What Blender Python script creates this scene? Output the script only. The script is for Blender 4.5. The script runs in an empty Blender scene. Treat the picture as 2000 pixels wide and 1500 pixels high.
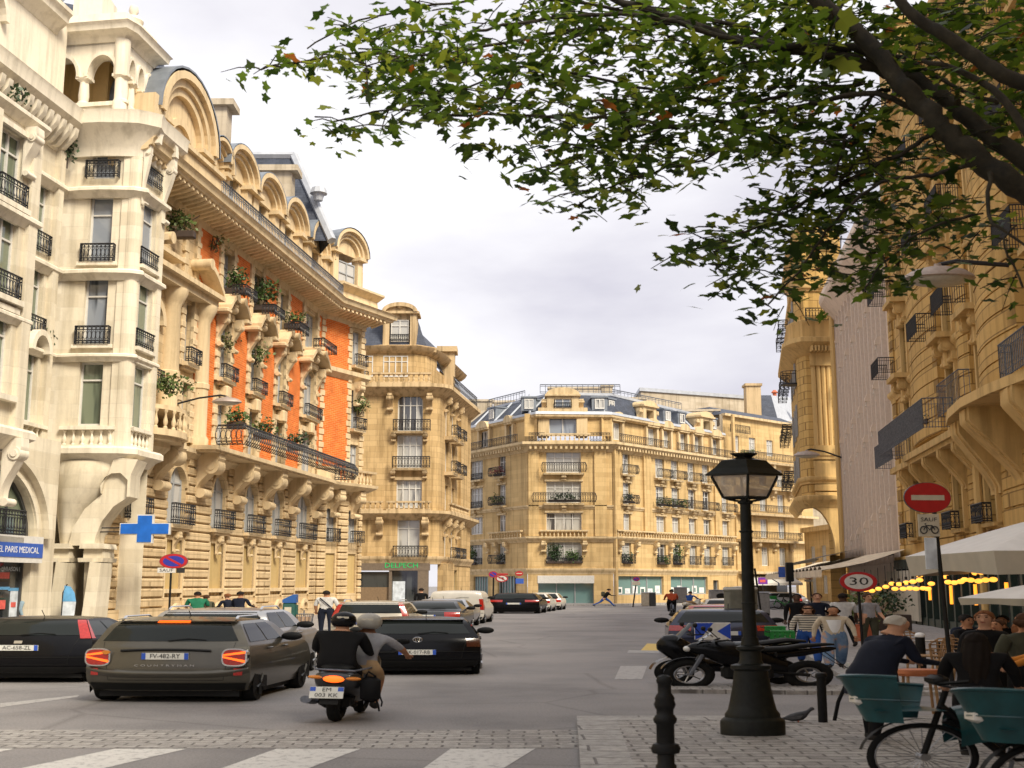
import bpy, math, random
from mathutils import Matrix, Vector
R = math.radians; PI = math.pi
sc = bpy.context.scene; COL = sc.collection
rnd = random.Random(7)
ST = 1.9                                   # the picture is drawn wide: things across the view are this much broader
# ---- camera numbers (2000 px wide frame) and where a pixel meets the ground
FPX = 2268.; PIT = math.atan(390/FPX); CH = 2.2
def ray(px, py):
    q = (py-750)/FPX
    return ((px-1000)/FPX, math.cos(PIT)+q*math.sin(PIT), math.sin(PIT)-q*math.cos(PIT))
def gp(px, py, z=0.):
    d = ray(px, py); t = (z-CH)/d[2]; return Vector((d[0]*t, d[1]*t, z))
def at(px, py, Y):
    d = ray(px, py); t = Y/d[1]; return Vector((d[0]*t, Y, CH+d[2]*t))

# ---- materials
MATS = {}
def nt(name):
    m = bpy.data.materials.new(name); m.use_nodes = True
    n = m.node_tree; b = n.nodes['Principled BSDF']; MATS[name] = m
    return m, n, b
def N(n, t, **k):
    x = n.nodes.new(t)
    for a, v in k.items():
        if a.startswith('_'): x.inputs[a[1:].replace('_', ' ')].default_value = v
        else: setattr(x, a, v)
    return x
def hexc(r, g, b): return (r, g, b, 1)
def ramp(n, pts):
    r = N(n, 'ShaderNodeValToRGB'); e = r.color_ramp.elements
    e[0].position, e[0].color = pts[0][0], pts[0][1]; e[1].position, e[1].color = pts[-1][0], pts[-1][1]
    for p, c in pts[1:-1]:
        k = e.new(p); k.color = c
    return r
def plain(name, col, rough=.6, metal=0., var=.12, scale=6., bump=0., spec=.5, coat=0., emit=None, es=1.):
    m, n, b = nt(name)
    b.inputs['Roughness'].default_value = rough; b.inputs['Metallic'].default_value = metal
    b.inputs['Specular IOR Level'].default_value = spec; b.inputs['Coat Weight'].default_value = coat
    b.inputs['Coat Roughness'].default_value = .06
    tc = N(n, 'ShaderNodeTexCoord'); no = N(n, 'ShaderNodeTexNoise', _Scale=scale, _Detail=5.)
    n.links.new(tc.outputs['Object'], no.inputs['Vector'])
    a = tuple(c*(1-var) for c in col[:3])+(1,); z = tuple(min(1, c*(1+var)) for c in col[:3])+(1,)
    r = ramp(n, [(.3, a), (.7, z)])
    n.links.new(no.outputs['Fac'], r.inputs['Fac']); n.links.new(r.outputs['Color'], b.inputs['Base Color'])
    if bump:
        bu = N(n, 'ShaderNodeBump', _Strength=bump, _Distance=.02)
        n2 = N(n, 'ShaderNodeTexNoise', _Scale=scale*6, _Detail=4.)
        n.links.new(tc.outputs['Object'], n2.inputs['Vector'])
        n.links.new(n2.outputs['Fac'], bu.inputs['Height']); n.links.new(bu.outputs['Normal'], b.inputs['Normal'])
    if emit:
        b.inputs['Emission Color'].default_value = emit; b.inputs['Emission Strength'].default_value = es
    return m
def stone(name, col, block=None, joint=.6, stain=.35, mort=.018, var=.1, bump=.35, rough=.9):
    """limestone; block=(w,h) draws the course joints in the facade's own u,z coordinates"""
    m, n, b = nt(name); L = n.links.new
    b.inputs['Roughness'].default_value = rough; b.inputs['Specular IOR Level'].default_value = .25
    tc = N(n, 'ShaderNodeTexCoord'); sx = N(n, 'ShaderNodeSeparateXYZ'); L(tc.outputs['Object'], sx.inputs[0])
    big = N(n, 'ShaderNodeTexNoise', _Scale=.35, _Detail=6., _Roughness=.65); L(tc.outputs['Object'], big.inputs['Vector'])
    fine = N(n, 'ShaderNodeTexNoise', _Scale=5., _Detail=8., _Roughness=.7); L(tc.outputs['Object'], fine.inputs['Vector'])
    mp = N(n, 'ShaderNodeMapping'); mp.inputs['Scale'].default_value = (2.2, 2.2, .16)
    L(tc.outputs['Object'], mp.inputs['Vector'])
    stk = N(n, 'ShaderNodeTexNoise', _Scale=1., _Detail=5., _Roughness=.6); L(mp.outputs[0], stk.inputs['Vector'])
    c = col[:3]
    r = ramp(n, [(.25, tuple(x*(1-var*1.6) for x in c)+(1,)), (.5, c+(1,)), (.75, tuple(min(1, x*(1+var)) for x in c)+(1,))])
    mx = N(n, 'ShaderNodeMath', operation='MULTIPLY_ADD'); L(fine.outputs['Fac'], mx.inputs[0]); mx.inputs[1].default_value = .45
    m2 = N(n, 'ShaderNodeMath', operation='MULTIPLY'); L(big.outputs['Fac'], m2.inputs[0]); m2.inputs[1].default_value = .55
    L(m2.outputs[0], mx.inputs[2]); L(mx.outputs[0], r.inputs['Fac'])
    dirt = ramp(n, [(.47, (1, 1, 1, 1)), (.68, (1-stain, 1-stain*1.05, 1-stain*1.15, 1))]); L(stk.outputs['Fac'], dirt.inputs['Fac'])
    mul = N(n, 'ShaderNodeMixRGB', blend_type='MULTIPLY', _Fac=1.); L(r.outputs['Color'], mul.inputs[1]); L(dirt.outputs['Color'], mul.inputs[2])
    outc = mul.outputs[0]; hgt = fine.outputs['Fac']
    if block:
        cb = N(n, 'ShaderNodeCombineXYZ'); L(sx.outputs[0], cb.inputs[0]); L(sx.outputs[2], cb.inputs[1])
        br = N(n, 'ShaderNodeTexBrick', _Scale=1., _Mortar_Size=mort, _Mortar_Smooth=.3, _Bias=0., _Brick_Width=block[0], _Row_Height=block[1])
        br.inputs['Color1'].default_value = (1, 1, 1, 1); br.inputs['Color2'].default_value = (.82, .8, .76, 1)
        br.inputs['Mortar'].default_value = (1-joint, 1-joint*1.05, 1-joint*1.1, 1)
        L(cb.outputs[0], br.inputs['Vector'])
        m3 = N(n, 'ShaderNodeMixRGB', blend_type='MULTIPLY', _Fac=1.); L(outc, m3.inputs[1]); L(br.outputs['Color'], m3.inputs[2]); outc = m3.outputs[0]
        sb = N(n, 'ShaderNodeMath', operation='SUBTRACT'); L(hgt, sb.inputs[0]); L(br.outputs['Fac'], sb.inputs[1]); hgt = sb.outputs[0]
    L(outc, b.inputs['Base Color'])
    bu = N(n, 'ShaderNodeBump', _Strength=bump, _Distance=.04); L(hgt, bu.inputs['Height']); L(bu.outputs['Normal'], b.inputs['Normal'])
    return m
def brick_mat(name, c1, c2, mo, bw=.5, bh=.13, rough=.85):
    m, n, b = nt(name); L = n.links.new; b.inputs['Roughness'].default_value = rough; b.inputs['Specular IOR Level'].default_value = .2
    tc = N(n, 'ShaderNodeTexCoord'); sx = N(n, 'ShaderNodeSeparateXYZ'); L(tc.outputs['Object'], sx.inputs[0])
    cb = N(n, 'ShaderNodeCombineXYZ'); L(sx.outputs[0], cb.inputs[0]); L(sx.outputs[2], cb.inputs[1])
    br = N(n, 'ShaderNodeTexBrick', _Scale=1., _Mortar_Size=.012, _Brick_Width=bw, _Row_Height=bh, _Bias=0.)
    br.inputs['Color1'].default_value = c1; br.inputs['Color2'].default_value = c2; br.inputs['Mortar'].default_value = mo
    L(cb.outputs[0], br.inputs['Vector'])
    no = N(n, 'ShaderNodeTexNoise', _Scale=1.3, _Detail=6.); L(tc.outputs['Object'], no.inputs['Vector'])
    r = ramp(n, [(.3, (.78, .76, .74, 1)), (.7, (1.1, 1.1, 1.1, 1))]); L(no.outputs['Fac'], r.inputs['Fac'])
    mx = N(n, 'ShaderNodeMixRGB', blend_type='MULTIPLY', _Fac=1.); L(br.outputs['Color'], mx.inputs[1]); L(r.outputs['Color'], mx.inputs[2])
    L(mx.outputs[0], b.inputs['Base Color'])
    bu = N(n, 'ShaderNodeBump', _Strength=.4, _Distance=.02, ); bu.invert = True; L(br.outputs['Fac'], bu.inputs['Height']); L(bu.outputs['Normal'], b.inputs['Normal'])
    return m
def pane_mat(name, dark, light, rough=.05, bias=.5):
    """glass with a blind or curtain close behind it on some windows: the amount differs from window to window"""
    m, n, b = nt(name); L = n.links.new
    b.inputs['Roughness'].default_value = rough; b.inputs['Specular IOR Level'].default_value = .8; b.inputs['IOR'].default_value = 1.6
    oi = N(n, 'ShaderNodeObjectInfo'); tc = N(n, 'ShaderNodeTexCoord')
    mp = N(n, 'ShaderNodeMapping'); mp.inputs['Scale'].default_value = (2.4, 1, .35); L(tc.outputs['Object'], mp.inputs[0])
    ad = N(n, 'ShaderNodeVectorMath', operation='ADD'); L(mp.outputs[0], ad.inputs[0])
    sc_ = N(n, 'ShaderNodeMath', operation='MULTIPLY', ); L(oi.outputs['Random'], sc_.inputs[0]); sc_.inputs[1].default_value = 40.
    L(sc_.outputs[0], ad.inputs[1])
    no = N(n, 'ShaderNodeTexNoise', _Scale=.9, _Detail=2.); L(ad.outputs[0], no.inputs['Vector'])
    s = N(n, 'ShaderNodeMath', operation='MULTIPLY_ADD'); L(oi.outputs['Random'], s.inputs[0]); s.inputs[1].default_value = .5; s.inputs[2].default_value = bias-.5
    t = N(n, 'ShaderNodeMath', operation='ADD'); L(no.outputs['Fac'], t.inputs[0]); L(s.outputs[0], t.inputs[1])
    r = ramp(n, [(.52, dark), (.66, light)]); L(t.outputs[0], r.inputs['Fac']); L(r.outputs['Color'], b.inputs['Base Color'])
    return m

# ---- mesh builder
class MB:
    def __init__(s, T=None): s.v = []; s.f = []; s.mi = []; s.m = 0; s.T = T or Matrix()
    def add(s, vs, fs, T=None):
        b = len(s.v); M = s.T @ T if T is not None else s.T
        s.v += [M @ Vector(v) for v in vs]
        s.f += [tuple(i+b for i in f) for f in fs]; s.mi += [s.m]*len(fs)
    def box(s, x0, x1, y0, y1, z0, z1, T=None):
        s.add([(x0, y0, z0), (x1, y0, z0), (x1, y1, z0), (x0, y1, z0), (x0, y0, z1), (x1, y0, z1), (x1, y1, z1), (x0, y1, z1)],
              [(3, 2, 1, 0), (4, 5, 6, 7), (0, 1, 5, 4), (1, 2, 6, 5), (2, 3, 7, 6), (3, 0, 4, 7)], T)
    def cbox(s, x0, x1, y0, y1, z0, z1, c=.03, T=None):
        """box with chamfered edges"""
        V = []; F = []
        for z, i in ((z0, c), (z0+c, 0), (z1-c, 0), (z1, c)):
            X0, X1, Y0, Y1 = x0+i, x1-i, y0+i, y1-i; k = c
            V += [(X0+k, Y0, z), (X1-k, Y0, z), (X1, Y0+k, z), (X1, Y1-k, z), (X1-k, Y1, z), (X0+k, Y1, z), (X0, Y1-k, z), (X0, Y0+k, z)]
        F.append(tuple(range(7, -1, -1))); F.append(tuple(range(24, 32)))
        for r in range(3):
            for i in range(8): F.append((r*8+i, r*8+(i+1) % 8, r*8+8+(i+1) % 8, r*8+8+i))
        s.add(V, F, T)
    def fb(s, u0, u1, w0, w1, z0, z1): s.box(u0, u1, -w1, -w0, z0, z1)      # facade box: w is outward
    def ext(s, poly, a, c0, c1, T=None):
        """polygon pushed along axis a ('x','y','z'); poly coords are the other two in x,y,z order"""
        n = len(poly)
        def p(q, c): return {'x': (c, q[0], q[1]), 'y': (q[0], c, q[1]), 'z': (q[0], q[1], c)}[a]
        V = [p(q, c0) for q in poly]+[p(q, c1) for q in poly]
        F = [tuple(range(n-1, -1, -1)), tuple(range(n, 2*n))]+[(i, (i+1) % n, n+(i+1) % n, n+i) for i in range(n)]
        s.add(V, F, T)
    def lathe(s, prof, c=(0, 0, 0), n=16, a0=0., a1=2*PI, sx=1., sy=1.):
        full = abs(a1-a0-2*PI) < 1e-6; k = n if full else n+1; V = []; F = []
        for r, z in prof:
            for i in range(k):
                a = a0+(a1-a0)*i/n; V.append((c[0]+r*math.cos(a)*sx, c[1]+r*math.sin(a)*sy, c[2]+z))
        for j in range(len(prof)-1):
            for i in range(n):
                i2 = (i+1) % k; F.append((j*k+i, j*k+i2, (j+1)*k+i2, (j+1)*k+i))
        if full:
            if prof[0][0] > 1e-4: F.append(tuple(range(k-1, -1, -1)))
            if prof[-1][0] > 1e-4: F.append(tuple((len(prof)-1)*k+i for i in range(k)))
        s.add(V, F)
    def tube(s, pts, r, n=6, cap=True, T=None):
        pts = [Vector(p) for p in pts]; m = len(pts); rs = r if isinstance(r, (list, tuple)) else [r]*m
        V = []; F = []; up = None
        for i, p in enumerate(pts):
            t = (pts[min(i+1, m-1)]-pts[max(i-1, 0)]).normalized()
            if up is None: up = Vector((0, 0, 1)) if abs(t.z) < .9 else Vector((1, 0, 0))
            x = up.cross(t)
            if x.length < 1e-5: x = Vector((1, 0, 0)).cross(t)
            x.normalize(); y = t.cross(x); up = y
            for k in range(n):
                a = 2*PI*k/n; V.append(p+x*math.cos(a)*rs[i]+y*math.sin(a)*rs[i])
        for i in range(m-1):
            for k in range(n): F.append((i*n+k, i*n+(k+1) % n, (i+1)*n+(k+1) % n, (i+1)*n+k))
        if cap: F += [tuple(range(n-1, -1, -1)), tuple((m-1)*n+k for k in range(n))]
        s.add(V, F, T)
    def ell(s, c, rx, ry, rz, n=12, m=8, T=None, z0=-1., z1=1.):
        V = []; F = []
        for j in range(m+1):
            ph = math.asin(max(-1, min(1, z0+(z1-z0)*j/m))) if False else (math.asin(z0)+(math.asin(z1)-math.asin(z0))*j/m)
            for i in range(n):
                a = 2*PI*i/n; V.append((c[0]+rx*math.cos(ph)*math.cos(a), c[1]+ry*math.cos(ph)*math.sin(a), c[2]+rz*math.sin(ph)))
        for j in range(m):
            for i in range(n): F.append((j*n+i, j*n+(i+1) % n, (j+1)*n+(i+1) % n, (j+1)*n+i))
        F += [tuple(range(n-1, -1, -1)), tuple(m*n+i for i in range(n))]
        s.add(V, F, T)
    def torus(s, c, R_, r, n=24, k=8, T=None):
        V = []; F = []
        for i in range(n):
            a = 2*PI*i/n
            for j in range(k):
                b = 2*PI*j/k; q = R_+r*math.cos(b); V.append((c[0]+r*math.sin(b), c[1]+q*math.cos(a), c[2]+q*math.sin(a)))
        for i in range(n):
            for j in range(k): F.append((i*k+j, ((i+1) % n)*k+j, ((i+1) % n)*k+(j+1) % k, i*k+(j+1) % k))
        s.add(V, F, T)
    def grid(s, fn, nu, nv, T=None):
        V = [fn(i/nu, j/nv) for j in range(nv+1) for i in range(nu+1)]
        F = [(j*(nu+1)+i, j*(nu+1)+i+1, (j+1)*(nu+1)+i+1, (j+1)*(nu+1)+i) for j in range(nv) for i in range(nu)]
        s.add(V, F, T)
    def sweep(s, path, prof, closed=False):
        """moulding: profile [(out, z)] carried along a plan path, outward on the right of travel"""
        n = len(path); k = len(prof); V = []; F = []
        for i, p in enumerate(path):
            a = path[i-1] if (i > 0 or closed) else None; b = path[(i+1) % n] if (i < n-1 or closed) else None
            ds = []
            for q0, q1 in ((a, p), (p, b)):
                if q0 is None or q1 is None: continue
                d = Vector((q1[0]-q0[0], q1[1]-q0[1])); d.normalize(); ds.append(Vector((d.y, -d.x)))
            nn = ds[0] if len(ds) == 1 else (ds[0]+ds[1])
            if len(ds) == 2:
                nn.normalize(); nn /= max(.35, nn.dot(ds[0]))
            for o, z in prof: V.append((p[0]+nn.x*o, p[1]+nn.y*o, z))
        for i in range(n if closed else n-1):
            for j in range(k-1):
                a, b = i*k+j, ((i+1) % n)*k+j; F.append((a, b, b+1, a+1))
        if not closed: F += [tuple(range(k)), tuple((n-1)*k+j for j in range(k-1, -1, -1))]
        s.add(V, F)
    def mesh(s, name, mats, smooth=None, off=None):
        me = bpy.data.meshes.new(name); o = off or Vector((0, 0, 0))
        me.from_pydata([tuple(v-o) for v in s.v], [], s.f)
        for m in (mats if isinstance(mats, (list, tuple)) else [mats]): me.materials.append(m)
        if max(s.mi, default=0): me.polygons.foreach_set('material_index', s.mi)
        if smooth is not None:
            me.polygons.foreach_set('use_smooth', [True]*len(me.polygons)); me.set_sharp_from_angle(angle=R(smooth))
        me.update(); return me
    def build(s, name, mats, parent=None, smooth=None, M=None, world=False):
        """one mesh object; with world=True the vertices are world ones and the parent's place is taken off"""
        off = None
        if world and parent is not None:
            p = parent; off = Vector(p.location)
            while p.parent: p = p.parent; off += p.location
        o = bpy.data.objects.new(name, s.mesh(name, mats, smooth, off)); COL.objects.link(o)
        if parent is not None: o.parent = parent
        if M is not None: o.matrix_local = M
        return o
def thing(name, label, cat, loc=(0, 0, 0), group=None):
    o = bpy.data.objects.new(name, None); COL.objects.link(o); o.location = loc; o.empty_display_size = .3
    return tag(o, label, cat, group)
def tag(o, label, cat, group=None):
    o['label'] = label; o['category'] = cat
    if group: o['group'] = group
    return o
def setting(o, kind='structure'): o['kind'] = kind; return o
def rep(src, parent, M):
    c = src.copy(); COL.objects.link(c); c.parent = parent; c.matrix_local = M; return c
def copy_thing(root, loc, label, group=None):
    r = root.copy(); COL.objects.link(r); r.location = loc; r['label'] = label
    if group: r['group'] = group
    def kids(a, b):
        for ch in a.children:
            c = ch.copy(); COL.objects.link(c); c.parent = b; kids(ch, c)
    kids(root, r); return r
def text_mesh(body, size, depth=.004, align='CENTER', font_scale=1.):
    cu = bpy.data.curves.new('t', 'FONT'); cu.body = body; cu.size = size; cu.extrude = depth; cu.align_x = align; cu.align_y = 'CENTER'; cu.resolution_u = 2
    o = bpy.data.objects.new('t', cu); COL.objects.link(o)
    dg = bpy.context.evaluated_depsgraph_get(); me = bpy.data.meshes.new_from_object(o.evaluated_get(dg))
    bpy.data.objects.remove(o); bpy.data.curves.remove(cu)
    return me
def mb_text(mb, body, size, T, depth=.004, sx=1., align='CENTER'):
    """adds lettering to a builder: text lies in local x,z facing -y"""
    me = text_mesh(body, size, depth, align)
    mb.add([(v.co.x*sx, -v.co.z, v.co.y) for v in me.vertices], [tuple(p.vertices) for p in me.polygons], T)
    bpy.data.meshes.remove(me)
def frame(ox, oy, dx, dy, z=0.):
    """facade frame: local x along the wall (viewer's right), -y outward, z up"""
    l = math.hypot(dx, dy); dx /= l; dy /= l
    return Matrix(((dx, -dy, 0, ox), (dy, dx, 0, oy), (0, 0, 1, z), (0, 0, 0, 1)))
def LT(x=0, y=0, z=0): return Matrix.Translation((x, y, z))
def RX(a): return Matrix.Rotation(R(a), 4, 'X')
def RY(a): return Matrix.Rotation(R(a), 4, 'Y')
def RZ(a): return Matrix.Rotation(R(a), 4, 'Z')
def SC(x, y, z): return Matrix.Diagonal((x, y, z, 1))
def wide(rot=0., s=ST): return SC(s, 1, 1) @ RZ(rot)      # how a thing's true shape sits in this widened world

# ---- architecture pieces, all in facade coordinates
def wall_holes(mb, u0, u1, z0, z1, w, holes, rev=.35):
    """wall face at outward w with real openings: holes = (ua, ub, za, zb)"""
    us = sorted({u0, u1, *[h[0] for h in holes], *[h[1] for h in holes]}); zs = sorted({z0, z1, *[h[2] for h in holes], *[h[3] for h in holes]})
    us = [u for u in us if u0 <= u <= u1]; zs = [z for z in zs if z0 <= z <= z1]
    for j in range(len(zs)-1):
        run = None
        for i in range(len(us)-1):
            cu, cz = (us[i]+us[i+1])/2, (zs[j]+zs[j+1])/2
            solid = not any(h[0] < cu < h[1] and h[2] < cz < h[3] for h in holes)
            if solid and run is None: run = us[i]
            if run is not None and (not solid or i == len(us)-2):
                e = us[i] if not solid else us[i+1]
                mb.add([(run, -w, zs[j]), (e, -w, zs[j]), (e, -w, zs[j+1]), (run, -w, zs[j+1])], [(0, 1, 2, 3)]); run = None
    for a, b, c, d in holes:
        y0, y1 = -w, -w+rev
        c2 = max(c, z0)
        mb.add([(a, y0, c2), (a, y1, c2), (a, y1, d), (a, y0, d), (b, y0, c2), (b, y1, c2), (b, y1, d), (b, y0, d)],
               [(0, 1, 2, 3), (7, 6, 5, 4), (3, 2, 6, 7)]+([(0, 4, 5, 1)] if c >= z0 else []))
def arch_fill(mb, u, z, w, h, w0, w1, n=10):
    """the two spandrels that turn a square-headed opening (centre u, width w, top z) into an arched one of rise h"""
    for sgn in (-1, 1):
        pts = [(u+sgn*w/2, z)]+[(u+sgn*w/2*math.cos(a), z-h+h*math.sin(a)) for a in [PI/2*k/n for k in range(n+1)]]
        if sgn > 0: pts = pts[::-1]
        mb.ext(pts, 'y', -w1, -w0)
def arch_band(mb, u, z, r, t, w0, w1, rz=None, n=14, a0=0, a1=PI):
    """half-round moulding ring: inner radius r, thickness t, springing at z"""
    rz = rz or r
    for k in range(n):
        a, b = a0+(a1-a0)*k/n, a0+(a1-a0)*(k+1)/n
        q = [(u+r*math.cos(a), z+rz*math.sin(a)), (u+(r+t)*math.cos(a), z+(rz+t)*math.sin(a)), (u+(r+t)*math.cos(b), z+(rz+t)*math.sin(b)), (u+r*math.cos(b), z+rz*math.sin(b))]
        mb.ext(q, 'y', -w1, -w0)
def win_mesh(w, h, frm, cols=2, rows=(.72,), arch=0., t=.09):
    """casement frame with its bars; returns (frame mesh, pane mesh)"""
    mb = MB(); d = .09
    mb.fb(-w/2, -w/2+t, 0, d, 0, h); mb.fb(w/2-t, w/2, 0, d, 0, h); mb.fb(-w/2+t, w/2-t, 0, d, 0, t*1.4); mb.fb(-w/2+t, w/2-t, 0, d, h-t, h)
    for c in range(1, cols):
        x = -w/2+w*c/cols; mb.fb(x-t*.55, x+t*.55, .001, d+.02, t*1.4, h-t)
    for r in rows: mb.fb(-w/2+t, w/2-t, .002, d+.012, h*r-t*.4, h*r+t*.4)
    p = MB(); p.add([(-w/2+.02, -.03, .02), (w/2-.02, -.03, .02), (w/2-.02, -.03, h-.02), (-w/2+.02, -.03, h-.02)], [(0, 1, 2, 3)])
    return mb.mesh('window', frm), p
def rail_mesh(w, h, mat, step=.16, r=.016, depth=0., rings=True, belly=0.):
    """iron railing, centred, standing on z=0; depth>0 gives returns to the wall; belly bows the bars outward"""
    mb = MB(); b = r*1.5
    def run(p0, p1):
        d = Vector(p1)-Vector(p0); L = d.length; n = max(2, int(round(L/step))); d.normalize(); o = Vector((d.y, -d.x, 0))
        for z, k in ((0.04, 1.), (h*.2, .8), (h*.8, .8), (h, 1.7)):
            bb = belly*math.sin(PI*min(1, z/h))*.8
            mb.tube([Vector(p0)+Vector((0, 0, z))+o*bb, Vector(p1)+Vector((0, 0, z))+o*bb], r*k*1.1, 4)
        for i in range(n+1):
            q = Vector(p0)+d*(L*i/n)
            if belly: mb.tube([q+o*belly*math.sin(PI*t_)+Vector((0, 0, h*t_)) for t_ in (0, .25, .5, .75, 1)], r, 4, False)
            else: mb.tube([q, q+Vector((0, 0, h))], r, 4, False)
            if rings and i < n:
                c = q+d*(L*.5/n); rr = L/n*.47
                for zc, sq in ((h*.5, h*.24), (h*.88, h*.07), (h*.12, h*.06)):
                    bb = belly*math.sin(PI*zc/h)
                    pts = [c+o*bb+d*(rr*math.cos(a))+Vector((0, 0, zc+sq*math.sin(a))) for a in [2*PI*k/7 for k in range(8)]]
                    mb.tube(pts, r*.9, 3, False)
    run((-w/2, -depth, 0), (w/2, -depth, 0))
    if depth > .05:
        run((-w/2, 0, 0), (-w/2, -depth, 0)); run((w/2, -depth, 0), (w/2, 0, 0))
    return mb.mesh('railing', mat)
def baluster(mb, x, y, z, h, r=.09, n=8):
    mb.lathe([(r, 0), (r, .08*h), (r*.55, .14*h), (r*1.05, .32*h), (r*.9, .45*h), (r*.45, .66*h), (r*.5, .8*h), (r*.95, .88*h), (r*.95, h)], (x, y, z), n)
def balustrade(mb, u0, u1, w, z, h=.95, step=.34, th=.26):
    mb.fb(u0, u1, w-th, w, z, z+.14); mb.fb(u0, u1, w-th-.02, w+.03, z+h-.15, z+h)
    n = max(1, int((u1-u0)/step))
    for i in range(n): baluster(mb, u0+(i+.5)*(u1-u0)/n, -(w-th/2), z+.14, h-.29)
def scroll(mb, u, z, h, out, wd, w0=0., n=14):
    """console bracket: S-shaped side profile with a volute, top at z"""
    pts = [(0, z), (out, z), (out+.02, z-.12*h)]
    for k in range(n+1):
        t = k/n; pts.append((out*(1-t)**1.7*.92+.12*out+.1*out*math.sin(PI*2*t), z-h*(.14+.82*t)))
    pts += [(0, z-h)]
    mb.ext([(-(w0+a), b) for a, b in pts], 'x', u-wd/2, u+wd/2)
    r = min(.24*h, out*.34)
    for q, rr in ((.0, r), (.04, r*.55)):
        mb.ext([(-(w0+out-r*.9)+rr*math.cos(a), z-.14*h-r*.9+rr*math.sin(a)) for a in [2*PI*k/14 for k in range(14)]], 'x', u-wd/2-.05-q, u+wd/2+.05+q)
    mb.ext([(-(w0+.16*out+.1)+.7*r*math.cos(a), z-h+.55*r+.6*r*math.sin(a)) for a in [2*PI*k/12 for k in range(12)]], 'x', u-wd/2-.04, u+wd/2+.04)
class Wins:
    """puts window things' parts on a facade: one mesh per size, shared by its repeats"""
    def __init__(s, root, F, frm, pane, iron): s.root = root; s.F = F; s.frm = frm; s.pane = pane; s.iron = iron; s.c = {}
    def win(s, u, z, w, h, w0=-.3, cols=2, rows=(.72,), name='window', pane=None, F=None):
        k = ('w', w, h, cols, rows, pane.name if pane else '')
        if k not in s.c:
            fm, pm = win_mesh(w, h, s.frm, cols, rows); s.c[k] = (fm, pm.mesh('pane', pane or s.pane))
        fm, pm = s.c[k]
        o = bpy.data.objects.new(name, fm); COL.objects.link(o); o.parent = s.root; o.matrix_local = s.loc(F) @ LT(u, -w0, z)
        p = bpy.data.objects.new('pane', pm); COL.objects.link(p); p.parent = o
        return o
    def loc(s, F=None): return LT(*[-c for c in s.root.location]) @ (F or s.F)
    def rail(s, u, z, w, h=.95, w0=0., depth=0., rings=True, step=.2, belly=0., F=None, r=.018, parent=None):
        k = ('r', w, h, depth, rings, step, belly, r)
        if k not in s.c: s.c[k] = rail_mesh(w, h, s.iron, step, r, depth, rings, belly)
        o = bpy.data.objects.new('railing', s.c[k]); COL.objects.link(o); o.parent = s.root; o.matrix_local = s.loc(F) @ LT(u, -w0, z)
        return o
    def part(s, mb, name, mat, smooth=None, F=None, parent=None):
        o = mb.build(name, mat, s.root, smooth); o.matrix_local = s.loc(F); return o
def foliage(mb, c, rx, ry, rz, n, size, rng, shape='ell'):
    """leaf-sized faces scattered through a bush's volume in small clumps"""
    k = max(1, n//7)
    for _ in range(k):
        while True:
            p = Vector((rng.uniform(-1, 1), rng.uniform(-1, 1), rng.uniform(-1, 1)))
            if p.length < 1: break
        p = p*(.55+.45*rng.random()); q = Vector((c[0]+p.x*rx, c[1]+p.y*ry, c[2]+p.z*rz))
        for _ in range(7):
            o = q+Vector((rng.gauss(0, size*1.2), rng.gauss(0, size), rng.gauss(0, size)))
            a = Vector((rng.gauss(0, 1), rng.gauss(0, 1), rng.gauss(0, .7))).normalized(); b = a.cross(Vector((rng.gauss(0, 1), rng.gauss(0, 1), rng.gauss(0, 1)))).normalized()
            L = size*rng.uniform(.7, 1.5); W = L*.38
            mb.add([o-a*L*.5, o+b*W, o+a*L*.6, o-b*W], [(0, 1, 2, 3)])
# ================= camera, sky, light =================
cam = bpy.data.cameras.new('camera'); co = bpy.data.objects.new('camera', cam); COL.objects.link(co)
co.location = (0, 0, CH); co.rotation_euler = (PI/2+PIT, 0, 0); cam.sensor_width = 36; cam.lens = 36*FPX/2000; cam.clip_end = 3000; cam.clip_start = .1
cam.dof.use_dof = True; cam.dof.focus_distance = 62; cam.dof.aperture_fstop = 2.4
sc.camera = co
SUN_EL, SUN_AZ = 44., 142.      # azimuth clockwise from +Y: behind the camera and to its right
w = bpy.data.worlds.new('World'); sc.world = w; w.use_nodes = True; wn = w.node_tree; bg = wn.nodes['Background']
sky = wn.nodes.new('ShaderNodeTexSky'); sky.sky_type = 'NISHITA'; sky.sun_disc = False
sky.sun_elevation = R(SUN_EL); sky.sun_rotation = R(SUN_AZ); sky.air_density = 1.; sky.dust_density = 3.; sky.ozone_density = 1.
tc = wn.nodes.new('ShaderNodeTexCoord'); mp = wn.nodes.new('ShaderNodeMapping'); mp.inputs['Scale'].default_value = (1., 1., 2.6); mp.inputs['Location'].default_value = (3.1, .4, 1.3)
wn.links.new(tc.outputs['Generated'], mp.inputs['Vector'])
no = N(wn, 'ShaderNodeTexNoise', _Scale=1.9, _Detail=7., _Roughness=.52, _Distortion=.3); wn.links.new(mp.outputs[0], no.inputs['Vector'])
cl = ramp(wn, [(.30, (4.2, 4.05, 4.75, 1)), (.42, (5.2, 5.05, 5.65, 1)), (.54, (6.7, 6.55, 6.9, 1)), (.70, (8.2, 8.1, 8.3, 1))])
sz_ = N(wn, 'ShaderNodeSeparateXYZ'); wn.links.new(tc.outputs['Generated'], sz_.inputs[0]); zz_ = N(wn, 'ShaderNodeMath', operation='MULTIPLY_ADD'); wn.links.new(sz_.outputs[2], zz_.inputs[0]); zz_.inputs[1].default_value = .42; zz_.inputs[2].default_value = -.10
ad_ = N(wn, 'ShaderNodeMath', operation='ADD'); wn.links.new(no.outputs['Fac'], ad_.inputs[0]); wn.links.new(zz_.outputs[0], ad_.inputs[1]); wn.links.new(ad_.outputs[0], cl.inputs['Fac'])
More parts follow.
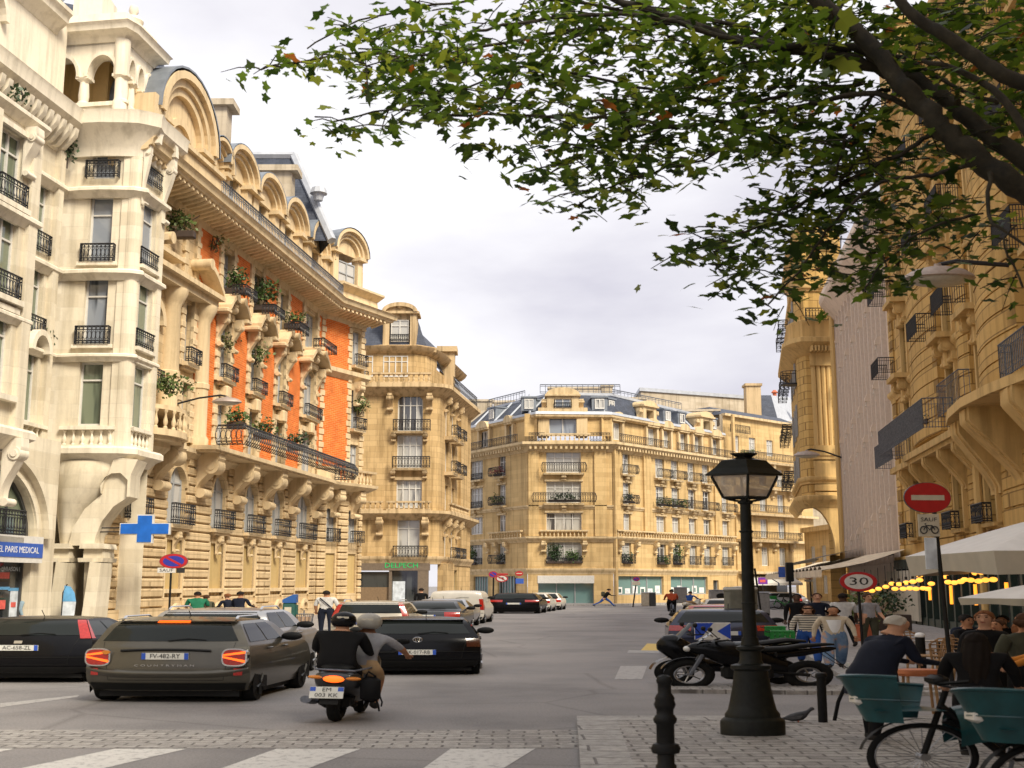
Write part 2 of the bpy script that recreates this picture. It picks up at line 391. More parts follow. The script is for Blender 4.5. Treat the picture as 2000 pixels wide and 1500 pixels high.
mixs = N(wn, 'ShaderNodeMixRGB', _Fac=.93); wn.links.new(sky.outputs['Color'], mixs.inputs[1]); wn.links.new(cl.outputs['Color'], mixs.inputs[2])
wn.links.new(mixs.outputs[0], bg.inputs['Color']); bg.inputs['Strength'].default_value = .085
sl = bpy.data.lights.new('sun', 'SUN'); sl.energy = 3.1; sl.angle = R(18); sl.color = (1., .91, .74)
so = bpy.data.objects.new('sun', sl); COL.objects.link(so); so.location = (60, -60, 90)
sd = Vector((math.sin(R(SUN_AZ))*math.cos(R(SUN_EL)), math.cos(R(SUN_AZ))*math.cos(R(SUN_EL)), math.sin(R(SUN_EL))))
so.rotation_euler = sd.to_track_quat('Z', 'Y').to_euler()
sc.view_settings.view_transform = 'Standard'; sc.view_settings.look = 'None'; sc.view_settings.exposure = .78; sc.view_settings.gamma = 1
sc.cycles.max_bounces = 6; sc.cycles.diffuse_bounces = 3; sc.cycles.glossy_bounces = 3; sc.cycles.transmission_bounces = 4
sc.cycles.sample_clamp_indirect = 6; sc.cycles.use_denoising = True
sc.render.use_persistent_data = False

# ================= materials =================
stone('cream_stone', (.75, .675, .535), (1.6, .62), joint=.12, stain=.22, bump=.2)
stone('trim_cream', (.77, .70, .575), None, stain=.25, bump=.2)
stone('honey_stone', (.66, .50, .30), (1.1, .46), joint=.35, stain=.25)
stone('honey_trim', (.68, .53, .33), None, stain=.25)
stone('amber_stone', (.60, .42, .21), (1.3, .48), joint=.3, stain=.5)
stone('amber_trim', (.58, .43, .25), None, stain=.55)
stone('far_stone', (.63, .445, .215), (1.5, .5), joint=.2, stain=.3)
stone('far_trim', (.62, .475, .28), None, stain=.35)
stone('ochre_stone', (.60, .385, .135), (1.3, .62), joint=.55, stain=.3, mort=.03)
stone('ochre_trim', (.61, .41, .17), None, stain=.3)
stone('pale_render', (.70, .58, .475), None, stain=.15, bump=.1)
stone('party_wall', (.55, .47, .36), (2., .5), joint=.1, stain=.3)
stone('blind_panel', (.50, .36, .16), None, stain=.15, bump=.1)
brick_mat('orange_brick', (.78, .20, .035, 1), (.64, .13, .018, 1), (.70, .36, .16, 1))
brick_mat('slate', (.075, .085, .115, 1), (.055, .065, .09, 1), (.03, .035, .05, 1), bw=.5, bh=.22, rough=.55)
plain('zinc', (.21, .235, .27), .45, .3, .15, 2.)
plain('pale_zinc', (.42, .44, .48), .5, .2, .12, 2.)
plain('iron', (.022, .023, .028), .5, .3, .2, 9.)
plain('grey_iron', (.11, .12, .145), .55, .3, .35, 12.)
plain('black_paint', (.008, .008, .008), .5, .0, .3, 14., .1, spec=.25)
plain('green_black_paint', (.009, .010, .008), .5, .0, .35, 14., .15, spec=.28)
plain('white_frame', (.62, .6, .56), .5, 0, .08)
plain('grey_frame', (.34, .35, .36), .5, 0, .1)
plain('dark_frame', (.05, .05, .05), .45, 0, .1)
plain('clay_pot', (.48, .13, .06), .8, 0, .25, 4.)
plain('dark_planter', (.045, .028, .02), .7, 0, .2)
pane_mat('pane_blue', (.02, .03, .045, 1), (.24, .27, .32, 1), rough=.03, bias=.5)
pane_mat('pane_curtain', (.06, .06, .065, 1), (.44, .43, .40, 1), bias=.54)
pane_mat('pane_green', (.05, .065, .05, 1), (.17, .2, .14, 1), bias=.5)
pane_mat('pane_shutter', (.36, .35, .33, 1), (.50, .49, .47, 1), rough=.5, bias=.5)
pane_mat('pane_dark', (.012, .014, .016, 1), (.05, .055, .055, 1), bias=.45)
pane_mat('pane_teal', (.03, .06, .06, 1), (.16, .27, .26, 1), bias=.5)
for nm, c in dict(leaf_a=(.055, .10, .022), leaf_b=(.09, .125, .03), leaf_c=(.14, .14, .045), leaf_d=(.03, .06, .02)).items(): plain(nm, c, .55, 0, .35, 3.)
def M_(k): return MATS[k]

# ================= ground =================
def asphalt():
    m, n, b = nt('asphalt'); L = n.links.new; b.inputs['Roughness'].default_value = .8; b.inputs['Specular IOR Level'].default_value = .35
    tc = N(n, 'ShaderNodeTexCoord')
    f = N(n, 'ShaderNodeTexNoise', _Scale=26., _Detail=8., _Roughness=.75); L(tc.outputs['Object'], f.inputs['Vector'])
    g = N(n, 'ShaderNodeTexNoise', _Scale=.22, _Detail=6., _Roughness=.6); L(tc.outputs['Object'], g.inputs['Vector'])
    r1 = ramp(n, [(.3, (.14, .132, .133, 1)), (.7, (.31, .295, .292, 1))]); L(f.outputs['Fac'], r1.inputs['Fac'])
    r2 = ramp(n, [(.36, (.74, .74, .75, 1)), (.5, (.98, .98, .98, 1)), (.62, (1.12, 1.1, 1.09, 1))]); L(g.outputs['Fac'], r2.inputs['Fac'])
    mx = N(n, 'ShaderNodeMixRGB', blend_type='MULTIPLY', _Fac=1.); L(r1.outputs[0], mx.inputs[1]); L(r2.outputs[0], mx.inputs[2])
    ms = N(n, 'ShaderNodeTexNoise', _Scale=.09, _Detail=3.); L(tc.outputs['Object'], ms.inputs['Vector'])
    mp = N(n, 'ShaderNodeMapping'); mp.inputs['Scale'].default_value = (.16, .3, 1); L(tc.outputs['Object'], mp.inputs[0])
    dn = N(n, 'ShaderNodeMixRGB', _Fac=.12); L(mp.outputs[0], dn.inputs[1]); L(ms.outputs['Color'], dn.inputs[2])
    vo = N(n, 'ShaderNodeTexVoronoi', feature='DISTANCE_TO_EDGE', _Scale=1.); L(dn.outputs[0], vo.inputs['Vector'])
    r3 = ramp(n, [(.0, (.45, .44, .44, 1)), (.012, (1, 1, 1, 1))]); L(vo.outputs['Distance'], r3.inputs['Fac'])
    m2 = N(n, 'ShaderNodeMixRGB', blend_type='MULTIPLY', _Fac=.4); L(mx.outputs[0], m2.inputs[1]); L(r3.outputs[0], m2.inputs[2])
    L(m2.outputs[0], b.inputs['Base Color'])
    bu = N(n, 'ShaderNodeBump', _Strength=.5, _Distance=.01); L(f.outputs['Fac'], bu.inputs['Height']); L(bu.outputs['Normal'], b.inputs['Normal'])
    return m
asphalt()
def paving(name, c1, c2, mo, bw, bh, mort=.02):
    m, n, b = nt(name); L = n.links.new; b.inputs['Roughness'].default_value = .8; b.inputs['Specular IOR Level'].default_value = .3
    tc = N(n, 'ShaderNodeTexCoord')
    d = N(n, 'ShaderNodeTexNoise', _Scale=1.4, _Detail=2.); L(tc.outputs['Object'], d.inputs['Vector'])
    dm = N(n, 'ShaderNodeMixRGB', _Fac=.09); L(tc.outputs['Object'], dm.inputs[1]); L(d.outputs['Color'], dm.inputs[2])
    br = N(n, 'ShaderNodeTexBrick', _Scale=1., _Mortar_Size=mort, _Mortar_Smooth=.4, _Brick_Width=bw, _Row_Height=bh, _Bias=-.2)
    br.inputs['Color1'].default_value = c1; br.inputs['Color2'].default_value = c2; br.inputs['Mortar'].default_value = mo
    L(dm.outputs[0], br.inputs['Vector'])
    no = N(n, 'ShaderNodeTexNoise', _Scale=7., _Detail=8., _Roughness=.7); L(tc.outputs['Object'], no.inputs['Vector'])
    r = ramp(n, [(.3, (.62, .61, .6, 1)), (.7, (1.2, 1.2, 1.2, 1))]); L(no.outputs['Fac'], r.inputs['Fac'])
    mx = N(n, 'ShaderNodeMixRGB', blend_type='MULTIPLY', _Fac=1.); L(br.outputs['Color'], mx.inputs[1]); L(r.outputs[0], mx.inputs[2]); L(mx.outputs[0], b.inputs['Base Color'])
    ad = N(n, 'ShaderNodeMath', operation='SUBTRACT'); L(no.outputs['Fac'], ad.inputs[0]); L(br.outputs['Fac'], ad.inputs[1])
    bu = N(n, 'ShaderNodeBump', _Strength=.6, _Distance=.03); L(ad.outputs[0], bu.inputs['Height']); L(bu.outputs['Normal'], b.inputs['Normal'])
    return m
paving('setts', (.40, .38, .36, 1), (.27, .255, .245, 1), (.15, .14, .135, 1), .42, .2, .02)
paving('kerb_granite', (.40, .385, .37, 1), (.34, .33, .32, 1), (.16, .15, .15, 1), 1.9, .5)
paving('pavement', (.33, .305, .29, 1), (.29, .27, .26, 1), (.16, .15, .15, 1), 1.2, .8, .012)
def worn(name, c, base, amount=.5, scale=7.):
    m, n, b = nt(name); L = n.links.new; b.inputs['Roughness'].default_value = .75
    tc = N(n, 'ShaderNodeTexCoord'); no = N(n, 'ShaderNodeTexNoise', _Scale=scale, _Detail=9., _Roughness=.75); L(tc.outputs['Object'], no.inputs['Vector'])
    r = ramp(n, [(amount-.13, base), (amount, c)]); L(no.outputs['Fac'], r.inputs['Fac']); L(r.outputs[0], b.inputs['Base Color']); return m
worn('road_white', (.56, .545, .52, 1), (.24, .23, .23, 1), .49)
worn('faint_white', (.36, .345, .335, 1), (.2, .195, .19, 1), .5)
worn('road_yellow', (.62, .43, .10, 1), (.24, .21, .17, 1), .46)
def sheet(name, polys, z, mat):
    mb = MB()
    for p in polys: mb.add([(a, b, z) for a, b in p], [tuple(range(len(p)))])
    return setting(mb.build(name, M_(mat)))
def lat(l, Y): return (0.145*Y+l, Y)           # a point l to the side of the street's vanishing line
sheet('road', [[(-400, -60), (400, -60), (400, 900), (-400, 900)]], 0, 'asphalt')
def slab(name, poly, z1, mat, kerb=None, kw=.35, closed=False):
    """raised pavement with a granite kerb along part of its outline"""
    mb = MB(); mb.ext(poly, 'z', -.05, z1); o = setting(mb.build(name, M_(mat)))
    if kerb:
        k = MB(); k.sweep(kerb, [(-kw, z1+.004), (.002, z1+.004), (.002, -.05)]); setting(k.build('kerb', M_('kerb_granite')))
    return o
slab('pavement_left', [lat(-16.6, -5), lat(-16.6, 92), (-12, 97), (-60, 97), (-60, -5)], .13, 'pavement', [lat(-16.6, 92), lat(-16.6, -5)][::-1])
slab('pavement_right', [lat(3.6, 24.2), lat(40, 24.2), lat(40, 96), lat(3.6, 96)], .13, 'pavement', [lat(20, 24.2), lat(3.6, 24.2), lat(3.6, 96)][::-1])
i0, i1, i2 = gp(1205, 1420), gp(1170, 1560), gp(1760, 1422)
slab('traffic_island', [(i0.x, i0.y), (i1.x, 3.), (40, 3.), (40, i0.y)], .1, 'setts', [(40, i0.y), (i0.x, i0.y), (i1.x, 3.)][::-1], .62)
sheet('tactile_paving', [[(2.75, 14.2), (4.6, 14.2), (4.75, 15.6), (2.85, 15.6)]], .106, 'tactile') if 'tactile' in MATS else None
slab('pavement_far', [(-12.5, 119.5), (1.2, 119.5), (9.5, 119.5), (40, 143), (60, 200), (-60, 200)], .13, 'pavement', [(-60, 119.5), (9.5, 119.5), (40, 143)])
# cobble band and zebra crossing
c0, c1 = gp(0, 1462), gp(0, 1426)
sheet('cobble_band', [[(-40, c0.y), (i0.x-.25, c0.y), (i0.x-.05, c1.y), (-40, c1.y)]], .004, 'setts')
stripes = []
for xa, xb, xc, xd in ((-90, 30, -300, -170), (225, 365, 30, 195), (540, 705, 430, 600), (880, 1045, 830, 985)):
    q = [gp(xa, 1463), gp(xb, 1463), gp(xd-8, 1505), gp(xc-8, 1505)]
    d0 = q[3]-q[0]; d1 = q[2]-q[1]
    stripes.append([(q[0].x, q[0].y), (q[1].x, q[1].y), (q[1].x+d1.x*2.4, q[1].y+d1.y*2.4), (q[0].x+d0.x*2.4, q[0].y+d0.y*2.4)])
sheet('zebra_crossing', stripes, .005, 'road_white')
def gq(*p): return [(gp(a, b).x, gp(a, b).y) for a, b in p]
sheet('yellow_marking', [gq((1250, 1272), (1283, 1274), (1297, 1258), (1264, 1257)), gq((1312, 1272), (1322, 1272), (1330, 1258), (1322, 1258))], .004, 'road_yellow')
sheet('worn_marking', [gq((1200, 1327), (1254, 1327), (1264, 1301), (1212, 1301)), gq((1225, 1275), (1288, 1276), (1287, 1271), (1228, 1270)), gq((0, 1382), (150, 1362), (155, 1358), (0, 1374))], .0045, 'faint_white')
# ================= left side of the street =================
def Llat(l): return frame(0.145*40+l, 40, 0.145, 1)
def onF(F, px, py, w=0.):
    """where a line of sight meets the facade plane pushed out by w: (u, z)"""
    d = Vector(ray(px, py)); I = F.inverted(); o = I @ Vector((0, 0, CH)); v = I.to_3x3() @ d
    t = (-w-o.y)/v.y; p = o+v*t; return p.x, p.z
def wpt(F, u, w=0.): v = F @ Vector((u, -w, 0)); return (v.x, v.y)

# ---------- cream corner building with bow windows ----------
FB = Llat(-24); FC = Llat(-27.4); FG = Llat(-25.7)
root = thing('corner_building', 'cream stone building with bow windows, arched roof loggia and a shop under a blue sign', 'building', (-22, 45, 0))
WB = Wins(root, FB, M_('white_frame'), M_('pane_green'), M_('iron')); CR, TRM = M_('cream_stone'), M_('trim_cream')
# far bow: canted face A seen square on, street face B
A0 = Vector(wpt(FB, 9.75, -3.35)); A1 = Vector(wpt(FB, 10.1, 0)); FA = frame(A0.x, A0.y, A1.x-A0.x, A1.y-A0.y); LA = (A1-A0).length
LB = 2.25
FBB = frame(A1.x, A1.y, 0.145, 1)
floors = [(8.95, 2.85), (12.55, 3.1), (16.3, 3.1), (20.2, 2.2)]
mb = MB(FA); wall_holes(mb, -.1, LA, 7.9, 22.9, 0, [(LA*.5-.52, LA*.5+.52, z, z+h) for z, h in floors]); 
mb.fb(LA-.75, LA-.4, -.06, .08, 8.1, 21.4); mb.lathe([(.42, 8.0), (.42, 22.9)], (LA-.3, .3, 0), 24)
mb.T = FBB; wall_holes(mb, 0, LB, 7.9, 22.9, 0, [(.45, LB-.45, z, z+h) for z, h in floors]); mb.fb(LB-.3, LB+.1, -.05, .17, 8.1, 21.4); 
mb.fb(LB, LB+.02, -6, 0, 0, 22.9)
mb.T = FC; hol = []
for z, h in ((8.9, 3.1), (12.6, 3.1), (16.3, 3.1)): hol.append((8.0, 9.0, z, z+h))
wall_holes(mb, -14, 9.9, 6.6, 23, 0, hol); mb.fb(9.25, 9.7, 0, .25, 7.5, 22); mb.fb(7.3, 7.6, 0, .2, 7.5, 22)
mb.T = FB; wall_holes(mb, -75, -9, 0, 22, 0, []); mb.fb(-75, 1.5, -8, -7, 0, 26); nearw = [(-.55, .95, z, z+h) for z, h in ((8.8, 3), (12.3, 3.), (15.75, 2.7))]  # the long plain walls run unseen behind the camera, added to darken reflections
wall_holes(mb, -9, 1.75, 7.4, 19.4, 0, nearw); mb.fb(1.3, 1.85, -.05, .2, 7.6, 18.9); mb.box(1.74, 1.76, 0, 3.4, 7.4, 19.4); mb.fb(-1.1, -.75, .0, .16, 7.6, 18.9); mb.box(-9, 1.75, 0, 3.4, 19.2, 19.4)
WB.part(mb, 'wall', CR, F=Matrix())
# mouldings
mb = MB(); ring = [wpt(FC, 3), tuple(A0), tuple(A0*.75+A1*.25+Vector((0, -.13))), tuple((A0+A1)/2+Vector((.03, -.2))), tuple(A0*.25+A1*.75+Vector((.05, -.14))), wpt(FA, LA-.22, .06), wpt(FA, LA-.02, -.06), wpt(FBB, .14, .06), wpt(FBB, .4), wpt(FBB, LB), wpt(FBB, LB, -5)]
nb = [wpt(FB, -9), wpt(FB, 1.75), wpt(FB, 1.75, -3.3)]
for z, o, h in ((7.75, .5, .5), (12.0, .22, .22), (15.75, .3, .3), (19.55, .34, .3)):
    pr = [(-.1, z-h), (.04, z-h), (o*.55, z-h*.4), (o, z-h*.1), (o, z+h*.35), (o*.8, z+h*.55), (-.1, z+h*.6)]
    mb.sweep(ring, pr); mb.sweep(nb, [(a, b-.35) for a, b in pr])
top = [(-.2, 21.2), (.1, 21.2), (.25, 21.7), (1.1, 22.3), (1.45, 22.5), (1.5, 22.95), (1.6, 23.1), (-.4, 23.1)]
mb.sweep(ring, [(a*.55, b) for a, b in top]); mb.sweep([wpt(FC, -14), wpt(FC, 9.7)], [(a*.72, b-.05) for a, b in top])
mb.T = FC
for i in range(36): mb.ext([(0, 21.2), (-.3, 21.25), (-.85, 21.85), (-.9, 22.2), (0, 22.2)], 'x', -9+i*.52, -8.72+i*.52)
for z, h in floors[:3]:
    mb.T = FA; mb.fb(LA*.5-.85, LA*.5+.85, -.05, .12, z+h, z+h+.16); mb.fb(LA*.5-.9, LA*.5+.9, -.05, .2, z-.16, z)
    mb.T = FBB; mb.fb(.3, LB-.3, -.05, .12, z+h, z+h+.16); mb.fb(.25, LB-.25, -.05, .24, z-.16, z)
mb.T = FB
for a, b, c, d in nearw: mb.fb(a-.2, b+.2, -.05, .18, d, d+.2); mb.fb(a-.25, b+.25, -.05, .3, c-.2, c)
mb.T = FA; balustrade(mb, .5, LA-.45, .2, 7.98, .95, .36); mb.T = FBB; balustrade(mb, .25, LB-.2, .2, 7.98, .95, .36); mb.T = FC; balustrade(mb, 5.5, 9.6, .3, 7.9, .95, .4)
# hood arch over the street face's top window, and consoles
mb.T = FBB; arch_band(mb, LB*.52, 21.9, .75, .3, -.1, .75, .95); scroll(mb, LB-.1, 21.9, 3.2, .55, .3, .1); scroll(mb, .15, 21.9, 2.9, .3, .25, .1)
mb.T = FC; arch_band(mb, 8.45, 11.9, .55, .25, -.1, .5, .7)
mb.T = FB; scroll(mb, 1.1, 18.9, 1.9, .5, .5, 0); scroll(mb, 1.2, 7.3, 2.4, .7, .5, 0)
mb.T = Matrix(); WB.part(mb, 'moulding', TRM, 35, F=Matrix())
# corbelled underside, strut and piers
mb = MB()
rows = [(902, 96, 246, .55), (925, 100, 236, .75), (950, 104, 216, .8), (975, 106, 190, .7), (1000, 110, 166, .5), (1025, 113, 148, .3), (1062, 117, 138, .1)]
def bowl(u, v):
    k = v*(len(rows)-1); i = min(int(k), len(rows)-2); f = k-i
    py, xl, xr, bl = [rows[i][j]*(1-f)+rows[i+1][j]*f for j in range(4)]
    p = at(xl+(xr-xl)*u, py, 50.15); return (p.x, p.y-bl*math.sin(PI*u)+.0, p.z)
mb.grid(bowl, 12, 18)
def pxpoly(pts, Y): return [(at(a, b, Y).x, at(a, b, Y).z) for a, b in pts]
mb.ext(pxpoly([(140, 1066), (149, 1032), (172, 995), (206, 966), (214, 935), (226, 927), (244, 926), (258, 940), (256, 972), (228, 990), (206, 1018), (193, 1048), (190, 1066)][::-1], 50.3), 'y', 49.9, 51.2)
mb.ext(pxpoly([(206, 966), (214, 935), (226, 927), (244, 926), (258, 940), (256, 972), (262, 972), (264, 930), (278, 900), (232, 896), (220, 930), (205, 950)][::-1], 50.3), 'y', 49.7, 51.0)
for xs in ((100, 140), (165, 205)):
    mb.ext(pxpoly([(xs[0]-2, 1062), (xs[1]+2, 1062), (xs[1]+4, 1072), (xs[0]-4, 1072)][::-1], 50), 'y', 49.6, 51.3)
    mb.ext(pxpoly([(xs[0]+2, 1072), (xs[1]-1, 1072), (xs[1], 1098), (xs[0], 1098)][::-1], 50), 'y', 49.8, 51.2)
    mb.ext(pxpoly([(xs[0]-6, 1090), (xs[1]+4, 1090), (xs[1]+2, 1098), (xs[0]-5, 1098)][::-1], 50), 'y', 49.55, 51.3)
    mb.ext(pxpoly([(xs[0], 1098), (xs[0]+38, 1098), (xs[0]+26, 1215), (xs[0]-4, 1215)][::-1], 50), 'y', 50.0, 51.1)
    b = pxpoly([(xs[0], 1098), (xs[0]+38, 1098), (xs[0]+26, 1218), (xs[0]-16, 1218)], 50)
    mb.ext([(at(xs[0]+20, 1098, 49.9).x, at(0, 1098, 49.9).z), (at(xs[0]+42, 1100, 49.9).x, at(0, 1100, 49.9).z), (at(xs[0]+24, 1222, 49.7).x, at(0, 1222, 49.7).z), (at(xs[0]-2, 1222, 49.7).x, at(0, 1222, 49.7).z)][::-1], 'y', 49.3, 50.6)
# ground floor wall with the tall arched window
ax, az = onF(FG, -22, 1045); ar = onF(FG, 68, 1045)[0]-ax; ah = onF(FG, -22, 905)[1]-az
su0, su1 = onF(FG, -60, 1080)[0], onF(FG, 62, 1080)[0]; zs = onF(FG, 40, 1093)[1]
mb.T = FG; gu = onF(FG, 104, 1100)[0]; wall_holes(mb, -9, gu, 0, 8, 0, [(ax-ar, ax+ar, az, az+ah), (ax-ar, su1, .35, zs)], .5)
arch_fill(mb, ax, az+ah, ar*2, ah, -.5, .0, 12); arch_band(mb, ax, az, ar+.02, .16, -.02, .1, ah+.02, a1=PI/2); arch_band(mb, ax, az, ar+.5, .3, -.02, .32, ah+.5, a1=PI/2)
mb.fb(-9, 5.3, 0, .3, az-.28, az-.02); mb.T = FC; wall_holes(mb, 6, 14, 0, 8, 0, [])
mb.T = Matrix(); WB.part(mb, 'ground_floor', M_('cream_stone'), 40, F=Matrix())
g = MB(FG); g.add([(ax-ar, .4, az), (ax+ar, .4, az), (ax+ar, .4, az+ah), (ax-ar, .4, az+ah)], [(0, 1, 2, 3)])
for x in (-.55, .0, .5): g.m = 1; g.fb(ax+ar*x-.04, ax+ar*x+.04, -.38, -.3, az, az+ah)
arch_band(g, ax, az, ar-.14, .14, -.4, -.28, ah-.14)
WB.part(g, 'window', [M_('pane_green'), M_('dark_frame')], F=Matrix()); WB.rail(ax+.2, az+.05, ar*1.25, .95, -.1, .25, F=FG)
# loggia on the roof terrace
lp = [at(84, 190, 51.2), at(235, 190, 50.6)]; LX = [(v.x, v.y) for v in lp]
la = frame(LX[0][0], LX[0][1], LX[1][0]-LX[0][0], LX[1][1]-LX[0][1]); ll = math.hypot(LX[1][0]-LX[0][0], LX[1][1]-LX[0][1])
lb = frame(LX[1][0]+.1, LX[1][1]+.2, .145, 1); lbl = 2.7
mb = MB(); 
def arcade(F, L, n, end):
    mb.T = F; p = L/n
    mb.fb(0, L, -.35, 0, 22.6, 23.95); mb.fb(-.05, L+.05, -.4, .1, 23.95, 24.15)
    wall_holes(mb, 0, L, 25.4, 27.2, 0, [(p*(i+.5)-p*.36, p*(i+.5)+p*.36, 25.3, 26.45) for i in range(n)], .5)
    for i in range(n): arch_fill(mb, p*(i+.5), 26.45, p*.72, 1.0, -.5, -.001); arch_band(mb, p*(i+.5), 25.45, p*.36, .16, -.02, .12, 1.0)
    for i in range(n+1):
        if i == 0 and not end: continue
        mb.lathe([(.3, 0), (.3, .12), (.22, .2), (.25, .5), (.2, 1.15), (.26, 1.22), (.34, 1.3)], (p*i, .2, 24.1), 12); mb.box(p*i-.32, p*i+.32, -.08, .5, 25.36, 25.5)
arcade(la, ll, 2, False); mb.fb(-2.5, 0, -.5, .0, 22.6, 27.2); arcade(lb, lbl, 3, True); mb.lathe([(.34, 22.6), (.34, 24.1), (.26, 24.3), (.26, 25.3), (.36, 25.4), (.36, 27.2)], (-.05, .18, 0), 16)
mb.T = Matrix(); lring = [wpt(FC, -3, -.4), tuple(LX[0]), tuple(LX[1]), wpt(lb, 0), wpt(lb, lbl), wpt(lb, lbl, -4)]
mb.sweep(lring, [(-.5, 27.1), (.05, 27.1), (.2, 27.35), (.55, 27.5), (.6, 27.75), (.7, 27.85), (-.5, 27.9)])
mb.sweep([lring[1], lring[2], lring[3], lring[4]], [(-.6, 27.9), (.2, 27.9), (.15, 28.5), (-.6, 28.5)])
mb.ext([LX[0], LX[1], wpt(lb, lbl), wpt(lb, lbl, -6), wpt(FC, 10, -6)], 'z', 22.4, 23.0)
mb.ext([LX[0], LX[1], wpt(lb, lbl), wpt(lb, lbl, -6), wpt(FC, 10, -6)], 'z', 27.0, 27.3)
mb.T = FC; wall_holes(mb, -4, 10.5, 22.4, 28, -.6, [(2.9, 5.3, 23.6, 26.6)], .5); arch_fill(mb, 4.1, 26.6, 2.4, 1.2, -1.1, -.6); arch_band(mb, 4.1, 25.4, 1.2, .25, -.62, -.3)
mb.T = Matrix(); mb.sweep([wpt(FC, -14, -.6), wpt(FC, 9.6, -.6)], [(-.3, 26.9), (.03, 26.9), (.15, 27.1), (.55, 27.4), (.6, 27.65), (.75, 27.8), (.75, 28.0), (-.3, 28.1)]); p = at(165, 20, 52); mb.box(p.x-.55, p.x+.85, 52, 54, 27.8, 30.5); mb.box(p.x+.85, p.x+2.2, 52.4, 54, 27.8, 29.3)
f = at(254, 100, 52); mb.lathe([(.45, 0), (.45, 1.6), (.62, 1.7), (.62, 1.85), (.4, 2.0), (.5, 2.2), (.34, 2.4), (.12, 2.5), (.24, 2.7), (.2, 2.95), (.02, 3.05)], (f.x, 52.2, 26.7), 12)
WB.part(mb, 'loggia', TRM, 40, F=Matrix())
b = MB(); b.T = la; b.fb(-3, ll-1.6, -1.9, -1.7, 22.9, 27.1); b.T = lb; b.fb(1.7, lbl, -1.9, -1.7, 22.9, 27.1); WB.part(b, 'loggia_back_wall', M_('ochre_trim'), F=Matrix()); b = MB(FC); b.fb(2, 6, -2.4, -2.2, 22.5, 27); WB.part(b, 'arch_back_wall', M_('ochre_trim'), F=Matrix())
r_ = MB(); q = at(130, 20, 54); r_.add([(q.x-2, 54, 28), (q.x+3.2, 54, 28), (q.x+2.4, 58, 32), (q.x-2, 58, 33)], [(0, 1, 2, 3)]); d = at(285, 95, 57)
r_.ext([(d.x-.5, d.z-1.2), (d.x+.45, d.z-1.2), (d.x+.45, d.z-.2), (d.x+.2, d.z+.35), (d.x-.2, d.z+.5), (d.x-.5, d.z+.5)], 'y', 56, 59)
WB.part(r_, 'roof', M_('slate'), F=Matrix())
# windows and railings
for i, (z, h) in enumerate(floors):
    WB.win(LA*.5, z, 1.04, h, -.28, 1, (.72,), pane=M_('pane_blue') if i else M_('pane_green'), F=FA); WB.win(LB*.5, z, LB-.9, h, -.28, 1, (.72,), pane=M_('pane_blue') if i > 1 else M_('pane_green'), F=FBB)
    if i: WB.rail(LA*.5, z+.0, 1.5, .8, .03, .22, F=FA); WB.rail(LB*.5, z, LB-.5, .8, .03, .12, F=FBB)
for z in (8.9, 12.6, 16.3): WB.win(8.5, z, 1., 3.1, F=FC)
for z in (12.6, 16.3): WB.rail(8.5, z, 1.3, .85, .0, .15, F=FC)
for a, b, c, d in nearw:
    WB.win(.2, c, 1.5, d-c, cols=2)
    if c > 9: WB.rail(.2, c, 1.7, .85, .05, .18)
# ivy on the wall (the green relief between the bays) and carved greenery on ledges
for (px, py, Y, s, n, lab) in ((132, 288, 49.6, (.28, .3, .95), 150, 'dark trailing plant down the cream corner of the bow window'), (42, 182, 44, (.3, .3, .3), 60, 'small dark green plant on the cream ledge under the eaves'), (85, 657, 49.5, (.42, .3, .5), 110, 'dark green plant over the arched niche in the recessed cream wall'), (283, 262, 51.2, (.18, .2, .45), 60, 'dark plant in the arched niche beside the top bow window'), (95, 8, 56, (1.1, .8, .9), 260, 'bright green shrub on the roof terrace at the top left')):
    c = at(px, py, Y); t = thing('ledge_plant', lab, 'plant', c, 'plants on the cream building'); m = MB(); foliage(m, (0, 0, 0), *s, n, .16, rnd); m.build('foliage', M_('leaf_a' if Y > 55 else 'leaf_d'), t)
    m = MB(); m.tube([(0, .1, -s[2]), (.03, .05, 0), (-.05, 0, s[2]*.6)], .03, 5); m.build('stem', M_('dark_planter'), t)
# shop front below
sf = thing('shop_front', 'glazed pharmacy shop front with posters under a blue sign board', 'shop front', FG @ Vector((0, 0, 0)))
def spart(mb, name, mat, smooth=None): o = mb.build(name, mat, sf, smooth); o.matrix_local = LT(*[-c for c in sf.location]) @ FG; return o
m = MB(); m.fb(ax-ar, su1-.02, -.45, -.42, .35, zs); spart(m, 'glass', M_('pane_dark'))
m = MB(); m.fb(su1-.12, su1-.02, -.42, -.3, .35, zs); m.fb(ax-ar, su1, -.42, -.3, .2, .4); m.fb(su0+1.4, su0+1.5, -.42, -.34, .4, zs); spart(m, 'frame', M_('dark_frame'))
s0, s1 = onF(FG, -90, 1072, .32)[0], onF(FG, 84, 1072, .32)[0]; sz0, sz1 = onF(FG, 84, 1090, .32)[1], onF(FG, 84, 1063, .32)[1]
m = MB(); m.fb(s0, s1+.04, .0, .3, sz0-.2, sz1+.28); spart(m, 'sign_box', M_('white_frame'))
plain('sign_blue', (.035, .10, .42), .4, 0, .1); plain('sign_white', (.75, .75, .75), .5, 0, .05); plain('sign_red', (.55, .03, .03), .45, 0, .1); plain('sign_black', (.02, .02, .02), .5, 0, .1)
plain('poster_blue', (.12, .35, .62), .5, 0, .35, 2.); plain('poster_pale', (.55, .6, .66), .5, 0, .3, 3.); plain('poster_red', (.6, .1, .08), .5, 0, .2)
m = MB(); m.fb(s0, s1, .3, .325, sz0, sz1); o = spart(m, 'sign_panel', M_('sign_blue'))
m = MB(); mb_text(m, 'MATERIEL PARIS MEDICAL', .34, LT(s1-.3, -.33, (sz0+sz1)/2), .003, 1.0, 'RIGHT'); spart(m, 'lettering', M_('sign_white'))
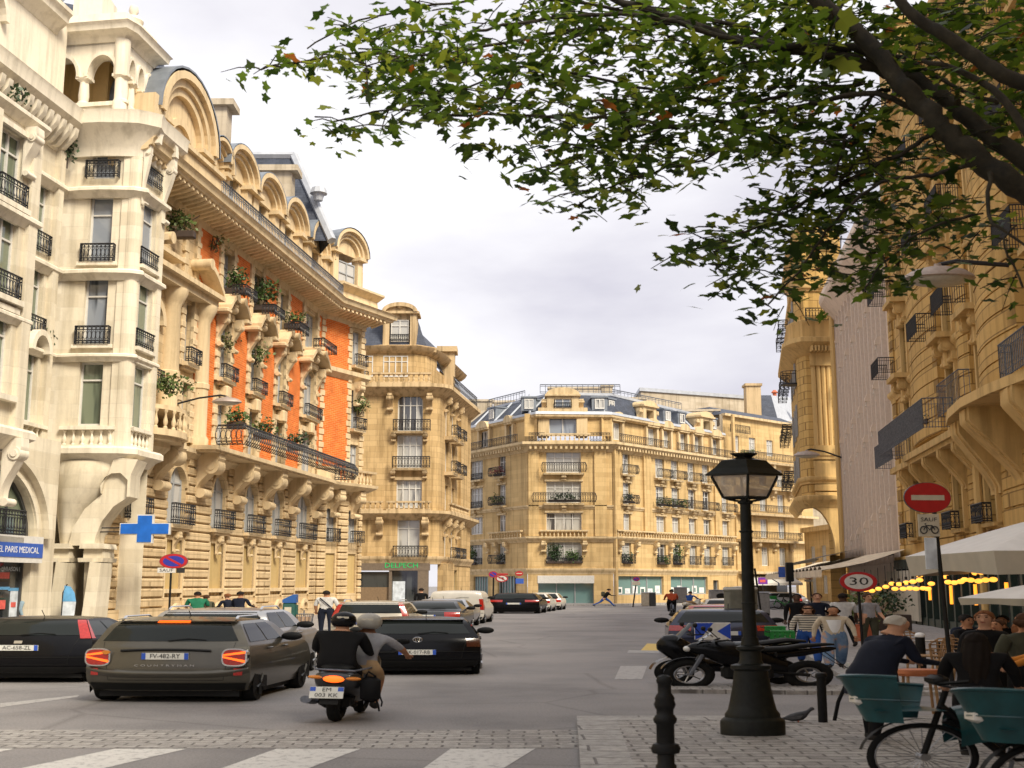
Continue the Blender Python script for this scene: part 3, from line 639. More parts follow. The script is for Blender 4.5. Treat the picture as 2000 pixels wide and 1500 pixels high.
u1, z1 = onF(FG, 36, 1112, -.3); m = MB(); mb_text(m, 'LIVRAISON EXPRESS', .24, LT(u1, .38, z1), .002, .95); spart(m, 'lettering', M_('poster_pale'))
for (x0, x1, y0, y1, mat) in ((0, 20, 1118, 1130, 'poster_red'), (0, 18, 1136, 1146, 'sign_black'), (18, 52, 1154, 1218, 'poster_pale'), (-20, 20, 1146, 1152, 'poster_blue'), (18, 52, 1148, 1154, 'poster_blue'), (-2, 12, 1172, 1190, 'poster_red'), (22, 32, 1176, 1186, 'poster_red')):
    a, b = onF(FG, x0, y1, -.36), onF(FG, x1, y0, -.36); m = MB(); k = .01*(1 if mat == 'poster_pale' else 2); m.fb(a[0], b[0], -.41, -.40+k, a[1], b[1]); spart(m, 'poster', M_(mat))
# blue pharmacy cross on its bracket
c = at(284, 1033, 50); t = thing('pharmacy_cross', 'blue cross shaped sign with pale rim hung on a bracket from the cream pier', 'sign', c)
def cross(k, y0, y1, e=0.):
    a, b, p, q = .34+e, 1.02+e, .3+e, .56+e; m = MB(); m.ext([(-b, -a*.62), (-p, -a*.62), (-p, -q), (p, -q), (p, -a*.62), (b, -a*.62), (b, a*.62), (p, a*.62), (p, q), (-p, q), (-p, a*.62), (-b, a*.62)], 'y', y0, y1); return m
cross(0, -.1, .1, .05).build('rim', M_('white_frame'), t); plain('cross_blue', (.01, .12, .50), .4, 0, .15, 3.); cross(0, -.13, -.1).build('face', M_('cross_blue'), t)
m = MB(); m.tube([(-2.3, .3, .05), (-.9, 0, .05)], .03); m.tube([(-2.3, .3, -.12), (-.9, 0, -.12)], .03); m.build('bracket', M_('iron'), t)
p = at(131, 1222, 48.5); t = thing('feather_flag', 'blue and white feather flag standing beside the cream pier', 'flag', (p.x, 48.5, .13))
m = MB(); prof = [(-.25, .25), (.22, .25), (.3, 1.3), (.22, 1.7), (.05, 1.95), (-.2, 2.0)]; m.ext(prof, 'y', -.015, .015); m.build('cloth', M_('poster_pale'), t); m = MB(); m.ext([(-.24, 1.35), (.298, 1.35), (.22, 1.7), (.05, 1.95), (-.2, 2.0)], 'y', -.02, .02); m.build('blue_band', M_('poster_blue'), t); m = MB(); m.tube([(-.26, 0, 0), (-.26, 0, 1.7), (-.1, 0, 2.05)], .025); m.lathe([(.3, 0), (.3, .06), (.05, .1)], (-.26, 0, 0), 10); m.build('pole', M_('iron'), t)
# ---------- orange brick and stone building ----------
FL = Llat(-25.25)
root = thing('brick_building', 'ornate building of honey stone and orange brick with arched dormers and scroll brackets', 'building', (FL @ Vector((28, 0, 0))))
WO = Wins(root, FL, M_('grey_frame'), M_('pane_shutter'), M_('iron')); HS, HT = M_('honey_stone'), M_('honey_trim')
E0 = wpt(FL, 41.0); FE = frame(E0[0], E0[1], .547, 1); LE = 5.15
US, UE = 11.2, 41.0
bays = [(13.6, 2.), (18.4, 2.), (23.8, 2.), (28.6, 2.), (33.2, 2.), (38.2, 2.7)]
cols = [(23.55, 1.5), (28.2, 1.5), (32.85, 1.5), (38.5, 2.6)]
# walls with their openings
mb = MB(FL); H = []
for u, w_ in bays: H += [(u-w_/2, u+w_/2, 1.55, 4.35), (u-w_/2, u+w_/2, 5.1, 8.0)]
wall_holes(mb, US, UE, 0, 9.2, 0, H, .3)
for u, w_ in bays: arch_fill(mb, u, 8.0, w_, w_*.5 if w_ < 2.2 else .9, -.3, .0); arch_band(mb, u, 8-w_*.5 if w_ < 2.2 else 7.1, w_/2, .2, -.02, .12, None if w_ < 2.2 else .9)
H2 = []
for u, w_ in cols: H2 += [(u-w_/2, u+w_/2, 9.5, 12.3), (u-w_/2, u+w_/2, 13.3, 16.7), (u-w_/2, u+w_/2, 17.9, 20.6)]
H2 += [(18.2, 19.2, 9.5, 12.3), (18.2, 19.2, 13.3, 16.5), (13.4, 15.4, 10, 15.6)]
wall_holes(mb, US, UE, 9.2, 21.6, 0, H2, .4); arch_fill(mb, 14.4, 15.6, 2., 1., -.4, 0)
for u, w_ in cols: arch_fill(mb, u, 16.7, w_, .45, -.4, 0)
mb.T = FE; HE = [(3.75, 4.75, 5.1, 7.4), (3.75, 4.75, 1.55, 4.3), (3.75, 4.75, 9.7, 12.2), (3.75, 4.75, 13.3, 16.2), (3.75, 4.75, 18.0, 20.6), (1.2, 2.3, 5.1, 7.4), (1.2, 2.3, 1.55, 4.3)]
wall_holes(mb, 0, LE, 0, 21.6, 0, HE, .35); mb.box(LE-.02, LE, 0, 10, 0, 21.6)
WO.part(mb, 'wall', HS, F=Matrix())
# rusticated piers: courses of cushioned blocks
mb = MB(FL); edges = [US]+[x for u, w_ in bays for x in (u-w_/2-.12, u+w_/2+.12)]+[UE]
k = 0
for i in range(0, len(edges), 2):
    a, b = edges[i], edges[i+1]
    if b-a < .3: continue
    z = 1.1
    while z < 8.6:
        off = .07 if (k % 2) else .0
        mb.cbox(a+off, b-off, -.15, .05, z, z+.40, .05); z += .47; k += 1
    k = 0
mb.fb(US, UE, -.02, .32, 0, .55); mb.fb(US, UE, -.02, .25, .57, 1.05)
mb.T = FE
for a, b in ((0.1, 1.05), (2.45, 3.6), (4.85, LE+.1)):
    z = 1.1
    while z < 8.6: mb.cbox(a, b, -.2, .05, z, z+.40, .05); z += .47
WO.part(mb, 'rustication', HS, F=Matrix())
# blind panels in the lower openings, carved heads, sills
for F_, u, w_ in [(FL, u, w_) for u, w_ in bays]+[(FE, 4.25, 1.), (FE, 1.75, 1.1)]: mb = MB(F_); mb.fb(u-w_/2-.05, u+w_/2+.05, -.36, -.12, 1.5, 4.4); WO.part(mb, 'blind_panel', M_('blind_panel'), F=Matrix())
mb = MB(FL)
for u, w_ in bays:
    mb.fb(u-w_/2-.25, u+w_/2+.25, -.3, .42, 4.92, 5.1); mb.fb(u-w_/2-.1, u+w_/2+.1, -.3, .3, 4.78, 4.92); scroll(mb, u, 4.75, 1.0, .35, .32)
    mb.fb(u-w_/2, u+w_/2, -.3, .12, 1.75, 1.95); mb.fb(u-w_/2-.12, u-w_/2, -.3, .1, 1.5, 4.4); mb.fb(u+w_/2, u+w_/2+.12, -.3, .1, 1.5, 4.4)
    mb.lathe([(.62, 0), (.62, .5)], (u, -.28, .3), 14, PI, 2*PI) if False else None
    arch_band(mb, u, .62, .42, .22, .25, .42)
    for j in range(4): baluster(mb, u-w_*.36+j*w_*.24, .1, 1.95-.45, .3, .06, 6)
for z, o, h in ((8.75, .4, .3),):
    mb.T = Matrix(); mb.sweep([wpt(FL, US), wpt(FL, UE), wpt(FE, LE), wpt(FE, LE, -6)], [(-.1, z-h), (.06, z-h), (o*.6, z-.05), (o, z+.05), (o, z+h), (-.1, z+h+.05)])
mb.T = Matrix(); mb.sweep([wpt(FL, 40.6), wpt(FL, UE), wpt(FE, LE), wpt(FE, LE, -6)], [(-.1, 16.8), (.06, 16.8), (.25, 17.0), (.45, 17.15), (.45, 17.45), (-.1, 17.5)])
# scroll consoles under the long balcony
mb.T = FL
for u in (16.0, 20.9, 26.05, 30.8, 35.4, 40.3): scroll(mb, u, 8.95, 2.35, 1.25, .85, .05)
# long balcony slab, left stone balcony bowed out, end balcony
mb.fb(19.6, 40.6, 0, 1.55, 9.0, 9.22); mb.fb(19.7, 40.5, 0, 1.4, 8.9, 9.0)
for z0, z1, r in ((8.45, 8.7, 1.5), (8.7, 8.9, 2.1), (8.9, 9.2, 2.35), (10.1, 10.3, 2.25)):
    mb.ext([(14.3+r*1.05*math.cos(a), -r*.85*math.sin(a)) for a in [PI*k/16 for k in range(17)]][::-1], 'z', z0, z1)
mb.lathe([(.5, 7.2), (.8, 7.8), (1.4, 8.4), (1.5, 8.5)], (14.3, 0, 0), 16, PI, 2*PI, 1.05, .85)
for k in range(13):
    a = PI+PI*(k+.5)/13; baluster(mb, 14.3+2.2*1.05*math.cos(a), 2.2*.85*math.sin(a), 9.2, .92, .11)
mb.T = FE
mb.T = Matrix(); eb = [wpt(FL, 40.2, .2), wpt(FE, .6, 1.0), wpt(FE, LE+.2, 1.0), wpt(FE, LE+.9, 0), wpt(FE, LE+.9, -4)]
mb.sweep(eb, [(-1.2, 8.7), (-.3, 8.7), (.3, 9.0), (.35, 9.2), (-1.2, 9.22)]); mb.sweep(eb, [(-.2, 10.05), (.2, 10.05), (.25, 10.2), (-.2, 10.25)]); mb.sweep(eb[:2], [(-.1, 9.2), (.1, 9.2), (.1, 10.1), (-.1, 10.1)])
mb.T = FE
for k in range(11): baluster(mb, .8+k*.42, -1.0, 9.2, .87, .1)
mb.fb(.6, 1.0, .9, 1.12, 9.2, 10.1); mb.fb(2.8, 3.2, .9, 1.12, 9.2, 10.1); scroll(mb, 4.3, 8.7, 1.9, .9, .6); scroll(mb, 1.9, 8.7, 1.9, .9, .6)
WO.part(mb, 'balcony', HT, 35, F=Matrix())
# window surrounds, broken pediments and scrolled brackets of the brick floors
for u, w_ in cols+[(18.7, 1.)]:
    mb = MB(FL)
    for z0, z1 in ((9.3, 12.4), (13.1, 16.9), (17.7, 21.2)):
        for s_ in (-1, 1):
            x = u+s_*(w_/2+.2); mb.fb(x-.2, x+.2, -.05, .16, z0, z1)
            zz = z0
            while zz < z1-.3: mb.cbox(x-.2+(0 if s_ > 0 else -.12), x+.2+(.12 if s_ > 0 else 0), -.2, .02, zz, zz+.32, .03); zz += .66
    mb.fb(u-w_/2-.3, u+w_/2+.3, -.3, .45, 13.1, 13.3); mb.fb(u-w_/2-.15, u+w_/2+.15, -.3, .3, 12.95, 13.1)
    mb.fb(u-w_/2-.25, u+w_/2+.25, -.1, .2, 12.3, 12.6); WO.part(mb, 'window_surround', HT, 35, F=Matrix())
for u, w_ in cols:
    mb = MB(FL); hw = w_/2+.25
    mb.fb(u-hw, u+hw, -.05, .25, 16.75, 17.15)
    for s_ in (-1, 1):
        scroll(mb, u+s_*(hw+.05), 16.9, 1.9, .62, .34, .08)
        # raking half of the broken pediment, ending in a scroll
        n = 9; P0 = [(u+s_*(hw+.45)*(1-.62*k/n), 16.95+.75*math.sin(PI*.5*k/n)**1.2) for k in range(n+1)]
        pl_ = P0+[(a, b+.28) for a, b in P0[::-1]]
        mb.ext(pl_ if s_ > 0 else pl_[::-1], 'y', -1.0, .1)
        cx, cz = P0[-1][0], P0[-1][1]+.12; mb.ext([(cx+.24*math.cos(a), cz+.24*math.sin(a)) for a in [2*PI*k/12 for k in range(12)]], 'y', -1.05, -.0)
        mb.cbox(u+s_*(hw+.5)-.3, u+s_*(hw+.5)+.3, -.95, .1, 16.75, 17.0, .05)
    mb.fb(u-w_/2-.1, u+w_/2+.1, 0, .85, 17.7, 17.88); scroll(mb, u, 17.6, .9, .7, .5, .0)
    mb.cbox(u-.35, u+.35, -.5, .05, 12.2, 12.95, .08); WO.part(mb, 'broken_pediment', HT, 35, F=Matrix())
mb = MB(FL)
# left pavilion: fluted half columns, entablature with scroll pediment
for u in (16.6, 20.3):
    mb.lathe([(.62, 9.2), (.62, 9.6), (.5, 9.8), (.5, 12.2), (.56, 12.25), (.56, 12.5), (.5, 12.55), (.46, 15.8), (.6, 16.1), (.78, 16.5), (.78, 16.7)], (u, -.1, 0), 18)
mb.fb(12., 20.9, 0, .75, 16.7, 17.1); mb.fb(12, 21.1, 0, 1.05, 17.1, 17.35)
for s_, cx in ((-1, 13.2), (1, 20.2)):
    P0 = [(cx-s_*2.0*k/10+s_*.9, 17.35+1.15*math.sin(PI*.5*k/10)) for k in range(11)]; q = P0+[(a, b+.3) for a, b in P0[::-1]]
    mb.ext(q if s_ > 0 else q[::-1], 'y', -1.0, .1); a_, b_ = P0[-1]; mb.ext([(a_+.3*math.cos(t), b_+.15+.3*math.sin(t)) for t in [2*PI*k/12 for k in range(12)]], 'y', -1.1, 0)
arch_band(mb, 14.4, 14.6, 1.0, .35, -.02, .3)
mb.fb(12.9, 16.2, 0, .9, 17.9, 18.1)
WO.part(mb, 'pavilion_order', HT, 35, F=Matrix()); mb = MB(FE)
# quoins on the canted end
for x, s_ in ((3.45, -1), (.2, 1), (4.95, 1)):
    mb = MB(FE); z = 9.3; k = 0
    while z < 21: mb.cbox(x-.2-(.14 if k % 2 and s_ < 0 else 0), x+.2+(.14 if k % 2 and s_ > 0 else 0), -.14, .05, z, z+.4, .03); z += .46; k += 1
    WO.part(mb, 'quoin', HT, 35, F=Matrix())
mb = MB(FE); mb.fb(3.5, 5.0, -.05, .5, 13.1, 13.3); mb.fb(3.5, 5.0, -.05, .5, 17.8, 18.0); scroll(mb, 4.25, 16.8, 1.8, .7, .5, 0)
WO.part(mb, 'window_sill', HT, 35, F=Matrix())
# brick panels
for F_, a, b, c, d in ((FL, 19.75, 22.3, 9.5, 21.4), (FL, 24.85, 26.95, 9.5, 21.4), (FL, 29.5, 31.6, 9.5, 21.4), (FL, 34.15, 36.65, 9.5, 21.4), (FL, 40.3, 40.98, 9.5, 21.4), (FE, .05, 3.4, 9.6, 16.75), (FE, .05, 3.4, 17.5, 21.4)):
    mb = MB(); mb.fb(a, b, -.03, .07, c, d); WO.part(mb, 'brick_panel', M_('orange_brick'), F=F_)
# cornice with its rolls
mb = MB(); ring = [wpt(FL, US-1), wpt(FL, UE), wpt(FE, LE), wpt(FE, LE, -7)]
mb.sweep(ring, [(-.3, 20.9), (.1, 20.9), (.14, 21.1), (.3, 21.25), (.36, 21.3), (1.55, 21.62), (1.6, 21.75), (1.75, 21.8), (1.8, 22.05), (1.92, 22.15), (-.5, 22.2)])
mb.T = FL; u = US
while u < UE+1.2:
    mb.tube([(u, -.3, 21.22), (u, -.9, 21.36), (u, -1.5, 21.5)], [.13, .15, .13], 8); u += .52
mb.T = FE
for k in range(11): mb.tube([(.7+k*.5, -.3, 21.22), (.7+k*.5, -1.5, 21.5)], .13, 8)
mb.T = Matrix(); mb.sweep([wpt(FL, 40.8, 1.2), wpt(FE, .5, 1.1), wpt(FE, LE+.1, 1.1), wpt(FE, LE+.8, .2), wpt(FE, LE+.8, -5)], [(-.5, 22.2), (.1, 22.2), (.0, 22.9), (.35, 23.2), (.5, 23.3), (.5, 23.45), (-.5, 23.5)])
# raised parapet over the left pavilion
mb.T = FL; mb.fb(US-1, 18.2, .2, 1.75, 22.2, 22.9); mb.fb(US-1, 18.3, .2, 1.95, 22.9, 23.1)
WO.part(mb, 'cornice', HT, 40, F=Matrix())
# attic storey and dormers
mb = MB(FL); wall_holes(mb, US, 44, 22, 25.6, -.25, [(c-.95, c+.95, 22.6, 25.5) for c in (24.5, 29.2, 33.9, 39.7)], .5)
mb.T = FE; mb.fb(0, LE, -.5, -.2, 22, 25.4)
mb.T = FL
def dormer(u, hw, z0, zs, rise, w0, dep, win=True):
    mb.fb(u-hw+.1, u-hw*.62, w0-.6, w0, z0, zs); mb.fb(u+hw*.62, u+hw-.1, w0-.6, w0, z0, zs)
    mb.fb(u-hw-.12, u-hw*.55, w0-.6, w0+.3, zs-.3, zs-.05); mb.fb(u+hw*.55, u+hw+.12, w0-.6, w0+.3, zs-.3, zs-.05)
    arch_band(mb, u, zs-.05, hw*.66, hw*.14, w0-.5, w0+.02, rise*.66, 16); arch_band(mb, u, zs-.05, hw*.8, hw*.16, w0-.5, w0+.2, rise*.8, 16); arch_band(mb, u, zs-.05, hw*.94, hw*.12, w0-dep, w0+.45, rise*.94, 16)
    mb.ext([(u+hw*.68*math.cos(a), zs-.06+rise*.68*math.sin(a)) for a in [PI*k/14 for k in range(15)]], 'y', -w0+.28, -w0+.4)
DM = [(24.5, 2.2, 25.4, 1.65), (29.2, 2.3, 25.4, 1.6), (33.9, 2.25, 25.4, 1.65), (39.7, 2.6, 25.5, 1.8), (21.3, 1.45, 24.9, 1.5)]
WO.part(mb, 'attic', HT, 40, F=Matrix())
for u, hw, zs, ri in DM: mb = MB(FL); dormer(u, hw, 22.2, zs, ri, .15, 2.5); WO.part(mb, 'dormer', HT, 40, F=Matrix())
mb = MB(FE); dormer(2.9, 1.9, 22.2, 26.3, 1.7, .1, 2.6); WO.part(mb, 'dormer', HT, 40, F=Matrix()); mb = MB(FL)
# great arched gable of the left pavilion
dormer(16.2, 3.2, 22.9, 24.7, 2.9, .5, 4.); mb.fb(12.2, 13.2, -.3, .8, 22.9, 25.2); arch_band(mb, 16.2, 23.9, 1.2, .35, .05, .4)
mb.fb(13.1, 19.2, -3, -.2, 23, 25.4)
WO.part(mb, 'gable', HT, 40, F=Matrix())
# zinc hoods, roofs and the tall mansard tower
for u, hw, zs, ri in DM+[(16.2, 3.3, 24.7, 2.95)]:
    mb = MB(FL); w0 = .6 if hw < 2.9 else .95
    for k in range(14):
        a, b = PI*k/14, PI*(k+1)/14; r0, r1 = 1.075, 1.11
        mb.add([(u+hw*r0*math.cos(a), -w0, zs+ri*r0*math.sin(a)), (u+hw*r0*math.cos(b), -w0, zs+ri*r0*math.sin(b)), (u+hw*r1*math.cos(b), -w0, zs+ri*r1*math.sin(b)), (u+hw*r1*math.cos(a), -w0, zs+ri*r1*math.sin(a)),
                (u+hw*r1*math.cos(a), 3., zs+ri*r1*math.sin(a)), (u+hw*r1*math.cos(b), 3., zs+ri*r1*math.sin(b))], [(0, 1, 2, 3), (3, 2, 5, 4)])
    WO.part(mb, 'dormer_hood', M_('zinc'), 45, F=Matrix())
mb = MB(FE)
for k in range(14):
    a, b = PI*k/14, PI*(k+1)/14; mb.add([(2.9+2.05*math.cos(a), -.6, 26.3+1.85*math.sin(a)), (2.9+2.05*math.cos(b), -.6, 26.3+1.85*math.sin(b)), (2.9+2.05*math.cos(b), 3, 26.3+1.85*math.sin(b)), (2.9+2.05*math.cos(a), 3, 26.3+1.85*math.sin(a))], [(0, 1, 2, 3)])
WO.part(mb, 'dormer_hood', M_('zinc'), 45, F=Matrix())
for u in (22., 26.9, 31.6, 36.6):       # small round zinc bullseye hoods higher up the slope
    mb = MB(FL); mb.lathe([(.0, 27.5), (.4, 27.4), (.75, 26.8), (.8, 25.6)], (u+2.4, 2.2, 0), 12); WO.part(mb, 'bullseye_hood', M_('zinc'), 45, F=Matrix())
mb = MB(FL)
mb.add([(US, .4, 25.5), (44, .4, 25.5), (44, 3.6, 28.2), (US, 3.6, 28.2), (44, 12, 28.6), (US, 12, 28.6)], [(0, 1, 2, 3), (3, 2, 4, 5)])
WO.part(mb, 'roof', M_('slate'), F=FL)
def P_(px, py, Y): v = at(px, py, Y); return (v.x, v.y, v.z)
t0, t1, t2, t3 = P_(470, 304, 80), P_(574, 304, 80), P_(648, 470, 77), P_(400, 470, 77)
mb = MB(); bk = lambda q, d: (q[0]-.4*d, q[1]+d, q[2])
mb.add([t0, t1, t2, t3, bk(t0, 5), bk(t1, 5), bk(t2, 14), bk(t3, 14)], [(3, 2, 1, 0), (2, 6, 5, 1), (0, 1, 5, 4)])
WO.part(mb, 'mansard', M_('slate'), F=Matrix())
mb = MB(); mb.tube([t1, t2], .32, 6); mb.tube([t0, t1], .3, 6); mb.tube([t1, bk(t1, 5)], .3, 6); q = P_(622, 392, 77.6); mb.lathe([(.3, 0), (.4, .45), (.62, .5), (.5, .9), (.1, 1.1)], q, 10); WO.part(mb, 'ridge_flashing', M_('pale_zinc'), F=Matrix())
for (x0, x1, y0, y1, Y) in ((512, 566, 335, 450, 75.5), (410, 440, 207, 300, 70)):
    a, b = at(x0, y0, Y), at(x1, y1, Y); mb = MB(); mb.box(a.x, b.x, Y, Y+1.3, b.z-1, a.z); mb.box(a.x-.3, b.x+.45, Y-.3, Y+1.5, a.z, a.z+.4)
    o = WO.part(mb, 'chimney', M_('party_wall'), F=Matrix())
    m = MB(); m.lathe([(.2, 0), (.15, .8)], (a.x+.5, Y+.6, a.z+.4), 8); q = m.build('chimney_pot', M_('clay_pot'), o); q.matrix_local = LT(*[-c for c in root.location])
# windows
for u, w_ in bays: WO.win(u, 5.1, w_, 2.9, -.26, 2 if w_ < 2.2 else 3); WO.rail(u, 5.1, w_+.3, 1.0, .32, .25, step=.22)
for u, w_ in cols+[(18.7, 1.0)]:
    for z, h in ((9.5, 2.8), (13.3, 3.4), (17.9, 2.7))[:3 if u > 20 else 2]:
        WO.win(u, z, w_, h, -.33, 2 if w_ < 2 else 3)
        if z > 13 and z < 14: WO.rail(u, z, w_+.35, .75, .32, .3, step=.2)
    if u > 20: WO.rail(u, 17.88, w_+.3, .6, .78, .75, step=.2)
WO.win(14.4, 10, 2., 5.6, -.33, 2); WO.rail(14.4, 11.4, 2.1, .9, .25, .2)
for z, h in ((5.1, 2.3), (9.7, 2.5), (13.3, 2.9), (18, 2.6)):
    WO.win(4.25, z, 1., h, -.3, 2, F=FE)
    if z != 9.7: WO.rail(4.25, z, 1.3, .8, .35, .3, F=FE)
WO.win(1.75, 5.1, 1.1, 2.3, -.3, 2, F=FE); WO.rail(1.75, 5.1, 1.4, .9, .2, .15, F=FE)
for u in (24.5, 29.2, 33.9, 39.7): WO.win(u, 22.6, 1.9, 2.9, -.7, 2)
WO.win(2.9, 22.4, 2., 3.2, -.15, 2, F=FE)
# the long black balcony railing (bellied), its returns, and the pale roof railing
WO.rail(30.2, 9.22, 20.6, 1.05, 1.42, 1.4, step=.3, belly=.3, r=.02)
WO.iron = M_('grey_iron')
WO.rail(29.6, 22.2, 23.2, .95, 1.5, 0, step=.26, r=.024)
# potted plants standing on the balconies and ledges
def planter(px, py, Y, w_, fol, n, lab, lm='leaf_a', pot=True, grp='potted plants on the brick building'):
    c = at(px, py, Y); t = thing('balcony_plant', lab, 'plant', c, grp)
    if pot: m = MB(); m.cbox(-w_*.5, w_*.5, -.22, .22, 0, .38, .05); m.build('planter_box', M_('dark_planter'), t)
    m = MB(); foliage(m, (0, 0, .38+fol[2]*.75), *fol, n, .17, rnd); m.build('foliage', M_(lm), t)
    m = MB()
    for k in range(5): m.tube([(rnd.uniform(-.3, .3)*w_, 0, .3), (rnd.uniform(-.6, .6)*w_, rnd.uniform(-.2, .2), .5+fol[2])], .025, 4)
    m.build('stem', M_('dark_planter'), t)
def yl(u): return 40+u*.9896
planter(338, 466, yl(16.2), 2.2, (1.15, .6, .75), 330, 'broad green bush in a dark box on the highest ledge beside the cream tower', 'leaf_b')
planter(462, 576, yl(23.9), 1.5, (.85, .5, .7), 240, 'green and pale bush in a dark box between the two leftmost brick strips', 'leaf_a')
planter(517, 608, yl(28.6), 1.4, (.95, .6, 1.1), 380, 'tallest dark green bush in a box, high among the brick strips', 'leaf_a')
planter(578, 643, yl(33.4), 1.5, (.95, .5, .45), 190, 'low bright green bush in a dark box, the farthest one below the cornice', 'leaf_b')
planter(440, 694, yl(23.6), .8, (.7, .4, .6), 120, 'thin yellowish shrub in the leftmost window between brick strips', 'leaf_c', False)
planter(503, 722, yl(28.2), .8, (.65, .4, .65), 130, 'grey green shrub in the second window between brick strips', 'leaf_b', False)
planter(328, 783, yl(14.3), 1.2, (1.15, .7, .5), 330, 'rounded green bush on the bowed stone balcony beside the cream tower', 'leaf_b', False)
planter(462, 838, yl(22.6), 1.0, (.85, .5, .4), 190, 'green bush behind the long black balcony railing, leftmost of three', 'leaf_a')
planter(513, 858, yl(26.6), 1.0, (.95, .5, .4), 200, 'dark green bush behind the long black balcony railing, middle of three', 'leaf_a')
planter(577, 880, yl(32.4), 1.0, (.85, .5, .4), 170, 'green bush behind the long black balcony railing, farthest of three', 'leaf_d')
planter(705, 818, 84.5, .8, (.75, .5, .75), 230, 'bright green plant spilling from the canted end window beside the orange brick', 'leaf_b', False)
planter(418, 500, yl(21.), .6, (.55, .4, .5), 90, 'small yellow green plant by the top of the first orange brick strip', 'leaf_c', False)
# wall lamps of the street
def wall_lamp(px, py, Y, dx, dy, s, lab):
    """lantern dish hung from a long arm; (dx,dy) leads back to the wall"""
    c = at(px, py, Y); t = thing('wall_lamp', lab, 'lamp', c, 'wall mounted street lamps'); q = 1.7
    m = MB(); m.lathe([(.5*s*q*.99, -.02*s), (.52*s*q, .0), (.5*s*q, .07*s), (.38*s*q, .2*s), (.18*s*q, .29*s), (.06*s*q, .31*s), (.06*s*q, .38*s)], n=24, sy=.6); m.build('lamp_shade', MATS.get('lamp_zinc') or plain('lamp_zinc', (.36, .29, .25), .5, .2, .15), t, 40)
    m = MB(); m.ell((0, 0, -.02*s), .44*s*q, .27*s*q, .16*s, 20, 6, z0=-1., z1=0.); m.build('lamp_glass', MATS.get('lamp_glass') or plain('lamp_glass', (.42, .39, .33), .25, 0, .1), t, 60)
    m = MB(); m.tube([(0, 0, .36*s), (dx*.12, dy*.12, .44*s), (dx*.5, dy*.5, .30*s), (dx, dy, -.1*s)], [.05*s, .06*s, .055*s, .06*s], 7); m.box(dx-.08, dx+.08, dy-.12, dy+.12, -.35*s, .2*s); m.build('arm', M_('iron'), t)
wall_lamp(443, 786, 57.2, -2.9, .4, .85, 'street lamp on a long arm in front of the orange brick wall')
# ---------- third building, with its rounded corner and a pharmacy-green shop sign ----------
F3 = frame(-15.6, 100, 1, 0); W3 = 8.5; F3S = frame(-15.6+W3+.9, 100.9, .145, 1); LS = 14.5
root = thing('corner_apartment_house', 'amber stone apartment house with a green lettered shop and a domed dormer', 'building', (-10, 100, 0))
W_ = Wins(root, F3, M_('white_frame'), M_('pane_curtain'), M_('iron'))
corner = [(F3 @ Vector((W3, 0, 0))).xy.to_tuple(), (-15.6+W3+.55, 100.22), (-15.6+W3+.82, 100.55), (F3S @ Vector((0, 0, 0))).xy.to_tuple()]
path = [(-15.6, 100)]+corner+[wpt(F3S, LS)]
u0 = 6.75; fl = [(4.4, 3.5, 1.9), (8.6, 2.4, 2.2), (12.0, 2.9, 2.2), (15.2, 3.3, 2.2)]
mb = MB(F3); wall_holes(mb, 0, W3, 4.2, 19.2, 0, [(u0-w_/2, u0+w_/2, z, z+h) for z, h, w_ in fl], .35)
arch_fill(mb, u0, 18.5, 2.2, .7, -.35, 0)
mb.T = F3S; hs = []
for u in (2.6, 5.6): hs += [(u-.65, u+.65, z, z+h-.2) for z, h, w_ in fl]
wall_holes(mb, 0, LS, 4.2, 19.2, 0, hs, .35); mb.fb(8, 11.5, -.05, .25, 4.2, 19)
mb.T = Matrix()
for i in range(3):
    a, b = corner[i], corner[i+1]; mb.add([(a[0], a[1], 4.2), (b[0], b[1], 4.2), (b[0], b[1], 19.2), (a[0], a[1], 19.2)], [(0, 1, 2, 3)])
# attic ring set back
ins = [(-15.6, 101), (-8.6, 101), (-7.6, 101.8), wpt(F3S, 3, -1.1), wpt(F3S, LS, -1.1)]
for i in range(4):
    a, b = ins[i], ins[i+1]; mb.add([(a[0], a[1], 19), (b[0], b[1], 19), (b[0], b[1], 22.8 if i < 3 else 21.4), (a[0], a[1], 22.8 if i < 3 else 21.4)], [(0, 1, 2, 3)])
W_.part(mb, 'wall', M_('amber_stone'), F=Matrix())
mb = MB()
for z, o, h in ((4.3, .35, .3), (19.0, 1.0, .45), (8.1, .9, .35)):
    mb.sweep(path, [(-.1, z-h*1.6), (.1, z-h*1.5), (o*.4, z-h), (o*.8, z-.1), (o, z), (o, z+h*.7), (-.1, z+h*.75)])
mb.sweep(ins, [(-.1, 22.3), (.1, 22.3), (.5, 22.6), (.7, 22.9), (-.1, 23.0)])
mb.T = F3; balustrade(mb, .3, 4.6, .85, 8.35, .8, .4); balustrade(mb, 4.9, W3+.2, .85, 8.35, .8, .4); balustrade(mb, 3.4, W3+.1, .95, 19.3, .95, .42)
mb.T = F3S; balustrade(mb, .6, 9.5, .85, 8.35, .8, .4)
mb.T = F3
for z, h, w_ in fl: mb.fb(u0-w_/2-.25, u0+w_/2+.25, -.05, .14, z+h, z+h+.25); mb.fb(u0-w_/2-.3, u0+w_/2+.3, -.05, .5 if z > 9 else .2, z-.2, z)
for u in (1.5, 4.3, 8.2): scroll(mb, u, 7.8, 1.6, .75, .5)
for u in (5.0, 8.45, 1.0): scroll(mb, u, 18.5, 1.5, .7, .45)
for x in (u0-1.4, u0+1.35): scroll(mb, x, 11.9, .8, .5, .3); scroll(mb, x, 15.1, .8, .5, .3)
mb.T = F3S
for u in (1.3, 4.1, 7.1): scroll(mb, u, 7.8, 1.6, .75, .5); scroll(mb, u, 18.5, 1.3, .7, .4)
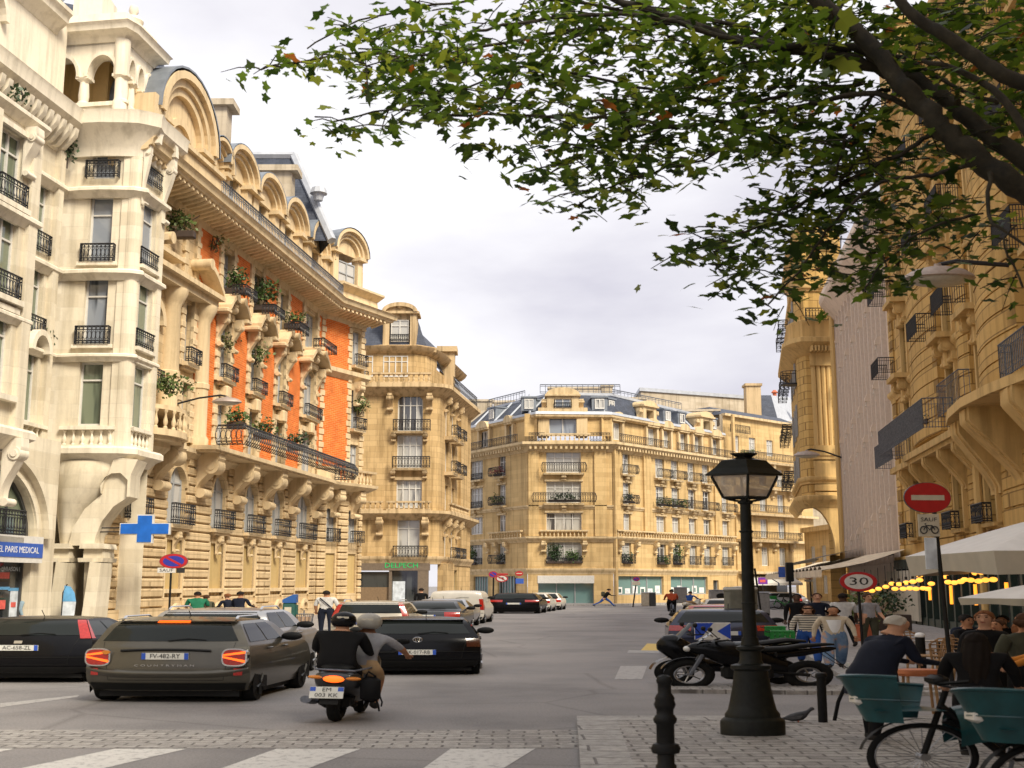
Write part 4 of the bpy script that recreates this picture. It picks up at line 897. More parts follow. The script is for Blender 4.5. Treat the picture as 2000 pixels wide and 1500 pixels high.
for u in (2.6, 5.6):
    for z in (11.95, 15.1): mb.fb(u-1.1, u+1.1, 0, .8, z-.3, z)
# domed dormer in front of the slate
mb0 = mb; mb = MB(); d0, d1 = at(748, 665, 101.2), at(814, 600, 101.2); dx, dz = (d0.x+d1.x)/2, d0.z
mb.box(d0.x, d0.x+.55, 101.0, 103, dz-.6, dz+2.4); mb.box(d1.x-.55, d1.x, 101.0, 103, dz-.6, dz+2.4); mb.box(d0.x+.55, d1.x-.55, 101.3, 103, dz+1.9, dz+2.4)
mb.box(d0.x-.25, d1.x+.25, 100.8, 103.2, dz+2.4, dz+2.6); m_ = MB()
mb.T = LT(dx, 0, 0); arch_band(mb, 0, dz+2.55, 1.25, .35, -103.2, -100.7, .5, 12); mb.ext([(1.3*math.cos(a), dz+2.55+.55*math.sin(a)) for a in [PI*k/10 for k in range(11)]], 'y', 101, 102.8); mb.ell((0, 101, dz+3.15), .35, .3, .3, 8, 5); W_.part(mb, 'dormer', M_('amber_trim'), 40, F=Matrix()); mb = mb0
mb.T = Matrix(); mb.sweep([(d0.x-1.5, 101.5), (d0.x-.2, 101), (d1.x+.2, 101), (d1.x+1.6, 102.2)], [(-.1, dz-.9), (.2, dz-.9), (.3, dz-.5), (-.1, dz-.4)])
m2 = MB(); q = at(874, 690, 108); m2.box(q.x-.7, q.x+.7, 107.3, 109, q.z-4.4, q.z); m2.box(q.x-.95, q.x+.95, 107, 109.2, q.z, q.z+.5); W_.part(m2, 'chimney', M_('amber_trim'), F=Matrix())
W_.part(mb, 'moulding', M_('amber_trim'), 40, F=Matrix())
mb = MB(); a = [ins[0], ins[1], ins[2], ins[3], ins[4]]; cx = [(-15.6, 104), (-9.6, 104), (-9, 104.4), wpt(F3S, 3.6, -3.4), wpt(F3S, LS, -3.4)]
for i in range(4):
    zz = 23 if i < 3 else 21.6; mb.add([(*a[i], zz), (*a[i+1], zz if i != 2 else 21.6), (*cx[i+1], zz+4 if i != 2 else 24.5), (*cx[i], zz+4)], [(0, 1, 2, 3)])
mb.add([(*cx[0], 27), (*cx[1], 27), (*cx[2], 27), (-9, 112, 27), (-15.6, 112, 27)], [(0, 1, 2, 3, 4)]); mb.add([(*cx[3], 24.5), (*cx[4], 25.6), (-9, 116, 25.6), (-9, 104.4, 25)], [(0, 1, 2, 3)])
W_.part(mb, 'roof', M_('slate'), F=Matrix())
for z, h, w_ in fl:
    W_.win(u0, z, w_, h, -.3, 2 if w_ < 2 else 4, (.7,))
    if z != 8.6: W_.rail(u0+.2, z, w_+1.0, .95, .45 if z > 9 else .15, .4, step=.26)
    for u in (2.6, 5.6): W_.win(u, z, 1.3, h-.2, -.3, F=F3S); 
    if z != 8.6:
        for u in (2.6, 5.6): W_.rail(u, z, 1.9, .9, .6, .5, step=.3, F=F3S)
W_.win(5.3, 20.2, 2.2, 1.9, -1.05, 4); W_.win(2.6, 20.2, 1.4, 1.9, -1.05, 2); W_.rail(2.0, 19.35, 2.3, .95, .9, .3, step=.3); W_.win(dx+15.6, dz-.1, 1.6, 2.0, -1.35, 2); W_.rail(dx+15.6, dz-.1, 1.7, .6, -1.05, .1)
W_.rail(6.6, 19.4, 12., .9, .95, 0, step=.35, F=F3S)
# its ground floor: shop with sign
sf = thing('pharmacy_shop_front', 'brown shop front with green lettering under the rounded corner house', 'shop front', (-11, 100, 0))
def sp(m, name, mat, F=F3, smooth=None): o = m.build(name, mat, sf, smooth); o.matrix_local = LT(*[-c for c in sf.location]) @ F; return o
plain('shop_brown', (.16, .12, .085), .5, 0, .15); plain('sign_green', (.02, .35, .10), .4, 0, .1, emit=(.02, .5, .12, 1), es=.25)
m = MB(); m.fb(0, W3+.1, -.5, .12, 3.3, 4.15); m.fb(-.0, 1.9, -.5, .06, 0, 3.3); m.fb(5.15, 5.4, -.4, .05, 0, 3.3); m.fb(7.6, 8.5, -.4, .1, 0, 3.3); m.fb(1.9, 2.2, -.4, .04, 0, 3.3); sp(m, 'surround', M_('shop_brown'))
m = MB(); m.fb(2.2, 5.15, -.3, -.22, 1.9, 3.2); m.fb(5.4, 7.6, -.42, -.35, .2, 3.3); sp(m, 'glass', M_('pane_dark'))
m = MB(); m.fb(2.2, 5.15, -.32, -.18, 0, 1.9); sp(m, 'panel', plain('shop_panel', (.2, .13, .07), .6, 0, .15))
m = MB(); m.fb(5.45, 6.5, -.34, -.3, .1, 2.4); sp(m, 'poster', M_('poster_pale'))
m = MB(); mb_text(m, 'DELPECH', .6, LT(6.2, -.13, 3.72), .02, 1.15); sp(m, 'lettering', M_('sign_green'))
m = MB(); m.ext([(.5+.35*math.cos(t), 3.72+.35*math.sin(t)) for t in [2*PI*k/12 for k in range(12)]], 'y', -.2, -.12); sp(m, 'emblem', M_('sign_green'))
m = MB(); m.fb(0, 5, -.2, .3, 0, 3.95); m.fb(7.9, LS, -.4, .0, 0, 4.1); m.fb(5, 7.9, -.4, .0, 3.4, 4.1); m.fb(5, 7.9, -.4, .0, 0, .5); sp(m, 'pier', M_('amber_stone'), F3S)
m = MB(); m.fb(5, 7.9, -.3, -.25, .5, 3.4); sp(m, 'side_window', M_('pane_teal'), F3S)
# street name plate
c = at(686, 1065, 100); t = thing('street_name_plate', 'small blue street name plate on the rounded corner house', 'sign', (c.x, 99.86, c.z))
m = MB(); m.cbox(-.42, .42, -.03, .0, -.26, .2, .01); m.build('plate', M_('sign_blue'), t); m = MB(); mb_text(m, 'RUE', .22, LT(0, -.035, .02), .002); m.build('lettering', M_('sign_white'), t)

# ---------- far apartment house across the junction ----------
FM = frame(1.67, 125, 1, 0); LM = 9.1; FLW = frame(-6.6, 138, 8.27, -13); LLW = math.hypot(8.27, 13); FRW = frame(10.77, 125, 16.6, 18.4); LRW = 24.8
root = thing('mansard_apartment_house', 'long amber apartment house with blue grey mansard roof, iron balconies and teal shop windows', 'building', (6, 125, 0))
WF = Wins(root, FM, M_('white_frame'), M_('pane_curtain'), M_('iron'))
rows = [(4.35, 2.6), (7.75, 1.95), (10.75, 2.3), (14.0, 2.3)]
lw = [(4.6, 2.9, 3), (10.2, 1.5, 1)]; rw = [(2.4, 1.7, 2), (9.0, 1.75, 2), (12.0, 1.5, 2), (15.4, 1.5, 2), (18.5, 1.5, 2), (22.5, 1.6, 2)]
mb = MB(FM); mw = 3.75; mc = LM*.5-.65
wall_holes(mb, 0, LM, 3.6, 17.2, 0, [(mc-mw/2, mc+mw/2, z, z+h) for z, h in rows], .4); arch_fill(mb, mc, 6.95, mw, .8, -.4, 0)
mb.fb(.1, 1.2, -.05, .22, 7.2, 17); mb.fb(LM-1.9, LM-.6, -.05, .22, 7.2, 17)
wall_holes(mb, -.3, LM+.2, 18.1, 20.6, -1.2, [(mc-1.5, mc+1.5, 18.2, 20.2)], .3)
mb.T = FLW; wall_holes(mb, 0, LLW, 3.6, 17.2, 0, [(u-w_/2, u+w_/2, z, z+h) for z, h in rows for u, w_, c in lw], .4); wall_holes(mb, 0, LLW, 17, 20.2, -1.3, [(u-w_/2, u+w_/2, 17.9, 19.8) for u, w_, c in lw], .3)
mb.T = FRW; wall_holes(mb, 0, LRW, 3.6, 17.2, 0, [(u-w_/2, u+w_/2, z, z+h) for z, h in rows for u, w_, c in rw], .4); wall_holes(mb, 0, LRW, 17, 20.2, -1.3, [(u-w_/2, u+w_/2, 17.9, 19.8) for u, w_, c in rw], .3)
for a in (.2, 5.6, 20.1): mb.fb(a, a+1.4, -.05, .25, 7.2, 17)
# ground floor
mb.T = FM; wall_holes(mb, 0, LM, 0, 3.6, .05, [(1.1, 7.0, .05, 3.0)], .8)
mb.T = FLW; wall_holes(mb, 0, LLW, 0, 3.6, .05, [(1.2, 2.2, .2, 2.6), (4.2, 7.4, .6, 3.0), (9.4, 13, .6, 3.)], .5)
mb.T = FRW; wall_holes(mb, 0, LRW, 0, 3.6, .05, [(.8, 9.2, 1.0, 3.0), (10.6, 18.2, 1.0, 3.0), (19.4, 20.6, .05, 2.6)], .5)
mb.T = FRW; mb.fb(0, .28, .1, .4, 0, 17)
WF.part(mb, 'wall', M_('far_stone'), F=Matrix())
mb = MB(); path = [wpt(FLW, 0), wpt(FLW, LLW), wpt(FM, LM), wpt(FRW, LRW)]
for z, o, h in ((3.65, .3, .25), (7.0, .45, .25), (10.4, .22, .15), (17.0, 1.0, .45)):
    mb.sweep(path, [(-.1, z-h*1.8), (.08, z-h*1.8), (o*.4, z-h), (o*.85, z-.1), (o, z), (o, z+h*.6), (-.1, z+h*.7)])
ip = [wpt(FLW, 0, -1.3), wpt(FLW, LLW, -1.3), wpt(FM, LM, -1.2), wpt(FRW, LRW, -1.3)]
mb.sweep(ip, [(-.1, 20.0), (.05, 20.), (.3, 20.2), (.35, 20.45), (-.1, 20.5)])
for F, L in ((FLW, LLW), (FM, LM), (FRW, LRW)):
    mb.T = F
    for k in range(int(L/.55)): mb.fb(.2+k*.55, .45+k*.55, 0, .8, 16.5, 16.85)
mb.T = FRW; balustrade(mb, .2, LRW-.5, .5, 7.05, .85, .5)
mb.T = FM; balustrade(mb, mc-2.6, mc+2.6, .4, 7.0, .85, .42); balustrade(mb, mc-2.6, mc+2.9, .95, 17.25, .9, .5)
mb.T = FLW; balustrade(mb, 8, LLW-.6, .5, 7.0, .85, .5)
def hood(F, u, w_, z, hh=1.0): 
    mb.T = F; mb.fb(u-w_/2-.25, u+w_/2+.25, -1.4, -.7, z, z+.2); n = 8
    pts = [(u+(w_/2+.3)*math.cos(a), z+.2+hh*math.sin(a)) for a in [PI*k/n for k in range(n+1)]]; mb.ext(pts, 'y', .6, 3.5)
    for s_ in (-1, 1): mb.fb(u+s_*(w_/2+.18)-.18, u+s_*(w_/2+.18)+.18, -1.35, -.9, 17.4, z)
mb0 = mb
for F_, L_ in ((FLW, lw), (FRW, rw)):
    for u, w_, c in L_: mb = MB(); hood(F_, u, w_*(.7 if F_ is FLW else 1), 19.9, .85); WF.part(mb, 'dormer', M_('far_trim'), 40, F=Matrix())
mb = mb0
# the corner's tall dormer and the two stone dormers of the right wing
def tall(F, u, hw, z0, z1, w0):
    mb.T = F; mb.fb(u-hw, u-hw*.55, w0-2, w0, z0, z1); mb.fb(u+hw*.55, u+hw, w0-2, w0, z0, z1); mb.fb(u-hw*.55, u+hw*.55, w0-2, w0-.05, z1-.35, z1); mb.fb(u-hw-.2, u+hw+.2, w0-2, w0+.25, z1, z1+.2)
    mb.ext([(u+(hw+.1)*math.cos(a), z1+.2+hw*.42*math.sin(a)) for a in [PI*k/10 for k in range(11)]], 'y', -w0-.1, -w0+2)
    for s_ in (-1, 1): scroll(mb, u+s_*(hw+.3), z0+1.3, 1.2, .5, .5, w0-.6)
mb.T = FM; mb.fb(mc-2.7, mc+2.7, -3, -.75, 20.5, 21.2); mb.fb(mc-2.7, mc-1.5, -3, -.9, 18.1, 20.5); mb.fb(mc+1.5, mc+2.7, -3, -.9, 18.1, 20.5)
mb0 = mb
for a_ in ((FM, mc, 1.75, 20.9, 22.5, -.8), (FRW, 8.6, 1.3, 20.6, 22.2, -.9), (FRW, 20.5, 1.4, 20.6, 22.2, -.9)): mb = MB(); tall(*a_); WF.part(mb, 'stone_dormer', M_('far_trim'), 40, F=Matrix())
mb = mb0
for F, us in ((FM, (mc-2.2, mc+2.2)), (FRW, (1, 4, 7.6, 10.5, 13.7, 17, 20.2, 24)), (FLW, (2.5, 7.5, 9.3, 11.4))):
    mb.T = F
    for u in us: scroll(mb, u, 6.7, 1.2, .6, .42)
for F, L in ((FRW, rw), (FLW, lw), (FM, [(mc, mw, 4)])):
    mb.T = F
    for u, w_, c in L:
        for z, h in rows[1:]: mb.fb(u-w_/2-.2, u+w_/2+.2, -.05, .13, z+h, z+h+.2)
        for z in (10.7, 13.95): mb.fb(u-w_/2-.3, u+w_/2+.3, -.05, .55, z-.2, z); scroll(mb, u, z-.2, .6, .45, .4)
WF.part(mb, 'moulding', M_('far_trim'), 40, F=Matrix())
# mansard: steep slate, flat zinc ridge, ribs
mb = MB(); n_ = len(ip); up = [wpt(FLW, -2, -4.2), wpt(FLW, LLW-1, -4.2), wpt(FM, LM+.4, -4.), wpt(FRW, LRW, -4.2)]
for i in range(3): mb.add([(*ip[i], 20.4), (*ip[i+1], 20.4), (*up[i+1], 23.2), (*up[i], 23.2)], [(0, 1, 2, 3)])
WF.part(mb, 'roof', M_('slate'), F=Matrix())
mb = MB(); bk = [wpt(FLW, -2, -12), wpt(FM, mc, -14), wpt(FRW, LRW, -12)]
mb.add([(*up[0], 23.2), (*up[1], 23.2), (*up[2], 23.2), (*up[3], 23.2), (*bk[2], 23.5), (*bk[1], 23.5), (*bk[0], 23.5)], [(0, 1, 2, 3, 4, 5, 6)])
mb.sweep(up, [(-.3, 23.0), (.15, 23.0), (.15, 23.3), (-.3, 23.3)])
for F, us in ((FRW, (2.5, 5.2, 11., 16.6, 18.3, 23.5)), (FLW, (1.5, 6, 9, 13.5)), (FM, (.3, LM-.6))):
    mb.T = F
    for u in us: mb.tube([(u, 1.3, 20.5), (u, 4.05, 23.15)], .14, 4)
mb.T = Matrix(); mb.sweep(ip, [(-.05, 20.45), (.4, 20.45), (.3, 20.75), (-.6, 20.95)])
WF.part(mb, 'ridge_flashing', M_('pale_zinc'), F=Matrix())
def zdorm(F, u, w_=1.6, z=21., h=1.45, name='dormer'):
    m = MB(F); m.fb(u-w_/2, u+w_/2, -4.4, -1.75, z, z+h); m.fb(u-w_/2-.12, u+w_/2+.12, -4.4, -1.6, z+h, z+h+.16); o = WF.part(m, name, M_('zinc'), F=Matrix())
    WF.win(u, z+.2, w_*.62, h-.35, -1.7, 2, (), F=F)
for u in (2.0, 13.0, 16.0, 23.): zdorm(FRW, u+.3)
for u in (5.2, 12.2): zdorm(FLW, u)
zdorm(FM, LM-1.1, 1.7); zdorm(FM, .2, 1.6)
# chimney stacks with rows of clay pots
def stack(px0, px1, pyt, Y, depth, npot, zb=21, potm='clay_pot', cyl=True, par=None, h=None):
    a, b = at(px0, pyt, Y), at(px1, pyt, Y); m = MB(); m.box(a.x, b.x, Y, Y+depth, zb, a.z); m.box(a.x-.15, b.x+.15, Y-.15, Y+depth+.15, a.z, a.z+.25); o = WF.part(m, 'chimney', M_('party_wall'), F=Matrix())
    for k in range(npot):
        key = ('pot', potm); W = WF.c
        if key not in W: q = MB(); q.lathe([(.24, 0), (.2, .75), (.26, .78), (.26, .85)], n=8); W[key] = q.mesh('chimney_pot', M_(potm), 40)
        p = bpy.data.objects.new('chimney_pot', W[key]); COL.objects.link(p); p.parent = o; p.location = Vector((a.x+(b.x-a.x)*(k+.5)/npot, Y+depth*.5, a.z+.25))-Vector(root.location)
stack(918, 962, 784, 140, 1.2, 4); stack(964, 1004, 786, 141, 1.2, 4); stack(1176, 1196, 755, 130, 2.5, 3); stack(1072, 1172, 759, 134, 1.2, 10, 23); stack(1204, 1262, 780, 142, 1.2, 8, 22); stack(1300, 1405, 803, 146, 1.2, 8, 22)
WF.iron = M_('grey_iron')
WF.rail(6, 23.3, 9., 1.0, -4, 0, False, .6, r=.03); WF.rail(3, 23.3, 11, 1.0, -4.2, 0, False, .6, F=FLW, r=.03); WF.rail(12, 23.3, 16, 1.0, -4.2, 0, False, .7, F=FRW, r=.03)
WF.iron = M_('iron')
# roof-edge balcony railings and windows
WF.rail(LLW*.5-.3, 17.25, LLW-.6, .95, .9, 0, step=.36, F=FLW); WF.rail(5., 17.25, 9.4, .95, .9, 0, step=.36, F=FRW); WF.rail(17.6, 17.25, 12.6, .95, .9, 0, step=.36, F=FRW)
WF.rail(1., 17.25, 1.7, .95, .95, 0, step=.36); WF.rail(LM-1.3, 17.25, 2.1, .95, .95, 0, step=.36)
for z, h in rows:
    WF.win(mc, z, mw, h, -.35, 4, (.7,))
    for u, w_, c in lw: WF.win(u, z, w_, h, -.35, c+1 if c == 3 else 2, (.7,), F=FLW)
    for u, w_, c in rw: WF.win(u, z, w_, h, -.35, 2, (.7,), F=FRW)
for u, w_, c in lw: WF.win(u, 17.9, w_, 1.9, -1.5, c+1 if c == 3 else 2, (), F=FLW)
for u, w_, c in rw: WF.win(u, 17.9, w_, 1.9, -1.5, 2, (), F=FRW)
WF.win(mc, 18.2, 3., 2., -1.4, 2, (), pane=M_('pane_blue')); WF.win(mc, 20.95, 1.7, 1.5, -1.0, 2, (), pane=M_('pane_blue')); WF.rail(mc, 21.2, 1.9, .55, -.75, .1)
WF.rail(mc, 14.0, 4.6, 1.0, .55, .5, step=.26, belly=.15); WF.rail(mc, 10.75, 6.6, 1.0, .55, .5, step=.26, belly=.15)
WF.rail(mc, 4.35, 3.9, .55, .1, .1)
for u, w_, c in lw:
    for z in (4.35, 10.75, 14.): WF.rail(u, z, w_+(.1 if c == 3 else .9), .7 if c == 3 else .95, .1 if c == 3 else .5, .1 if c == 3 else .5, step=.28, F=FLW, belly=0 if c == 3 else .12)
for i, (u, w_, c) in enumerate(rw):
    for z in (4.35, 10.75, 14.): WF.rail(u, z, w_+(1.2 if z == 10.75 and i else .7), .95, .5 if z > 5 else .2, .45 if z > 5 else .15, step=.28, F=FRW, belly=.12 if z > 5 else 0)
# shops in the far house
def shop(F, u0, u1, z0, z1, lab, posters, name='display_window', ins=-.35, mat='pane_teal', bars=2, top=0.):
    c = F @ Vector(((u0+u1)/2, 0, 0)); t = thing(name, lab, 'shop front', c, 'shop windows of the far house'); off = LT(-c.x, -c.y, 0) @ F
    m = MB(); m.fb(u0, u1, ins-.04, ins, z0, z1); m.build('glass', M_(mat), t, M=off)
    m = MB()
    for k in range(bars+1): x = u0+(u1-u0)*k/bars; m.fb(x-.05, x+.05, ins, ins+.12, z0, z1)
    m.fb(u0, u1, ins, ins+.1, z0-.0, z0+.12); m.build('frame', M_('grey_frame'), t, M=off)
    if top: m = MB(); m.fb(u0-.05, u1+.05, ins, .12, z1-top, z1+.05); m.build('fascia', M_('white_frame'), t, M=off)
    for k in range(posters):
        w_ = (u1-u0)/posters; x = u0+w_*(k+.5); m = MB(); h = rnd.uniform(.5, .85); m.fb(x-w_*.32, x+w_*.32, ins+.015, ins+.03, z0+.15, z0+.15+h); o = m.build('poster', M_('sign_white'), t, M=off)
        m = MB(); m.fb(x-w_*.22, x+w_*.18, ins+.03, ins+.035, z0+.25, z0+.1+h*.8); q = m.build('poster_picture', M_('poster_pale' if k % 3 else 'pane_teal'), o)
shop(FRW, .8, 9.2, 1.0, 3.0, 'teal glazed shop window with a row of white posters, next to the corner shop', 6, bars=3)
shop(FRW, 10.6, 18.2, 1.0, 3.0, 'teal glazed shop window with white posters, the one left of the arched doorway', 5, bars=3)
shop(FM, 1.1, 7.0, .05, 3.0, 'corner shop front with white fascia and glass doors facing the junction', 0, 'glazed_shop_front', -.6, 'pane_teal', 3, .75)
shop(FLW, 4.2, 7.4, .6, 3.0, 'pale barred ground floor window left of the road signs', 0, ins=-.3, bars=6, mat='pane_teal'); shop(FLW, 9.4, 13., .6, 3., 'pale barred ground floor window behind the road signs', 0, ins=-.3, bars=6, mat='pane_teal')
shop(FLW, 1.2, 2.2, .2, 2.6, 'narrow dark doorway at the left end of the far house', 0, 'doorway', -.3, 'pane_dark', 1); shop(FRW, 19.4, 20.6, .05, 2.6, 'dark arched doorway of the far house, behind the big street lamp', 0, 'doorway', -.3, 'pane_dark', 1)
# flower boxes and hanging greenery on the far house
def boxp(F, u, z, w_, h, n, lab, lm='leaf_a', w=.5, d=.3):
    c = F @ Vector((u, -w, z)); t = thing('window_plants', lab, 'plant', c, 'window plants on the far house'); m = MB(F.to_3x3().to_4x4()); m.cbox(-w_/2, w_/2, -.15, .15, 0, .25, .03); m.build('planter_box', M_('dark_planter'), t)
    m = MB(); foliage(m, (0, 0, .2+h*.5), w_*.5, d, h*.55, n, .17, rnd); m.build('foliage', M_(lm), t)
plain('flower_red', (.32, .05, .05), .6, 0, .4)
boxp(FM, mc-1.05, 4.3, 1.7, 2.1, 420, 'tall dark greenery filling the left of the wide window over the corner shop', 'leaf_d', .1); boxp(FM, mc+.9, 4.3, 2., 1.2, 300, 'greenery along the right of the wide window over the corner shop', 'leaf_a', .1)
boxp(FLW, 4.1, 4.3, 1.7, 1.7, 300, 'leafy plants in the first floor triple window at the far left', 'leaf_a', .2); boxp(FLW, 10.2, 4.3, 1.3, 1.1, 160, 'dark leafy plant in the first floor single window at the left', 'leaf_d', .2)
boxp(FLW, 10.2, 10.8, 2., .9, 200, 'yellow green plants in the bowed balcony of the left wing', 'leaf_b', .55); boxp(FLW, 10.2, 14., 1.5, .7, 120, 'red flowers in the upper bowed balcony of the left wing', 'flower_red', .55)
boxp(FRW, 2.4, 10.8, 1.6, .8, 160, 'dark green plants in the balcony right of the drainpipe', 'leaf_d', .55); boxp(FRW, 2.4, 4.3, 1.5, .9, 150, 'dark plants in the first floor window right of the drainpipe', 'leaf_d', .2)
boxp(FRW, 9., 10.8, 2.4, .75, 240, 'light green plants along the right wing balcony, left pair of windows', 'leaf_b', .6); boxp(FRW, 12, 10.8, 2., .7, 200, 'bright green plants along the right wing balcony, beside the lamp', 'leaf_b', .6)
boxp(FRW, 9., 4.3, 2., .7, 180, 'low green plants in the first floor window over the teal shop windows', 'leaf_a', .25); boxp(FRW, 12., 4.3, 1.5, 2.3, 260, 'tall green climber filling a first floor window over the teal shop', 'leaf_a', .15)
boxp(FM, mc, 10.8, 3.4, .7, 260, 'grey green plants along the widest middle balcony', 'leaf_d', .5)

# ---------- further buildings on the right of the far house ----------
FQ = frame(*wpt(FRW, LRW), 10.6, 9.6); LQ = 17
root = thing('balconied_house', 'amber house with long iron balconies beyond the right wing of the mansard house', 'building', (30, 146, 0))
WQ = Wins(root, FQ, M_('white_frame'), M_('pane_curtain'), M_('iron')); rq = [(4.4, 2.3), (7.9, 2.3), (11.2, 2.3), (14.5, 2.2)]; uq = (2.5, 6., 9.8)
mb = MB(FQ); wall_holes(mb, 0, LQ, 0, 17.8, 0, [(u-.75, u+.75, z, z+h) for u in uq for z, h in rq]+[(1., 13, .1, 3.3)], .4); wall_holes(mb, 0, LQ, 17.5, 23.2, -1.4, [(u-.7, u+.7, 18.6, 20.7) for u in uq], .3); mb.fb(-.05, .35, -.1, .2, 0, 23)
WQ.part(mb, 'wall', M_('far_stone'), F=Matrix())
mb = MB(FQ)
for z in (3.7, 7.6, 10.9, 14.2, 17.5): mb.fb(0, LQ, -.05, .85, z-.3, z)
for z in (7.3, 17.2, 14.): 
    for u in (.8, 4.2, 7.8, 11.5): scroll(mb, u, z, 1.1, .7, .4)
mb.fb(-.1, LQ, -1.5, -.9, 23.0, 23.3); WQ.part(mb, 'moulding', M_('far_trim'), 40, F=Matrix())
for u in uq:
    for z, h in rq: WQ.win(u, z, 1.5, h, -.35, 2, F=None)
    WQ.win(u, 18.6, 1.4, 2.1, -1.65, 2)
for z in (7.9, 11.2, 14.5, 17.8): WQ.rail(6.3, z-.3, 11.6, .95, .8, .7, step=.34)
WQ.rail(3., 21, 4, 1., -1., .1, step=.34)
mb = MB(FQ); mb.add([(-.2, 1.4, 23.2), (LQ, 1.4, 23.2), (LQ, 4.5, 24.6), (1.4, 4.5, 24.6), (-.2, 12, 23.2), (1.4, 12, 24.6)], [(0, 1, 2, 3), (4, 0, 3, 5)]); WQ.part(mb, 'roof', M_('slate'), F=Matrix())
m = MB(FQ); m.fb(1, 11, -.4, -.36, .1, 3.3); WQ.part(m, 'shop_glass', M_('pane_dark'), F=Matrix())
for k in range(2):
    m = MB(FQ); m.add([(1+k*5.4, -.1, 3.1), (6+k*5.4, -.1, 3.1), (6+k*5.4, -1.7, 2.3), (1+k*5.4, -1.7, 2.3), (6+k*5.4, -1.7, 2.0), (1+k*5.4, -1.7, 2.0)], [(0, 1, 2, 3), (3, 2, 4, 5)]); WQ.part(m, 'awning', M_('white_frame'), F=Matrix())
boxp(FQ, 2.7, 17.5, 2.2, 1.2, 220, 'round green shrub on the top balcony right of the big street lamp', 'leaf_b', .5)
# blank party wall and its neighbour rising behind the roofs
root = thing('blank_gable_building', 'pale blank party wall with a flat top rising behind the mansard roofs', 'building', at(1340, 820, 165)); WP = Wins(root, Matrix(), M_('white_frame'), M_('pane_blue'), M_('iron'))
a, b = at(1252, 764, 165), at(1452, 753, 172); mb = MB(); mb.ext([(a.x, 165), (b.x, 172), (b.x+2, 190), (a.x, 190)], 'z', 10, a.z); WP.part(mb, 'wall', M_('party_wall'), F=Matrix())
mb = MB(); mb.sweep([(a.x, 190), (a.x, 165), (b.x, 172), (b.x+2, 190)], [(-.2, a.z), (.25, a.z), (.25, a.z+.5), (-.2, a.z+.5)]); WP.part(mb, 'coping', M_('pale_zinc'), F=Matrix())
a, b = at(1452, 758, 168), at(1480, 758, 168); mb = MB(); mb.box(a.x, b.x, 166, 168, 10, a.z); mb.box(a.x-.2, b.x+.2, 165.8, 168.2, a.z, a.z+.35); o = WP.part(mb, 'chimney', M_('amber_trim'), F=Matrix())
m = MB(); [m.lathe([(.26, 0), (.2, 1.1)], (a.x+.5+k*.75, 167, a.z+.35), 8) for k in range(3)]; m.build('chimney_pot', M_('clay_pot'), o)['kind'] = 'stuff' if False else 'part'
o.children[0].matrix_local = LT(*[-c for c in root.location]); del o.children[0]['kind']
root = thing('slate_roof_house', 'pale house with a steep blue slate roof and skylights behind the balconied house', 'building', at(1520, 830, 172)); WP = Wins(root, Matrix(), M_('white_frame'), M_('pane_blue'), M_('iron'))
mb = MB(); P4 = [at(1484, 818, 170), at(1520, 822, 170), at(1506, 772, 173), at(1484, 772, 173)]; mb.add([tuple(p) for p in P4], [(0, 1, 2, 3)]); P5 = [at(1520, 822, 170), at(1600, 840, 185), at(1570, 780, 188), at(1506, 772, 173)]; WP.part(mb, 'roof_front', M_('slate'), F=Matrix()); mb = MB(); mb.add([tuple(p) for p in P5], [(0, 1, 2, 3)]); WP.part(mb, 'roof_side', M_('pale_zinc'), F=Matrix())
for (px, py) in ((1524, 795), (1552, 800)):
    v = at(px, py, 175.5); m = MB(RZ(42)); m.add([(-.5, -.1, -.9), (.5, -.1, -.9), (.5, .2, .9), (-.5, .2, .9)], [(0, 1, 2, 3)]); o = m.build('skylight', M_('poster_pale'), root); o.location = v-Vector(root.location)
mb = MB(); a, b = at(1440, 820, 169), at(1620, 820, 169); mb.box(a.x, b.x, 170.2, 188, 5, a.z); WP.part(mb, 'wall', M_('party_wall'), F=Matrix())
m = MB(); v = at(1513, 772, 176); m.lathe([(.3, -1), (.3, .3), (.55, .4), (.2, .8)], (v.x, 176, v.z), 8); WP.part(m, 'chimney', M_('clay_pot'), F=Matrix())
# ================= right side of the street =================
def Rlat(l): return frame(0.145*40+l, 40, -0.145, -1)       # u runs towards the camera; s = -u
FR = Rlat(12.6)
# ---------- near amber house with iron balconies ----------
root = thing('balcony_house', 'amber stone house with banded piers and dark iron balconies above the cafe', 'building', FR @ Vector((-10, 0, 0)))
WR = Wins(root, FR, M_('grey_frame'), M_('pane_shutter'), M_('iron')); OS, OT = M_('ochre_stone'), M_('ochre_trim')
rows = [(4.6, 2.6), (8.95, 3.2), (13.4, 3.1), (17.6, 3.1), (21.9, 3.0), (25.6, 2.)]
wc = [-22.8, -12.3, -6.8, 3.2]
def Wf(u): return 0.
mb = MB(FR)
wall_holes(mb, -27.6, 12, 0, 28, 0, [(u-.75, u+.75, z, z+h) for u in wc for z, h in rows], .45)
wall_holes(mb, -27.6, 12, 28, 33, -1.5, []); wall_holes(mb, 12, 75, 0, 28, 0, [])  # the plain run towards the camera is unseen, added to shade the foreground
mb.box(-27.62, -27.6, 0, 8, 0, 28)
WR.part(mb, 'wall', OS, F=Matrix())
